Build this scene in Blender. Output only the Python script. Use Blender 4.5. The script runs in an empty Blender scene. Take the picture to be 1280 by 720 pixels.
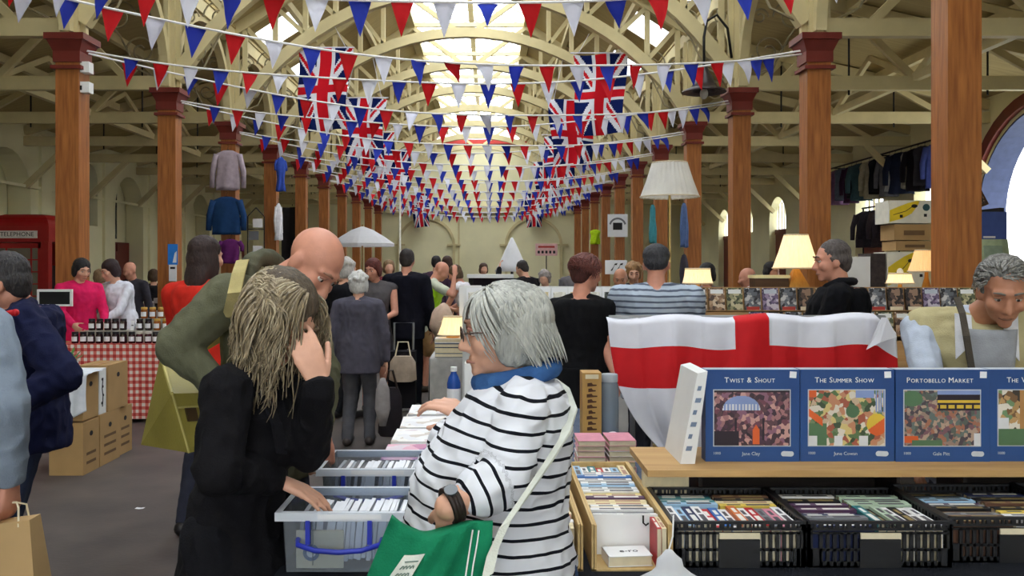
import bpy, bmesh, math, random
from mathutils import Vector, Matrix, Euler, noise
V = Vector
R = random.Random(11)
PI = math.pi
SC = bpy.context.scene
COL = SC.collection
F, CX, CY, EYE = 1100.0, 613.0, 332.0, 1.6

def P(px, py, d):
    """point of the hall seen at photo pixel (px, py), d metres in front of the eye"""
    return V(((px - CX) * d / F, d, EYE - (py - CY) * d / F))
def X(px, d): return (px - CX) * d / F
def Z(py, d): return EYE - (py - CY) * d / F

# ---------------------------------------------------------------- materials
def lin(c):
    c = c / 255.0
    return c / 12.92 if c <= 0.04045 else ((c + 0.055) / 1.055) ** 2.4
def rgb(r, g, b): return (lin(r), lin(g), lin(b), 1.0)
MATS = {}
def mat(key, col=(200, 200, 200), rough=0.75, metal=0.0, var=0.12, scale=9.0, stretch=(1, 1, 1), bump=0.0, bscale=60.0, spec=0.35, col2=None, sheen=0.0):
    """principled surface whose colour wanders a little with object-space noise"""
    if key in MATS: return MATS[key]
    m = bpy.data.materials.new(key); m.use_nodes = True
    nt = m.node_tree; N = nt.nodes; L = nt.links
    b = N['Principled BSDF']
    b.inputs['Roughness'].default_value = rough
    b.inputs['Metallic'].default_value = metal
    b.inputs['Specular IOR Level'].default_value = spec
    if sheen: b.inputs['Sheen Weight'].default_value = sheen
    tc = N.new('ShaderNodeTexCoord'); mp = N.new('ShaderNodeMapping')
    mp.inputs['Scale'].default_value = stretch
    L.new(tc.outputs['Object'], mp.inputs['Vector'])
    n = N.new('ShaderNodeTexNoise'); n.inputs['Scale'].default_value = scale; n.inputs['Detail'].default_value = 5
    L.new(mp.outputs['Vector'], n.inputs['Vector'])
    cr = N.new('ShaderNodeValToRGB')
    c = rgb(*col)
    if col2 is None:
        lo = [x * (1 - var) for x in c[:3]] + [1]; hi = [min(1, x * (1 + var)) for x in c[:3]] + [1]
    else:
        lo, hi = c, rgb(*col2)
    cr.color_ramp.elements[0].position = 0.3; cr.color_ramp.elements[0].color = lo
    cr.color_ramp.elements[1].position = 0.7; cr.color_ramp.elements[1].color = hi
    L.new(n.outputs['Fac'], cr.inputs['Fac']); L.new(cr.outputs['Color'], b.inputs['Base Color'])
    if bump:
        n2 = N.new('ShaderNodeTexNoise'); n2.inputs['Scale'].default_value = bscale; n2.inputs['Detail'].default_value = 3
        L.new(mp.outputs['Vector'], n2.inputs['Vector'])
        bp = N.new('ShaderNodeBump'); bp.inputs['Strength'].default_value = bump; bp.inputs['Distance'].default_value = 0.01
        L.new(n2.outputs['Fac'], bp.inputs['Height']); L.new(bp.outputs['Normal'], b.inputs['Normal'])
    MATS[key] = m
    return m

def mat_cloth(key, col, col2=None, var=0.15, rough=0.9, bump=0.25, sheen=0.0):
    return mat(key, col, rough, var=var, scale=14, bump=bump, bscale=220, spec=0.15, col2=col2, sheen=sheen)

def mat_wood(key, col, col2, rough=0.55, axis='z', sc=5.0):
    st = {'z': (6, 6, 0.5), 'x': (0.5, 6, 6), 'y': (6, 0.5, 6)}[axis]
    return mat(key, col, rough, scale=sc, stretch=st, col2=col2, bump=0.12, bscale=18)

def mat_glass(key, tint=(235, 240, 245), clear=0.8, rough=0.08):
    """thin pane or clear plastic: mostly see-through, a little milky, with a gloss"""
    if key in MATS: return MATS[key]
    m = bpy.data.materials.new(key); m.use_nodes = True
    nt = m.node_tree; N = nt.nodes; L = nt.links
    N.remove(N['Principled BSDF']); out = N['Material Output']
    tr = N.new('ShaderNodeBsdfTransparent'); tr.inputs['Color'].default_value = rgb(*tint)
    df = N.new('ShaderNodeBsdfDiffuse'); df.inputs['Color'].default_value = rgb(*tint)
    gl = N.new('ShaderNodeBsdfGlossy'); gl.inputs['Roughness'].default_value = rough
    m1 = N.new('ShaderNodeMixShader'); m1.inputs[0].default_value = clear
    L.new(df.outputs[0], m1.inputs[1]); L.new(tr.outputs[0], m1.inputs[2])
    fr = N.new('ShaderNodeFresnel'); fr.inputs['IOR'].default_value = 1.35
    m2 = N.new('ShaderNodeMixShader')
    L.new(fr.outputs[0], m2.inputs[0]); L.new(m1.outputs[0], m2.inputs[1]); L.new(gl.outputs[0], m2.inputs[2])
    L.new(m2.outputs[0], out.inputs['Surface'])
    MATS[key] = m
    return m

def mat_frosted(key, tint, clear):
    """weathered roof glass: part clear, part scattering the daylight through it"""
    if key in MATS: return MATS[key]
    m = bpy.data.materials.new(key); m.use_nodes = True
    nt = m.node_tree; N = nt.nodes; L = nt.links
    N.remove(N['Principled BSDF']); out = N['Material Output']
    tr = N.new('ShaderNodeBsdfTransparent'); tl = N.new('ShaderNodeBsdfTranslucent')
    tr.inputs['Color'].default_value = rgb(*tint); tl.inputs['Color'].default_value = rgb(*tint)
    mx = N.new('ShaderNodeMixShader'); mx.inputs[0].default_value = clear
    L.new(tl.outputs[0], mx.inputs[1]); L.new(tr.outputs[0], mx.inputs[2]); L.new(mx.outputs[0], out.inputs['Surface'])
    MATS[key] = m
    return m

def mat_translucent(key, col, mixf=0.45):
    """thin fabric or paper that lets some light through"""
    if key in MATS: return MATS[key]
    m = bpy.data.materials.new(key); m.use_nodes = True
    nt = m.node_tree; N = nt.nodes; L = nt.links
    N.remove(N['Principled BSDF']); out = N['Material Output']
    tc = N.new('ShaderNodeTexCoord'); n = N.new('ShaderNodeTexNoise'); n.inputs['Scale'].default_value = 18
    L.new(tc.outputs['Object'], n.inputs['Vector'])
    cr = N.new('ShaderNodeValToRGB'); c = rgb(*col)
    cr.color_ramp.elements[0].color = [x * 0.9 for x in c[:3]] + [1]; cr.color_ramp.elements[1].color = c
    L.new(n.outputs['Fac'], cr.inputs['Fac'])
    df = N.new('ShaderNodeBsdfDiffuse'); tl = N.new('ShaderNodeBsdfTranslucent')
    L.new(cr.outputs[0], df.inputs[0]); L.new(cr.outputs[0], tl.inputs[0])
    mx = N.new('ShaderNodeMixShader'); mx.inputs[0].default_value = mixf
    L.new(df.outputs[0], mx.inputs[1]); L.new(tl.outputs[0], mx.inputs[2])
    L.new(mx.outputs[0], out.inputs['Surface'])
    MATS[key] = m
    return m

def mat_lampshade(key, col, glow):
    """lit lampshade: translucent fabric glowing from the bulb inside it"""
    if key in MATS: return MATS[key]
    m = mat(key, col, 0.9, var=0.05, scale=6)
    b = m.node_tree.nodes['Principled BSDF']
    b.inputs['Emission Color'].default_value = rgb(255, 214, 150)
    b.inputs['Emission Strength'].default_value = glow
    return m

def mat_voronoi(key, cols, scale=40.0, rough=0.45, stretch=(1, 1, 1), mixnoise=True):
    """busy many-coloured print: small cells picked from a palette"""
    if key in MATS: return MATS[key]
    m = bpy.data.materials.new(key); m.use_nodes = True
    nt = m.node_tree; N = nt.nodes; L = nt.links; b = N['Principled BSDF']
    b.inputs['Roughness'].default_value = rough
    tc = N.new('ShaderNodeTexCoord'); mp = N.new('ShaderNodeMapping'); mp.inputs['Scale'].default_value = stretch
    L.new(tc.outputs['Object'], mp.inputs['Vector'])
    nz = N.new('ShaderNodeTexNoise'); nz.inputs['Scale'].default_value = scale * 0.7
    L.new(mp.outputs['Vector'], nz.inputs['Vector'])
    ad = N.new('ShaderNodeMixRGB'); ad.blend_type = 'ADD'; ad.inputs[0].default_value = 0.6 / scale * 2 if mixnoise else 0
    L.new(mp.outputs['Vector'], ad.inputs[1]); L.new(nz.outputs['Color'], ad.inputs[2])
    v = N.new('ShaderNodeTexVoronoi'); v.inputs['Scale'].default_value = scale
    L.new(ad.outputs[0], v.inputs['Vector'])
    sp = N.new('ShaderNodeSeparateColor'); L.new(v.outputs['Color'], sp.inputs[0])
    cr = N.new('ShaderNodeValToRGB'); cr.color_ramp.interpolation = 'CONSTANT'
    els = cr.color_ramp.elements
    while len(els) < len(cols): els.new(0.5)
    for i, c in enumerate(cols):
        els[i].position = i / len(cols); els[i].color = rgb(*c)
    L.new(sp.outputs[0], cr.inputs['Fac']); L.new(cr.outputs[0], b.inputs['Base Color'])
    MATS[key] = m
    return m

def mat_bands(key, base, line, period, frac, attr='band', rough=0.9):
    """knitted stripes following the garment: 'band' is the length along the body or the sleeve"""
    if key in MATS: return MATS[key]
    m = bpy.data.materials.new(key); m.use_nodes = True
    nt = m.node_tree; N = nt.nodes; L = nt.links; b = N['Principled BSDF']
    b.inputs['Roughness'].default_value = rough; b.inputs['Specular IOR Level'].default_value = 0.15
    at = N.new('ShaderNodeAttribute'); at.attribute_name = attr
    d = N.new('ShaderNodeMath'); d.operation = 'DIVIDE'; d.inputs[1].default_value = period
    L.new(at.outputs['Fac'], d.inputs[0])
    fr = N.new('ShaderNodeMath'); fr.operation = 'FRACT'; L.new(d.outputs[0], fr.inputs[0])
    lt = N.new('ShaderNodeMath'); lt.operation = 'LESS_THAN'; lt.inputs[1].default_value = frac
    L.new(fr.outputs[0], lt.inputs[0])
    mx = N.new('ShaderNodeMixRGB'); mx.inputs[1].default_value = rgb(*base); mx.inputs[2].default_value = rgb(*line)
    L.new(lt.outputs[0], mx.inputs[0]); L.new(mx.outputs[0], b.inputs['Base Color'])
    MATS[key] = m
    return m

def mat_check(key, a, b_, c_, period):
    """gingham: two crossed sets of woven bars"""
    if key in MATS: return MATS[key]
    m = bpy.data.materials.new(key); m.use_nodes = True
    nt = m.node_tree; N = nt.nodes; L = nt.links; b = N['Principled BSDF']
    b.inputs['Roughness'].default_value = 0.9
    tc = N.new('ShaderNodeTexCoord'); sp = N.new('ShaderNodeSeparateXYZ'); L.new(tc.outputs['Object'], sp.inputs[0])
    xy = N.new('ShaderNodeMath'); xy.operation = 'ADD'; L.new(sp.outputs['X'], xy.inputs[0]); L.new(sp.outputs['Y'], xy.inputs[1])
    outs = []
    for s in (xy.outputs[0], sp.outputs['Z']):
        d = N.new('ShaderNodeMath'); d.operation = 'DIVIDE'; d.inputs[1].default_value = period; L.new(s, d.inputs[0])
        f = N.new('ShaderNodeMath'); f.operation = 'FRACT'; L.new(d.outputs[0], f.inputs[0])
        l = N.new('ShaderNodeMath'); l.operation = 'LESS_THAN'; l.inputs[1].default_value = 0.5; L.new(f.outputs[0], l.inputs[0])
        outs.append(l.outputs[0])
    s = N.new('ShaderNodeMath'); s.operation = 'ADD'; L.new(outs[0], s.inputs[0]); L.new(outs[1], s.inputs[1])
    h = N.new('ShaderNodeMath'); h.operation = 'MULTIPLY'; h.inputs[1].default_value = 0.5; L.new(s.outputs[0], h.inputs[0])
    cr = N.new('ShaderNodeValToRGB'); cr.color_ramp.interpolation = 'CONSTANT'
    e = cr.color_ramp.elements; e.new(0.5)
    for i, (p, c) in enumerate(((0, a), (0.4, b_), (0.9, c_))): e[i].position = p; e[i].color = rgb(*c)
    L.new(h.outputs[0], cr.inputs['Fac']); L.new(cr.outputs[0], b.inputs['Base Color'])
    MATS[key] = m
    return m

# ---------------------------------------------------------------- objects
MW = {}
def setp(o, label=None, cat=None, group=None, kind=None):
    if label: o['label'] = label
    if cat: o['category'] = cat
    if group: o['group'] = group
    if kind: o['kind'] = kind
    return o
def thing(name, label, cat, loc=(0, 0, 0), rz=0.0, group=None):
    o = bpy.data.objects.new(name, None); COL.objects.link(o)
    o.empty_display_size = 0.1
    o.location = loc; o.rotation_euler = (0, 0, rz)
    MW[o.name] = Matrix.Translation(V(loc)) @ Matrix.Rotation(rz, 4, 'Z')
    return setp(o, label, cat, group)
def matrix_of(o): return MW.get(o.name, Matrix.Identity(4))

class MB:
    """collects simple solids into one mesh"""
    def __init__(s): s.bm = bmesh.new(); s.mi = 0
    def _tag(s, fs):
        for f in fs: f.material_index = s.mi
    def hexa(s, pts):
        vs = [s.bm.verts.new(p) for p in pts]
        s._tag([s.bm.faces.new([vs[i] for i in q]) for q in ((3, 2, 1, 0), (4, 5, 6, 7), (0, 1, 5, 4), (1, 2, 6, 5), (2, 3, 7, 6), (3, 0, 4, 7))])
        return s
    def box(s, c, sz, M=None):
        c = V(c); h = V(sz) / 2
        pts = [V((sx * h.x, sy * h.y, sz_ * h.z)) for sz_ in (-1, 1) for sx, sy in ((-1, -1), (1, -1), (1, 1), (-1, 1))]
        if M is not None: pts = [M @ p for p in pts]
        return s.hexa([c + p for p in pts])
    def span(s, x0, x1, y0, y1, z0, z1):
        return s.box(((x0 + x1) / 2, (y0 + y1) / 2, (z0 + z1) / 2), (x1 - x0, y1 - y0, z1 - z0))
    def beam(s, p0, p1, w, h, up=V((0, 0, 1))):
        """rectangular bar; w across, h along up"""
        p0, p1 = V(p0), V(p1); d = (p1 - p0).normalized()
        if abs(d.dot(up)) > 0.98: up = V((0, 1, 0))
        r = d.cross(up).normalized() * w / 2; u = r.cross(d).normalized() * h / 2
        return s.hexa([p0 - r - u, p0 + r - u, p1 + r - u, p1 - r - u, p0 - r + u, p0 + r + u, p1 + r + u, p1 - r + u])
    def ribbon(s, pts, w, h, side):
        """swept rectangle along a curve; side = direction of the width"""
        side = V(side).normalized(); rings = []
        pts = [V(p) for p in pts]
        for i, p in enumerate(pts):
            t = (pts[min(i + 1, len(pts) - 1)] - pts[max(i - 1, 0)]).normalized()
            u = t.cross(side).normalized() * h / 2; r = side * w / 2
            rings.append([p - r - u, p + r - u, p + r + u, p - r + u])
        return s.loft(rings)
    def tube(s, pts, rad, n=8, closed=False):
        pts = [V(p) for p in pts]; rings = []; prev = None
        for i, p in enumerate(pts):
            t = (pts[min(i + 1, len(pts) - 1)] - pts[max(i - 1, 0)]).normalized()
            if prev is None:
                a = t.cross(V((0, 0, 1)))
                if a.length < 0.1: a = t.cross(V((0, 1, 0)))
            else: a = prev - t * prev.dot(t)
            a.normalize(); prev = a; b = t.cross(a)
            r = rad[i] if isinstance(rad, (list, tuple)) else rad
            rings.append([p + (a * math.cos(k * 2 * PI / n) + b * math.sin(k * 2 * PI / n)) * r for k in range(n)])
        return s.loft(rings)
    def loft(s, rings, cap=True, close=True):
        vr = [[s.bm.verts.new(p) for p in r] for r in rings]; n = len(rings[0]); fs = []
        for a, b in zip(vr, vr[1:]):
            for k in range(n if close else n - 1):
                fs.append(s.bm.faces.new((a[k], a[(k + 1) % n], b[(k + 1) % n], b[k])))
        if cap and close:
            fs.append(s.bm.faces.new(list(reversed(vr[0])))); fs.append(s.bm.faces.new(vr[-1]))
        s._tag(fs)
        return s
    def lathe(s, prof, c=(0, 0, 0), n=20, M=None):
        """profile of (radius, height) turned about z"""
        c = V(c); M = M or Matrix.Identity(3)
        return s.loft([[c + M @ V((max(r, 1e-4) * math.cos(2 * PI * k / n), max(r, 1e-4) * math.sin(2 * PI * k / n), z)) for k in range(n)] for r, z in prof])
    def ell(s, c, r, M=None, seg=14, rings=9):
        c = V(c); r = V(r); M = M or Matrix.Identity(3); out = []
        for i in range(rings + 1):
            t = -PI / 2 + PI * i / rings; cr = max(math.cos(t), 0.02)
            out.append([c + M @ V((r.x * cr * math.cos(2 * PI * k / seg), r.y * cr * math.sin(2 * PI * k / seg), r.z * math.sin(t))) for k in range(seg)])
        return s.loft(out)
    def cone(s, p0, p1, r0, r1, n=10):
        """capsule with a taper"""
        p0, p1 = V(p0), V(p1); d = p1 - p0
        if d.length < 1e-5: return s.ell(p0, (r0, r0, r0))
        d = d.normalized(); pts = []; rad = []
        for t in (0.98, 0.75, 0.4): pts.append(p0 - d * r0 * t); rad.append(r0 * math.sqrt(1 - t * t))
        pts.append(p0); rad.append(r0); pts.append(p1); rad.append(r1)
        for t in (0.4, 0.75, 0.98): pts.append(p1 + d * r1 * t); rad.append(r1 * math.sqrt(1 - t * t))
        return s.tube(pts, rad, n)
    def prism(s, poly, axis, t):
        """flat polygon (list of points) thickened along axis by t"""
        a = V(axis).normalized() * t / 2
        v0 = [s.bm.verts.new(V(p) - a) for p in poly]; v1 = [s.bm.verts.new(V(p) + a) for p in poly]; n = len(poly)
        fs = [s.bm.faces.new(list(reversed(v0))), s.bm.faces.new(v1)]
        for k in range(n): fs.append(s.bm.faces.new((v0[k], v0[(k + 1) % n], v1[(k + 1) % n], v1[k])))
        s._tag(fs); return s
    def grid(s, fn, nu, nv, thick=0.0, mfn=None):
        """sheet fn(u,v)->point; thick closes it into a slab"""
        pts = [[V(fn(i / nu, j / nv)) for i in range(nu + 1)] for j in range(nv + 1)]
        vs = [[s.bm.verts.new(p) for p in r] for r in pts]
        for j in range(nv):
            for i in range(nu):
                f = s.bm.faces.new((vs[j][i], vs[j][i + 1], vs[j + 1][i + 1], vs[j + 1][i]))
                f.material_index = mfn((i + 0.5) / nu, (j + 0.5) / nv) if mfn else s.mi
        if thick:
            s.bm.normal_update()
            back = [[s.bm.verts.new(v.co - v.normal * thick) for v in r] for r in vs]
            for j in range(nv):
                for i in range(nu):
                    f = s.bm.faces.new((back[j][i], back[j + 1][i], back[j + 1][i + 1], back[j][i + 1]))
                    f.material_index = mfn((i + 0.5) / nu, (j + 0.5) / nv) if mfn else s.mi
            def strip(a, b):
                for k in range(len(a) - 1):
                    f = s.bm.faces.new((a[k + 1], a[k], b[k], b[k + 1])); f.material_index = mfn(0.001, 0.001) if mfn else s.mi
            strip(vs[0], back[0]); strip(list(reversed(vs[-1])), list(reversed(back[-1])))
            strip([r[0] for r in reversed(vs)], [r[0] for r in reversed(back)]); strip([r[-1] for r in vs], [r[-1] for r in back])
        return s
    def bevel(s, w, seg=2):
        es = [e for e in s.bm.edges if len(e.link_faces) == 2 and e.calc_face_angle(0) > 0.6]
        bmesh.ops.bevel(s.bm, geom=es, offset=w, segments=seg, affect='EDGES', profile=0.6, clamp_overlap=True)
        return s
    def build(s, name, mats, parent=None, loc=None, smooth=False, label=None, cat=None, group=None, kind=None, local=False):
        me = bpy.data.meshes.new(name)
        bmesh.ops.recalc_face_normals(s.bm, faces=s.bm.faces) if not getattr(s, 'keep', False) else None
        s.bm.to_mesh(me); s.bm.free()
        if not isinstance(mats, (list, tuple)): mats = [mats]
        for m in mats: me.materials.append(m)
        return link(me, name, parent, loc, smooth, label, cat, group, kind, local)

def link(me, name, parent=None, loc=None, smooth=False, label=None, cat=None, group=None, kind=None, local=False):
    o = bpy.data.objects.new(name, me); COL.objects.link(o)
    if smooth:
        for p in me.polygons: p.use_smooth = True
        if smooth is not True: me.set_sharp_from_angle(angle=smooth)
    if parent is not None:
        o.parent = parent
        M = matrix_of(parent)
        if not local: me.transform(M.inverted())
        MW[o.name] = M
    elif loc is not None:
        me.transform(Matrix.Translation(-V(loc))); o.location = loc
        MW[o.name] = Matrix.Translation(V(loc))
    return setp(o, label, cat, group, kind)

def dup(o, loc, rz=0.0, label=None, group=None, rot=None, scale=None):
    """copy a thing with its parts and their sub-parts"""
    r = o.copy(); COL.objects.link(r); r.location = loc
    r.rotation_euler = rot if rot is not None else (0, 0, rz)
    if scale is not None: r.scale = scale
    if label: r['label'] = label
    if group: r['group'] = group
    for ch in list(o.children):
        c = ch.copy(); COL.objects.link(c); c.parent = r
        for g in list(ch.children):
            d = g.copy(); COL.objects.link(d); d.parent = c
    return r
ORD = ['first', 'second', 'third', 'fourth', 'fifth', 'sixth', 'seventh', 'eighth', 'ninth', 'tenth', 'eleventh', 'twelfth', 'thirteenth', 'fourteenth', 'fifteenth', 'sixteenth', 'seventeenth', 'eighteenth', 'nineteenth', 'twentieth', 'twenty-first', 'twenty-second', 'twenty-third', 'twenty-fourth', 'twenty-fifth', 'twenty-sixth', 'twenty-seventh', 'twenty-eighth', 'twenty-ninth', 'thirtieth']

def text_mesh(txt, size, extrude=0.0006, align='CENTER'):
    """letters as a mesh lying in the xz plane facing -y"""
    cu = bpy.data.curves.new('txt', 'FONT'); cu.body = txt; cu.size = size; cu.extrude = extrude
    cu.align_x = align; cu.align_y = 'CENTER'; cu.resolution_u = 2
    o = bpy.data.objects.new('txt', cu); COL.objects.link(o)
    dg = bpy.context.evaluated_depsgraph_get(); dg.update()
    me = bpy.data.meshes.new_from_object(o.evaluated_get(dg))
    bpy.data.objects.remove(o); bpy.data.curves.remove(cu)
    me.transform(Matrix.Rotation(PI / 2, 4, 'X'))
    return me
def text(name, txt, size, m, M, parent, label=None):
    me = text_mesh(txt, size); me.materials.clear(); me.materials.append(m)
    me.transform(M)
    return link(me, name, parent, label=label)
# ================================================================ the hall
XL, XR, XC, HS = -4.7, 3.65, -0.525, 4.175          # column lines, nave axis, half span
WL, WR, YE, YB = -10.0, 9.0, 40.0, -6.6              # side walls, end wall, wall behind the eye
BAYS = [0.9 + 3 * k - 3 for k in range(0, 14)]        # -2.1 ... 36.9
m_wall = mat('cream painted plaster', (232, 225, 184), 0.9, var=0.06, scale=1.2, bump=0.05)
m_trim = mat('cream painted timber', (208, 193, 146), 0.65, var=0.08, scale=3)
m_board = mat('cream painted roof boards', (184, 165, 114), 0.8, col2=(164, 145, 98), scale=2.0, stretch=(0.4, 9, 0.4))
m_iron = mat('dark iron', (40, 38, 36), 0.5, metal=0.4)
m_maroon = mat('maroon gloss paint', (112, 42, 34), 0.4, var=0.1)
m_pine = mat_wood('varnished pine', (178, 112, 58), (136, 80, 38), 0.38)
m_floor = mat('worn grey asphalt floor', (92, 84, 80), 0.5, col2=(70, 65, 64), scale=2.5, bump=0.1, bscale=40)
m_sky = mat_frosted('roof glazing', (250, 252, 255), 0.6)
m_leaded = mat('old green window glass', (70, 84, 70), 0.25, col2=(38, 48, 42), scale=5)
m_reddoor = mat_wood('red brown door paint', (120, 48, 36), (100, 38, 30), 0.5)

def S(mb, name, m, smooth=False):
    return mb.build(name, m, smooth=smooth, kind='structure')

mb = MB(); mb.span(WL - .6, WR + .6, YB - .4, YE + .4, -0.2, 0); S(mb, 'floor', m_floor)
mb = MB(); mb.span(-60, WL - .7, -40, 70, -.35, -.1); mb.span(WR + .7, 70, -40, 70, -.35, -.1)
S(mb, 'floor_outside', mat('pale paving', (205, 205, 200), 0.9))

def wall_run(x, t, y0, y1, z1, ops, inward):
    """wall along y at x (inner face), thickness t outward; ops = (yc, half width, sill, springing, crown)"""
    mb = MB(); s = -inward; xo = x + s * t
    cur = y0
    def slab(ya, yb, za, zb): mb.span(min(x, xo), max(x, xo), ya, yb, za, zb)
    for yc, hw, z0, zs, zc in sorted(ops):
        slab(cur, yc - hw, 0, z1)
        if z0 > 0: slab(yc - hw, yc + hw, 0, z0)
        n = 14; pts = [(yc - hw * math.cos(PI * i / n), zs + (zc - zs) * math.sin(PI * i / n)) for i in range(n + 1)]
        for (ya, za), (yb, zb) in zip(pts, pts[1:]):
            a, b = min(x, xo), max(x, xo)
            mb.hexa([(a, ya, za), (b, ya, za), (b, yb, zb), (a, yb, zb), (a, ya, z1), (b, ya, z1), (b, yb, z1), (a, yb, z1)])
        cur = yc + hw
    slab(cur, y1, 0, z1)
    return mb

# left wall: arched bays with doors, leaded windows between
L_ARCH = [3.4, 9.4, 18.2, 24.4, 30.4, 36.2]; L_WIN = [6.4, 12.6, 15.2, 21.9, 27.6, 33.4]
mb = wall_run(WL, .5, YB, YE, 4.7, [(y, .95, 0, 3.1, 4.05) for y in L_ARCH] + [(y, .5, 2.6, 3.75, 4.15) for y in L_WIN], 1)
for y in [yy - 1.5 for yy in (18.2, 21.2, 24.4, 27.4, 30.4, 33.4, 36.4)]: mb.span(WL, WL + .07, y - .22, y + .22, 0, 4.5)
mb.span(WL, WL + .05, YB, YE, 3.28, 3.34)
S(mb, 'wall_left', m_wall)
mb = MB(); mb.span(WL - .6, WL - .52, YB, YE, 0, 4.7); S(mb, 'wall_left_recess', m_wall)
n = 0
for y in L_ARCH:
    n += 1
    d = MB(); d.span(WL - .49, WL - .40, y - .93, y + .93, 0, 2.25); do = S(d, 'door_%d' % n, m_reddoor)
    f = MB()
    for s in (-1, 1):
        f.span(WL - .4, WL - .37, y + s * .46 - .4, y + s * .46 + .4, .15, .3); f.span(WL - .4, WL - .37, y + s * .46 - .4, y + s * .46 + .4, 1.0, 1.15); f.span(WL - .4, WL - .37, y + s * .46 - .4, y + s * .46 + .4, 2.0, 2.2)
    f.build('door_panel', m_reddoor, do)
    f = MB(); f.span(WL - .37, WL - .31, y + .04, y + .08, 1.0, 1.16); f.build('door_handle', m_iron, do)
n = 0
for y in L_WIN:
    n += 1
    w = MB(); k = 12
    poly = [(WL - .25, y - .49, 2.61), (WL - .25, y + .49, 2.61)] + [(WL - .25, y + .49 * math.cos(PI * i / k), 3.75 + .39 * math.sin(PI * i / k)) for i in range(k + 1)]
    w.prism(poly, (1, 0, 0), .02); wo = S(w, 'window_%d' % n, m_leaded)
    b = MB()
    for i in range(1, 4): b.span(WL - .24, WL - .22, y - .49 + i * .245 - .012, y - .49 + i * .245 + .012, 2.62, 4.05)
    for i in range(1, 6): b.span(WL - .24, WL - .22, y - .49, y + .49, 2.6 + i * .22, 2.62 + i * .22)
    b.build('glazing_bar', m_iron, wo)
for y in (18.2, 24.4, 30.4):
    n += 1
    w = MB(); k = 12
    w.prism([(WL - .45, y - .9, 2.35), (WL - .45, y + .2, 2.35), (WL - .45, y + .2, 3.7), (WL - .45, y - .3, 3.9), (WL - .45, y - .7, 3.6)], (1, 0, 0), .02)
    S(w, 'window_%d' % n, m_leaded)

# right wall: open archway near the eye, then brown doors under bright fanlights
R_OPEN = 14.3; R_DOOR = [2.4, 8.4, 20.9, 27.6, 33.9]; R_WIN = [18.1, 24.4, 30.8]
mb = wall_run(WR, .5, YB, YE, 4.7, [(R_OPEN, 1.95, 0, 2.5, 4.25)] + [(y, .8, 0, 3.0, 3.75) for y in R_DOOR] + [(y, .6, 2.75, 3.1, 3.65) for y in R_WIN], -1)
S(mb, 'wall_right', m_wall)
mb = MB(); nn = 20; pts = [(WR - .04, R_OPEN - 2.1 * math.cos(PI * i / nn), 2.5 + 1.92 * math.sin(PI * i / nn)) for i in range(nn + 1)]
mb.ribbon(pts, .1, .2, (1, 0, 0)); mb.span(WR - .06, WR, R_OPEN - 2.2, R_OPEN - 2.0, 0, 2.5); mb.span(WR - .06, WR, R_OPEN + 2.0, R_OPEN + 2.2, 0, 2.5)
S(mb, 'trim_arch_moulding', m_maroon)
dn = len(L_ARCH)
for y in R_DOOR:
    dn += 1
    d = MB(); d.span(WR + .2, WR + .27, y - .79, y - .01, 0, 2.6); d.span(WR + .2, WR + .27, y + .01, y + .79, 0, 2.6); d.span(WR + .18, WR + .3, y - .8, y + .8, 2.6, 2.75)
    do = S(d, 'door_%d' % dn, m_reddoor)
    f = MB(); f.span(WR + .15, WR + .2, y - .09, y - .05, 1.0, 1.2); f.build('door_handle', m_iron, do)
    n += 1
    w = MB(); k = 12
    w.prism([(WR + .25, y - .8 * math.cos(PI * i / k), 3.0 + .74 * math.sin(PI * i / k)) for i in range(k + 1)] + [(WR + .25, y + .8, 2.76), (WR + .25, y - .8, 2.76)], (1, 0, 0), .01)
    wo = S(w, 'window_%d' % n, m_sky)
    b = MB()
    for i in (-2, -1, 0, 1, 2): b.span(WR + .22, WR + .25, y + i * .27 - .03, y + i * .27 + .03, 2.76, 3.7 - abs(i) * .1)
    b.build('glazing_bar', m_trim, wo)
for y in R_WIN:
    n += 1
    w = MB(); k = 10
    w.prism([(WR + .25, y - .6 * math.cos(PI * i / k), 3.1 + .54 * math.sin(PI * i / k)) for i in range(k + 1)] + [(WR + .25, y + .6, 2.76), (WR + .25, y - .6, 2.76)], (1, 0, 0), .01)
    wo = S(w, 'window_%d' % n, m_sky)
    b = MB()
    for i in (-1, 0, 1): b.span(WR + .22, WR + .25, y + i * .3 - .03, y + i * .3 + .03, 2.76, 3.62)
    b.build('glazing_bar', m_trim, wo)

# end wall: cream with two round arches, ledge, glazed gable over a red beam
mb = MB()
mb.span(WL - .6, WR + .6, YE, YE + .3, 0, 4.2); mb.span(XL - .2, XR + .2, YE, YE + .3, 4.2, 7.15)
mb.hexa([(WL - .6, YE, 4.2), (XL, YE, 4.2), (XL, YE + .3, 4.2), (WL - .6, YE + .3, 4.2), (WL - .6, YE, 4.7), (XL, YE, 6.1), (XL, YE + .3, 6.1), (WL - .6, YE + .3, 4.7)])
mb.hexa([(XR, YE, 4.2), (WR + .6, YE, 4.2), (WR + .6, YE + .3, 4.2), (XR, YE + .3, 4.2), (XR, YE, 6.1), (WR + .6, YE, 4.7), (WR + .6, YE + .3, 4.7), (XR, YE + .3, 6.1)])
S(mb, 'wall_end', m_wall)
mb = MB()
for c in (X(533, 40), X(667, 40)):
    mb.ribbon([(c + 1.25 * math.cos(PI * i / 16), YE - .05, 2.55 + 1.2 * math.sin(PI * i / 16)) for i in range(17)], .12, .12, (0, 1, 0))
    for s in (-1, 1): mb.span(c + s * 1.25 - .06, c + s * 1.25 + .06, YE - .11, YE, 0, 2.55); mb.span(c + s * 1.25 - .3, c + s * 1.25 + .3, YE - .12, YE, 2.5, 2.58)
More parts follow.
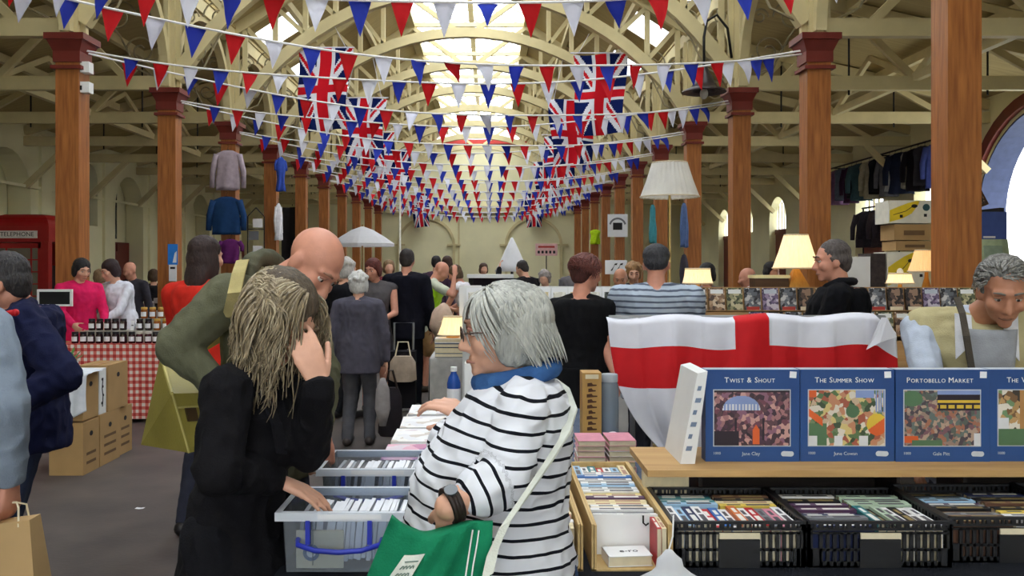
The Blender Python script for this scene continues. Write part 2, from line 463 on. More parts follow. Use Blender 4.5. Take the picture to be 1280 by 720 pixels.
mb.span(XC - .95, XC + .95, YE - .06, YE, 3.75, 3.83); mb.span(XC - .95, XC - .87, YE - .06, YE, 0, 3.8)
mb.span(XL, XR, YE - .25, YE, 3.98, 4.3)
S(mb, 'trim_end_wall', m_trim)
mb = MB(); mb.span(XC - 2.7, XC + 2.7, YE - .3, YE, 7.1, 7.3); S(mb, 'trim_red_beam', mat('red paint', (176, 52, 44), 0.5))
mb = MB(); mb.prism([(XC - 2.2, YE + .1, 7.15), (XC + 2.2, YE + .1, 7.15), (XC, YE + .1, 8.6)], (0, 1, 0), .01); S(mb, 'window_%d' % (n + 1), m_sky)
# wall behind the eye, with three tall unseen windows added to let in fill light
mb = MB()
xs = [WL - .6, -6.8, -5.2, -2.6, 1.5, 4.6, 6.2, WR + .6]
for i in range(0, 7):
    if i % 2 == 0: mb.span(xs[i], xs[i + 1], YB - .3, YB, 0, 6.2)
    else: mb.span(xs[i], xs[i + 1], YB - .3, YB, 0, .8); mb.span(xs[i], xs[i + 1], YB - .3, YB, 4.4, 6.2)
mb.span(XL, XR, YB - .3, YB, 6.2, 8.5)
S(mb, 'wall_back', m_wall)
mb = MB()
for i in (1, 3, 5): mb.span(xs[i], xs[i + 1], YB - .16, YB - .15, .8, 4.4)
S(mb, 'window_%d' % (n + 2), m_sky)

# roof ------------------------------------------------------------------
EZ, LX, LZ, RZ = 5.9, 1.45, 7.65, 8.45               # eaves, lantern edge, lantern foot, ridge
def slope(u, s): return (XC + s * (HS + (LX - HS) * u), EZ + (LZ - EZ) * u)
def plate(mb, a, b, y0, y1, t=.05):
    (xa, za), (xb, zb) = a, b
    mb.hexa([(xa, y0, za), (xb, y0, zb), (xb, y1, zb), (xa, y1, za), (xa, y0, za + t), (xb, y0, zb + t), (xb, y1, zb + t), (xa, y1, za + t)])
for s, nm in ((-1, 'left'), (1, 'right')):
    mb = MB(); g = MB()
    plate(mb, slope(0.32, s), slope(1, s), YB, YE); plate(mb, slope(-.06, s), slope(.07, s), YB, YE)
    edges = [YB] + [v for b in BAYS[:-1] for v in (b + .9, b + 2.1)] + [YE]
    for i in range(0, len(edges) - 1, 2): plate(mb, slope(.07, s), slope(.32, s), edges[i], edges[i + 1])
    for b in BAYS[:-1]: plate(g, slope(.07, s), slope(.32, s), b + .9, b + 2.1, .01)
    S(mb, 'ceiling_nave_' + nm, m_board); S(g, 'window_rooflight_' + nm, m_sky)
    g = MB(); plate(g, (XC + s * LX, LZ), (XC, RZ), YB, YE, .01); S(g, 'window_lantern_' + nm, m_sky)
    mb = MB(); xa = XL if s < 0 else XR; xw = WL - .1 if s < 0 else WR + .1
    plate(mb, (xa - s * .12, EZ - .04), (xw, 4.62), YB, YE)
    S(mb, 'ceiling_aisle_' + nm, m_board)
mb = MB()
for s in (-1, 1):
    y = YB
    while y < YE:
        mb.beam((XC + s * LX, y, LZ), (XC, y, RZ), .035, .05); y += 1.0
    mb.span(XC + s * LX - .1, XC + s * LX + .1, YB, YE, LZ - .12, LZ + .06)
mb.span(XC - .07, XC + .07, YB, YE, RZ - .08, RZ + .06)
S(mb, 'trim_lantern', m_trim)
mb = MB()
for s in (-1, 1):
    for u in (.35, .68):
        x, z = slope(u, s); mb.beam((x, YB, z - .08), (x, YE, z - .08), .1, .14)
    xa = XC + s * HS; mb.span(xa - .1, xa + .1, YB, YE, EZ - .26, EZ - .02)
    for u in (.3, .62):
        xw = WL if s < 0 else WR; xx = xa + (xw - xa) * u; zz = EZ - .04 + (4.6 - EZ) * u
        mb.beam((xx, YB, zz - .07), (xx, YE, zz - .07), .1, .14)
S(mb, 'trim_purlins', m_trim)
ARCH_R, ARCH_Z = 4.8, 6.6
def archz(x): return ARCH_Z - ARCH_R + math.sqrt(max(0, ARCH_R ** 2 - (x - XC) ** 2))
for k, y in enumerate(BAYS):
    mb = MB()
    a0 = math.asin((HS - .1) / ARCH_R)
    mb.ribbon([(XC + ARCH_R * math.sin(a), y, ARCH_Z - ARCH_R + ARCH_R * math.cos(a)) for a in [a0 * (i / 12 - 1) for i in range(25)]], .16, .2, (0, 1, 0))
    for s in (-1, 1):
        x0, z0 = slope(0, s); x1, z1 = slope(1, s)
        mb.beam((x0, y, z0 - .1), (x1, y, z1 - .1), .12, .2)
        us = [0.1, .3, .5, .7, .88]; prev = None
        for u in us:
            x, z = slope(u, s); za = archz(x) + .08
            mb.beam((x, y, za), (x, y, z - .12), .07, .09, V((1, 0, 0)))
            if prev: mb.beam((prev[0], y, prev[1]), (x, y, za), .07, .08)
            prev = (x, z - .15)
        mb.beam((XC + s * LX, y, LZ - .1), (XC + s * .25, y, ARCH_Z + .08), .08, .1)
    mb.beam((XC - LX, y, LZ - .06), (XC + LX, y, LZ - .06), .08, .1)
    S(mb, 'trim_%d' % (k + 1), m_trim)
    # aisle trusses: tie, strut pairs and king rod
    mb = MB(); ir = MB()
    for s in (-1, 1):
        xa = XC + s * HS; xw = WL if s < 0 else WR
        mb.beam((xa, y, 4.27), (xw, y, 4.27), .12, .2)
        mb.beam((xa, y, EZ - .16), (xw, y, 4.5), .1, .18)
        L_ = xw - xa
        q = lambda u, z: (xa + L_ * u, y, z)
        zr = lambda u: EZ - .16 + (4.5 - EZ + .16) * u - .08
        for a, b in ((.12, .3), (.48, .3), (.48, .68), (.84, .68)):
            mb.beam(q(a, 4.34), q(b, zr(b)), .07, .1)
        mb.beam((xw - s * .02, y, 3.3), q(.82, 4.2), .1, .12)
        ir.tube([q(.3, zr(.3)), q(.3, 4.1)], .016, 6); ir.tube([q(.68, zr(.68)), q(.68, 4.1)], .016, 6)
    S(mb, 'trim_aisle_%d' % (k + 1), m_trim); S(ir, 'trim_rods_%d' % (k + 1), m_iron)
# mid-bay aisle braces that run lengthwise
mb = MB()
for s in (-1, 1):
    xa = XC + s * HS; xw = WL if s < 0 else WR
    for u in (.48,):
        x = xa + (xw - xa) * u
        for y in BAYS[:-1]:
            mb.beam((x, y, 4.36), (x, y + 1.5, 5.0), .06, .09); mb.beam((x, y + 3, 4.36), (x, y + 1.5, 5.0), .06, .09)
    mb.beam((xa + (xw - xa) * .48, BAYS[0], 4.36), (xa + (xw - xa) * .48, BAYS[-1], 4.36), .1, .12)
S(mb, 'trim_aisle_braces', m_trim)

# columns: things, each with shaft, capital, plinth, cream post and arched braces
c0 = thing('timber_column', '', 'column', (0, 0, 0))
mb = MB(); mb.span(-.13, .13, -.13, .13, .3, 3.9); mb.bevel(.018, 2); mb.build('shaft', m_pine, c0, local=True)
mb = MB()
for z0, z1, w in ((3.78, 3.82, .17), (3.86, 3.98, .15), (4.10, 4.17, .22)): mb.span(-w, w, -w, w, z0, z1)
mb.loft([[(-w, -w, z), (w, -w, z), (w, w, z), (-w, w, z)] for w, z in ((.14, 3.9), (.145, 3.97), (.2, 4.1), (.205, 4.12))])
mb.build('capital', m_maroon, c0, local=True)
mb = MB(); mb.span(-.19, .19, -.19, .19, 0, .25); mb.span(-.165, .165, -.165, .165, .25, .31); mb.bevel(.01); mb.build('plinth', mat('grey stone', (140, 134, 124), .8), c0, local=True)
mb = MB(); mb.span(-.1, .1, -.1, .1, 4.17, 5.66)
for sx, sy in ((1, 0), (-1, 0), (0, 1), (0, -1)):
    mb.span(sx * .13 - .035, sx * .13 + .035, sy * .13 - .035, sy * .13 + .035, 4.17, 5.62)
mb.build('post', m_trim, c0, local=True)
for s in (-1, 1):
    mb = MB()
    mb.ribbon([(0, s * (.14 + 1.36 * (1 - math.cos(PI / 2 * i / 10))), 4.2 + 1.42 * math.sin(PI / 2 * i / 10)) for i in range(11)], .12, .12, (1, 0, 0))
    mb.build('arched_brace', m_trim, c0, local=True)
# iron scrolls in the angle between post and arch
def scroll(mb, c, r, sgn, turns=1.4):
    pts = []
    for i in range(26):
        a = i / 25 * turns * 2 * PI; rr = r * (1 - .75 * i / 25)
        pts.append((c[0] + sgn * rr * math.cos(a), c[1], c[2] + rr * math.sin(a)))
    mb.tube(pts, .014, 5)
for s in (-1, 1):
    mb = MB()
    scroll(mb, (s * .42, 0, 4.75), .22, s); scroll(mb, (s * .75, 0, 5.25), .26, -s); scroll(mb, (s * .3, 0, 5.25), .13, s)
    mb.tube([(s * .1, 0, 4.3), (s * .5, 0, 4.5), (s * .72, 0, 4.95), (s * 1.0, 0, 5.3)], .016, 5)
    mb.build('iron_scroll', mat('stone coloured iron', (150, 138, 108), .6, metal=.1), c0, local=True)
first = True
for side, xx in (('left', XL), ('right', XR)):
    ys = BAYS[3:] if side == 'right' else BAYS[4:]
    for i, y in enumerate(ys):
        if side == 'right': w = 'pine column with maroon capital, %s from the front on the right' % ORD[i]
        else: w = 'pine column with maroon capital, %s from the front on the left' % ORD[i]
        if first: c0.location = (xx, y, 0); c0['label'] = w; c0['group'] = 'pine columns of the nave'; first = False
        else: dup(c0, (xx, y, 0), 0, w, 'pine columns of the nave')

# ================================================================ bunting
m_red = mat_translucent('red bunting cloth', (226, 58, 64), .4)
m_wht = mat_translucent('white bunting cloth', (242, 242, 250), .4)
m_blu = mat_translucent('blue bunting cloth', (72, 88, 200), .4)
m_tape = mat('white cotton tape', (240, 238, 235), .9, var=.03)
PEN = []
for m in (m_blu, m_red, m_wht):
    for v in range(3):
        me = bpy.data.meshes.new('pennant'); b = bmesh.new()
        W_, H_ = .088, .265; n_ = 6; rows = []
        for j in range(n_ + 1):
            t = j / n_; hw = W_ * (1 - t) + .001
            yb = [.0, .02, -.025][v] * math.sin(t * 2.2) * (1.2) + .008 * math.sin(t * 7 + v)
            rows.append([b.verts.new((x * hw, yb + .01 * abs(x) * math.sin(v + 4 * t), -H_ * t)) for x in (-1, -.33, .33, 1)])
        for r0, r1 in zip(rows, rows[1:]):
            for q in range(3): b.faces.new((r0[q], r0[q + 1], r1[q + 1], r1[q]))
        geo = bmesh.ops.solidify(b, geom=b.faces[:], thickness=.002)
        b.to_mesh(me); b.free(); me.materials.append(m)
        for p in me.polygons: p.use_smooth = True
        PEN.append(me)
def bunting(a, b, sag, label, phase, seed):
    rr = random.Random(seed); a, b = V(a), V(b); L_ = (b - a).length
    def pt(t): return a.lerp(b, t) + V((0, 0, -sag * 4 * t * (1 - t) - .025 * math.sin(t * 9 + seed) * t * (1 - t) * 4))
    root = thing('bunting_string', label, 'bunting', a, 0, 'strings of bunting across the nave')
    mb = MB(); mb.tube([pt(i / 40) for i in range(41)], .011, 5); mb.build('tape', m_tape, root)
    n_ = int((L_ - .5) / .335); off = (L_ - n_ * .335) / 2
    for i in range(n_):
        t = (off + (i + .5) * .335) / L_; p = pt(t); d = pt(t + .01) - pt(t - .01)
        o = bpy.data.objects.new('pennant', PEN[((i + phase) % 3) * 3 + rr.randrange(3)]); COL.objects.link(o); o.parent = root
        o.location = p - a
        o.rotation_euler = (rr.gauss(0, .18), -math.atan2(d.z, math.hypot(d.x, d.y)) , math.atan2(d.y, d.x) + rr.gauss(0, .12))
        sc = rr.uniform(.92, 1.06); o.scale = (sc, 1, sc)
        o['label'] = ['blue pennant', 'red pennant', 'white pennant'][(i + phase) % 3]
    return root
ys = BAYS[3:]
for k, y in enumerate(ys):
    bunting((XL + .14, y, 4.02), (XR - .14, y, 4.02), .37, 'bunting strung straight across the nave at the %s column pair from the front' % ORD[k], 0, k * 7 + 1)
    if k + 1 < len(ys):
        bunting((XL + .14, y + .05, 4.0), (XR - .14, ys[k + 1], 3.98), .42, 'bunting slanting from the %s left column back to the %s right column' % (ORD[k], ORD[k + 1]), 1, k * 7 + 4)

# ================================================================ union flags
mu = [mat_translucent('flag navy', (28, 40, 98), .25), mat_translucent('flag white', (238, 238, 244), .25), mat_translucent('flag scarlet', (216, 36, 48), .25)]
def union(u, v):
    """u along the 5 side, v along the 3 side, both 0..1"""
    x, y = (u - .5) * 60, (v - .5) * 30
    if abs(x) < 3 or abs(y) < 3: return 2
    if abs(x) < 5 or abs(y) < 5: return 1
    for s in (1, -1):
        d = (s * y * 2 - x) / math.sqrt(5)
        if abs(d) < 3:
            side = 1 if (x > 0) == (s > 0) else 1
            dd = d if x > 0 else -d
            return 2 if 0 < dd * s * side < 2 else 1
    return 0
def union_flag(px, py, d, w, h, label, seed, fold=.06, rz=0.0, cord_to=None):
    """hung with its long side upright"""
    c = P(px, py, d); top = c.z + h / 2
    root = thing('union_flag', label, 'flag', (c.x, c.y, top), rz, 'union flags hung over the nave')
    def fn(u, v):
        ww = w * (1 - .18 * v)
        y = fold * math.sin(u * 9 + seed + v * 2) * (.3 + v) + .05 * math.sin(v * 5 + seed)
        return ((u - .5) * ww + .03 * math.sin(v * 6 + seed), y, -v * h - .03 * math.sin(u * 5 + seed))
    mb = MB(); mb.keep = True
    mb.grid(fn, 48, 84, .003, lambda u, v: union(v, u)); mb.build('cloth', mu, root, local=True, smooth=True)
    mb = MB(); mb.tube([(-w / 2 - .05, 0, .012), (w / 2 + .05, 0, .012)], .012, 6)
    zt = archz(c.x) - top if abs(c.x - XC) < 4.1 else .3
    if zt > 0.3:
        for s in (-1, 1): mb.tube([(s * w * .4, 0, 0), (s * w * .2, 0, max(.3, zt))], .005, 4)
    mb.build('hanging_rod', m_wht, root, local=True)
union_flag(405, 112, 15.9, 1.0, 1.5, 'largest union flag hanging high on the left, nearest of the left row', 1)
union_flag(455, 165, 18.9, .95, 1.45, 'union flag second from the front in the left row over the nave', 2.3, .09)
union_flag(474, 196, 24.9, .95, 1.4, 'union flag third from the front in the left row over the nave', 4.1, .08)
union_flag(497, 212, 30.9, .95, 1.4, 'union flag fourth from the front in the left row over the nave', 5.2, .08)
union_flag(750, 118, 16.2, 1.0, 1.5, 'largest union flag hanging high on the right, nearest of the right row', .4)
union_flag(715, 168, 18.9, 1.0, 1.45, 'union flag second from the front in the right row over the nave', 3.3, .1)
union_flag(700, 200, 24.9, .95, 1.4, 'union flag third from the front in the right row over the nave', 1.7, .09)
union_flag(684, 228, 30.9, .95, 1.4, 'union flag fourth from the front in the right row over the nave', 2.9, .09)
union_flag(527, 263, 39.2, .8, 1.5, 'small far union flag over the left arch of the end wall', 1.2, .04)
union_flag(667, 263, 39.2, .8, 1.5, 'small far union flag over the right arch of the end wall', 2.2, .04)
# ================================================================ front stalls
m_black = mat('black moulded plastic', (22, 22, 25), 0.45, var=.1, spec=.5)
m_bcloth = mat_cloth('black table cloth', (26, 28, 34))
m_gcloth = mat_cloth('slate blue table cloth', (92, 102, 120))
m_plank = mat_wood('pale planed timber', (196, 158, 104), (172, 132, 80), .6, axis='x')
m_ply = mat_wood('pale plywood', (214, 184, 128), (190, 156, 98), .6, axis='y')
m_paper = mat('white paper', (236, 236, 238), .8, var=.03)
m_page = mat('cream page edges', (222, 210, 180), .85, var=.06, scale=40)
m_steel = mat('dull steel tube', (150, 152, 155), .35, metal=.8)
m_white = mat('white painted board', (232, 232, 230), .6, var=.03)
m_clear = mat_glass('clear storage plastic', (232, 237, 243), .9, .12)
m_milky = mat_translucent('milky plastic rim', (236, 240, 246), .3)
m_card = mat('brown cardboard', (172, 138, 92), .85, var=.08, scale=6)
m_dark = mat('dark print', (34, 32, 34), .7)

def table(name, label, x0, x1, y0, y1, z, m, drop=None, cat='table', group=None, leg_m=None, board=None):
    """trestle table: board on four legs, covered by a cloth hanging to 'drop' above the floor"""
    t = thing(name, label, cat, ((x0 + x1) / 2, (y0 + y1) / 2, 0), 0, group)
    mb = MB(); mb.span(x0 + .02, x1 - .02, y0 + .02, y1 - .02, z - .035, z - .006); mb.bevel(.004); mb.build('tabletop', board or m_ply, t)
    for sx in (x0 + .1, x1 - .1):
        for sy in (y0 + .1, y1 - .1):
            mb = MB(); mb.tube([(sx, sy, 0), (sx, sy, z - .03)], .018, 8); mb.build('leg', leg_m or m_steel, t)
    if drop is not None:
        mb = MB(); mb.span(x0, x1, y0, y1, z - .006, z)
        def wav(u, L_, s): return .012 * math.sin(u * L_ * 14 + s) + .006 * math.sin(u * L_ * 31 + 2 * s)
        H_ = z - drop
        for (ax, ay), (bx, by), nx, ny, s in (((x0, y0), (x1, y0), 0, -1, 0), ((x1, y0), (x1, y1), 1, 0, 1), ((x1, y1), (x0, y1), 0, 1, 2), ((x0, y1), (x0, y0), -1, 0, 3)):
            L_ = math.hypot(bx - ax, by - ay)
            mb.grid(lambda u, v: (ax + (bx - ax) * u + nx * (.004 + v * (.012 + wav(u, L_, s))), ay + (by - ay) * u + ny * (.004 + v * (.012 + wav(u, L_, s))), z - .002 - v * H_), max(6, int(L_ * 24)), 5, .003)
        mb.build('table_cloth', m, t)
    return t
table('covered_table', 'long front table under a black cloth holding plastic boxes and crates', -.566, 2.45, 2.28, 3.12, .79, m_bcloth, .06)
table('covered_table', 'slate blue clothed table stacked with magazines behind the striped woman', -.44, .63, 3.3, 5.05, .78, m_gcloth, .06)

# ---- books -------------------------------------------------------------
BK = {}
def book_proto(key, col, band):
    """paperback standing on its fore-edge, spine up: thickness x, length y, height z (unit-ish size)"""
    t, l, h = .024, .176, .108
    mc = mat('book ' + key, col, .5, var=.1, scale=30); mband = mat('book lettering ' + band, {'white': (235, 232, 225), 'dark': (84, 82, 88), 'gold': (150, 130, 84), 'red': (176, 132, 110)}[band], .5)
    mb = MB(); c = .0012
    mb.span(-t / 2, -t / 2 + c, -l / 2, l / 2, 0, h); mb.span(t / 2 - c, t / 2, -l / 2, l / 2, 0, h); mb.span(-t / 2 + c, t / 2 - c, -l / 2, l / 2, h - .0015, h)
    mb.mi = 1
    mb.span(-t * .28, t * .28, -l * .40, l * .02, h, h + .0004); mb.span(-t * .2, t * .2, l * .12, l * .36, h, h + .0004)
    o = mb.build('paperback_book', [mc, mband], loc=(0, 0, -5), local=True)
    o.location = (0, 0, 0)
    mb = MB(); mb.span(-t / 2 + c, t / 2 - c, -l / 2 + .003, l / 2 - .003, .003, h - .0015)
    mb.build('pages', m_page, o, local=True)
    o.data.transform(Matrix.Translation((0, 0, -5)))
    setp(o, 'x', 'book')
    return o
BCOL = {'white': ((232, 230, 228), 'dark'), 'cream': ((226, 210, 168), 'red'), 'red': ((186, 40, 46), 'white'), 'navy': ((34, 44, 84), 'white'), 'blue': ((52, 104, 172), 'white'),
        'pale blue': ((156, 190, 216), 'dark'), 'teal': ((52, 120, 126), 'white'), 'black': ((28, 28, 32), 'gold'), 'grey': ((128, 130, 134), 'dark'), 'pale green': ((176, 196, 172), 'dark'),
        'brown': ((104, 72, 54), 'gold'), 'plum': ((84, 56, 84), 'white'), 'orange': ((206, 112, 58), 'white'), 'yellow': ((224, 196, 90), 'dark'), 'pink': ((214, 140, 158), 'dark')}
class Books:
    used = {}
    @classmethod
    def put(c, col, loc, rz, label, group, scale=(1, 1, 1), tilt=0.0):
        if col not in c.used:
            o = book_proto(col, *BCOL[col]); c.used[col] = o
            o.location = loc; o.rotation_euler = (0, tilt, rz); o.scale = scale; o['label'] = label; o['group'] = group
            return o
        return dup(c.used[col], loc, 0, label, group, rot=(0, tilt, rz), scale=scale)
def book_row(kind, start, n, step, along, cols, where, group, z, seed, sc=1.0):
    """kind 'x': spines run across (stacked in depth); 'y': spines run away from the eye"""
    rr = random.Random(seed); x, y = start
    for i in range(n):
        col = cols[i % len(cols)] if not callable(cols) else cols(rr)
        s = (step * .97 / .024, rr.uniform(.97, 1.02) * sc, rr.uniform(.9, 1.0))
        if kind == 'x':
            lab = '%s paperback, %s from front %s' % (col, ORD[i], where)
            Books.put(col, (x + rr.uniform(-.003, .003), y + i * step, z), PI / 2, lab, group, s)
        else:
            lab = '%s paperback, %s from left %s' % (col, ORD[i], where)
            Books.put(col, (x + i * step, y + rr.uniform(-.004, .004), z), 0, lab, group, s)

# ---- black crates -------------------------------------------------------
def crate_mesh(w, d, h):
    mb = MB(); t = .006
    mb.span(-w / 2, w / 2, 0, d, 0, .005)
    for sy in (0, 1):
        y0, y1 = (0, t) if sy == 0 else (d - t, d)
        mb.span(-w / 2, w / 2, y0 - .006 * (1 - sy), y1 + .006 * sy, h - .007, h)
        mb.span(-w / 2, w / 2, y0, y1, h - .026, h - .019); mb.span(-w / 2, w / 2, y0, y1, h - .036, h - .031)
        rr = random.Random(3 + sy); x = -w / 2
        while x < w / 2 - .006:                                   # rim slots of uneven width
            b = rr.choice((.004, .006, .009, .013)); mb.span(x, min(x + b, w / 2), y0, y1, h - .02, h - .006); x += b + rr.choice((.005, .007, .009))
        for z0, z1 in ((0, .016), (.044, .051)): mb.span(-w / 2, w / 2, y0, y1, z0, z1)
        mb.span(-w / 2, -w / 2 + .035, y0, y1, .016, .044); mb.span(w / 2 - .03, w / 2, y0, y1, .016, .044)
        mb.span(-.055, .055, y0 - .003 * (1 - sy), y1, 0, h - .05)                # solid grip panel
        for k in range(6):
            for s in (-1, 1):
                x = s * (.066 + k * .0185); mb.span(x - .0048, x + .0048, y0, y1, 0, h - .03)
        mb.span(-w / 2, -w / 2 + .012, y0, y1, 0, h); mb.span(w / 2 - .012, w / 2, y0, y1, 0, h)
    for s in (-1, 1):
        x0, x1 = (w / 2 - t, w / 2) if s > 0 else (-w / 2, -w / 2 + t)
        mb.span(x0 - (.006 if s < 0 else 0), x1 + (.006 if s > 0 else 0), 0, d, h - .008, h); mb.span(x0, x1, 0, d, h - .034, h - .024)
        for z0, z1 in ((0, .016), (.044, .051)): mb.span(x0, x1, 0, d, z0, z1)
        k = 0
        while k * .019 < d: mb.span(x0, x1, k * .019, k * .019 + .009, 0, h - .006); k += 1
    return mb
CR = [(.49, .845, 2.36, 'leftmost'), (.853, 1.238, 2.36, 'middle'), (1.25, 1.635, 2.40, 'right'), (1.645, 2.03, 2.42, 'far right')]
for i, (x0, x1, y, nm) in enumerate(CR):
    w_ = x1 - x0
    c = crate_mesh(w_, .36, .125)
    cr = c.build('plastic_crate', m_black, smooth=False, label='%s slotted black plastic crate of paperbacks below the puzzle boxes' % nm, cat='crate', group='black crates of paperbacks')
    cr.location = ((x0 + x1) / 2, y, .79)
    MW[cr.name] = Matrix.Translation(cr.location)
    mb = MB(); mb.span(-.054, .054, -.0052, -.0002, .078, .0935); mb.build('label_strip', m_page, cr, local=True, label='cream paper label strip')
grp = 'paperbacks in the black crates'
def pick(*cs): return lambda r: r.choice(cs)
zb = .797
g = 'of the leftmost black crate'
book_row('y', (.512, 2.462), 13, .0258, 'x', ['white', 'pale blue', 'navy', 'white', 'red', 'blue', 'white', 'orange', 'white', 'red', 'grey', 'pink', 'white'], 'in the front row ' + g, grp, zb, 1)
book_row('x', (.580, 2.575), 5, .026, 'y', ['pale blue', 'teal', 'white', 'teal', 'navy'], 'in the back left row ' + g, grp, zb, 2, .95)
book_row('x', (.752, 2.575), 5, .026, 'y', ['yellow', 'cream', 'black', 'brown', 'black'], 'in the back right row ' + g, grp, zb, 3, .95)
g = 'of the middle black crate'
book_row('x', (.953, 2.392), 12, .0258, 'y', ['navy', 'navy', 'grey', 'navy', 'plum', 'plum', 'black', 'plum', 'grey', 'black', 'black', 'white'], 'in the left row ' + g, grp, zb, 4)
book_row('x', (1.138, 2.578), 5, .0258, 'y', ['pale green', 'pale green', 'grey', 'pale green', 'grey'], 'in the back right row ' + g, grp, zb, 5)
book_row('y', (1.060, 2.466), 7, .0252, 'x', ['teal', 'black', 'pale green', 'white', 'black', 'white', 'white'], 'in the front right row ' + g, grp, zb, 6)
g = 'of the right black crate'
book_row('x', (1.350, 2.432), 12, .0258, 'y', ['brown', 'brown', 'grey', 'brown', 'black', 'grey', 'plum', 'pale blue', 'teal', 'pale blue', 'black', 'grey'], 'in the left row ' + g, grp, zb, 7)
book_row('x', (1.535, 2.432), 12, .0258, 'y', ['white', 'cream', 'white', 'yellow', 'black', 'grey', 'brown', 'grey', 'black', 'grey', 'navy', 'grey'], 'in the right row ' + g, grp, zb, 8)
g = 'of the far right black crate'
book_row('x', (1.745, 2.452), 12, .0258, 'y', ['grey', 'white', 'navy', 'black'], 'in the left row ' + g, grp, zb, 9)

# ---- puzzle shelf -------------------------------------------------------
mb = MB(); mb.span(.47, 2.5, 2.63, 2.97, .968, .988); mb.bevel(.003)
mb.build('shelf_plank', m_plank, loc=(1.4, 2.8, .968), label='pale timber plank carrying the blue puzzle boxes above the crates', cat='shelf plank')
for i, (x0, x1, nm) in enumerate(((.66, 1.3, 'left'), (1.5, 2.3, 'right'))):
    t = thing('support_box', 'dark wooden box propping up the %s half of the puzzle plank' % nm, 'box', ((x0 + x1) / 2, 2.87, .79))
    mb = MB(); mb.span(x0, x1, 2.79, 2.96, .79, .80); mb.span(x0, x1, 2.79, 2.96, .956, .967); mb.span(x0, x0 + .012, 2.79, 2.96, .79, .967); mb.span(x1 - .012, x1, 2.79, 2.96, .79, .967); mb.span(x0, x1, 2.95, 2.96, .79, .967)
    mb.build('carcass', mat_wood('dark stained board', (60, 48, 40), (44, 36, 32), .6, axis='x'), t)
Books.put('cream', (.545, 2.745, .7905), PI / 2, 'cream book lying under the left end of the puzzle plank', 'books propping the plank', (1.4, .8, 1.62))

m_pblue = mat('deep blue puzzle box print', (44, 82, 140), .35, col2=(34, 66, 122), scale=3)
m_pside = mat('puzzle box side', (150, 166, 190), .4)
m_silver = mat('pale grey print', (190, 196, 204), .5)
m_skyb = mat('picture light blue', (132, 150, 196), .5); m_orng = mat('picture orange', (214, 96, 44), .5); m_yel = mat('picture yellow', (216, 182, 62), .5); m_grn = mat('picture green', (84, 116, 82), .5); m_pwh = mat('picture white', (214, 214, 216), .5); m_pdk = mat('picture dark', (44, 34, 44), .5); m_tan = mat('picture tan', (176, 130, 78), .5); m_pst = mat('picture steel blue', (66, 96, 122), .5)
VO = [mat_voronoi('crowd print plum', [(110, 62, 74), (72, 44, 62), (160, 112, 112), (196, 150, 140), (60, 40, 50), (134, 92, 110), (90, 60, 66)], 75),
      mat_voronoi('garden print', [(196, 170, 140), (86, 112, 70), (160, 84, 62), (216, 206, 190), (110, 128, 92), (60, 76, 52), (190, 130, 96), (206, 186, 120)], 62),
      mat_voronoi('market print', [(120, 84, 92), (150, 126, 112), (84, 92, 84), (176, 150, 130), (72, 62, 70), (98, 110, 104), (160, 104, 80)], 85),
      mat_voronoi('village print', [(190, 150, 98), (120, 88, 56), (222, 214, 200), (112, 142, 100), (60, 52, 44), (176, 140, 90)], 60)]
def pic0(u, v):
    if (u - .33) ** 2 / .055 + ((v - .1) ** 2) / .0 if False else False: return 0
    if v < .36 and (u - .36) ** 2 / .062 + (v - .36) ** 2 / .07 < 1:
        return 1 if (v < .25 or (u * 23) % 1 < .5) else 6
    if .51 < u < .60 and .62 + abs(u - .555) * 2 < v < .97: return 2
    if v > .74 and u < .33 or v < .04: return 5
    if abs((u - .2) * 1.2 - (v - .5)) < .03 and v > .55 and u > .3 and u < .9 and (int(u * 14) % 3 == 0): return 5
    if (int(u * 11) % 4 == 3) and .5 < v < .9 and (u * 11) % 1 < .35: return 5
    return 0
def pic1(u, v):
    if (u - .58) ** 2 + ((v - .38) * .75) ** 2 < .008: return 4
    if v < .14 and .62 < u < .86: return 1
    if u > .87 and v < .4: return 1 if int(u * 60) % 2 else 0
    if (u - .9) ** 2 / .018 + (v - .62) ** 2 / .04 < 1: return 2 if (u + v) > 1.5 else 3
    if u < .1 and v < .12 or (u < .18 and abs(v - .5 - (u - .1)) < .07): return 2
    if v > .82 and (int(u * 9) % 3 == 0): return 6
    if v > .6 and u < .24: return 4
    return 0
def pic2(u, v):
    if u > .44:
        if v < .07: return 1
        if v < .13: return 5
        if .17 < v < .23 or (.26 < v < .33 and (u * 9) % 1 > .25): return 3
        if v < .36: return 5
    if v > .9 and .1 < u < .5: return 4
    if u < .3 and v < .3 and (u - .1) ** 2 + (v - .15) ** 2 < .02: return 4
    if u > .92 and v > .78: return 6
    if u < .18 and .82 < v < .95: return 2
    return 0
def pic3(u, v):
    if v > .7 and u < .5: return 4
    if .28 < u < .5 and v < .75: return 7
    if u < .14 and v > .5: return 6
    return 0
titles = [('Twist & Shout', 'Jane Clay', pic0), ('The Summer Show', 'June Cowan', pic1), ('Portobello Market', 'Gale Pitt', pic2), ('The Village Fair', 'Jane Clay', pic3)]
def smallcaps(t): return t
PWD, PHT, PTH = .2935, .287, .055
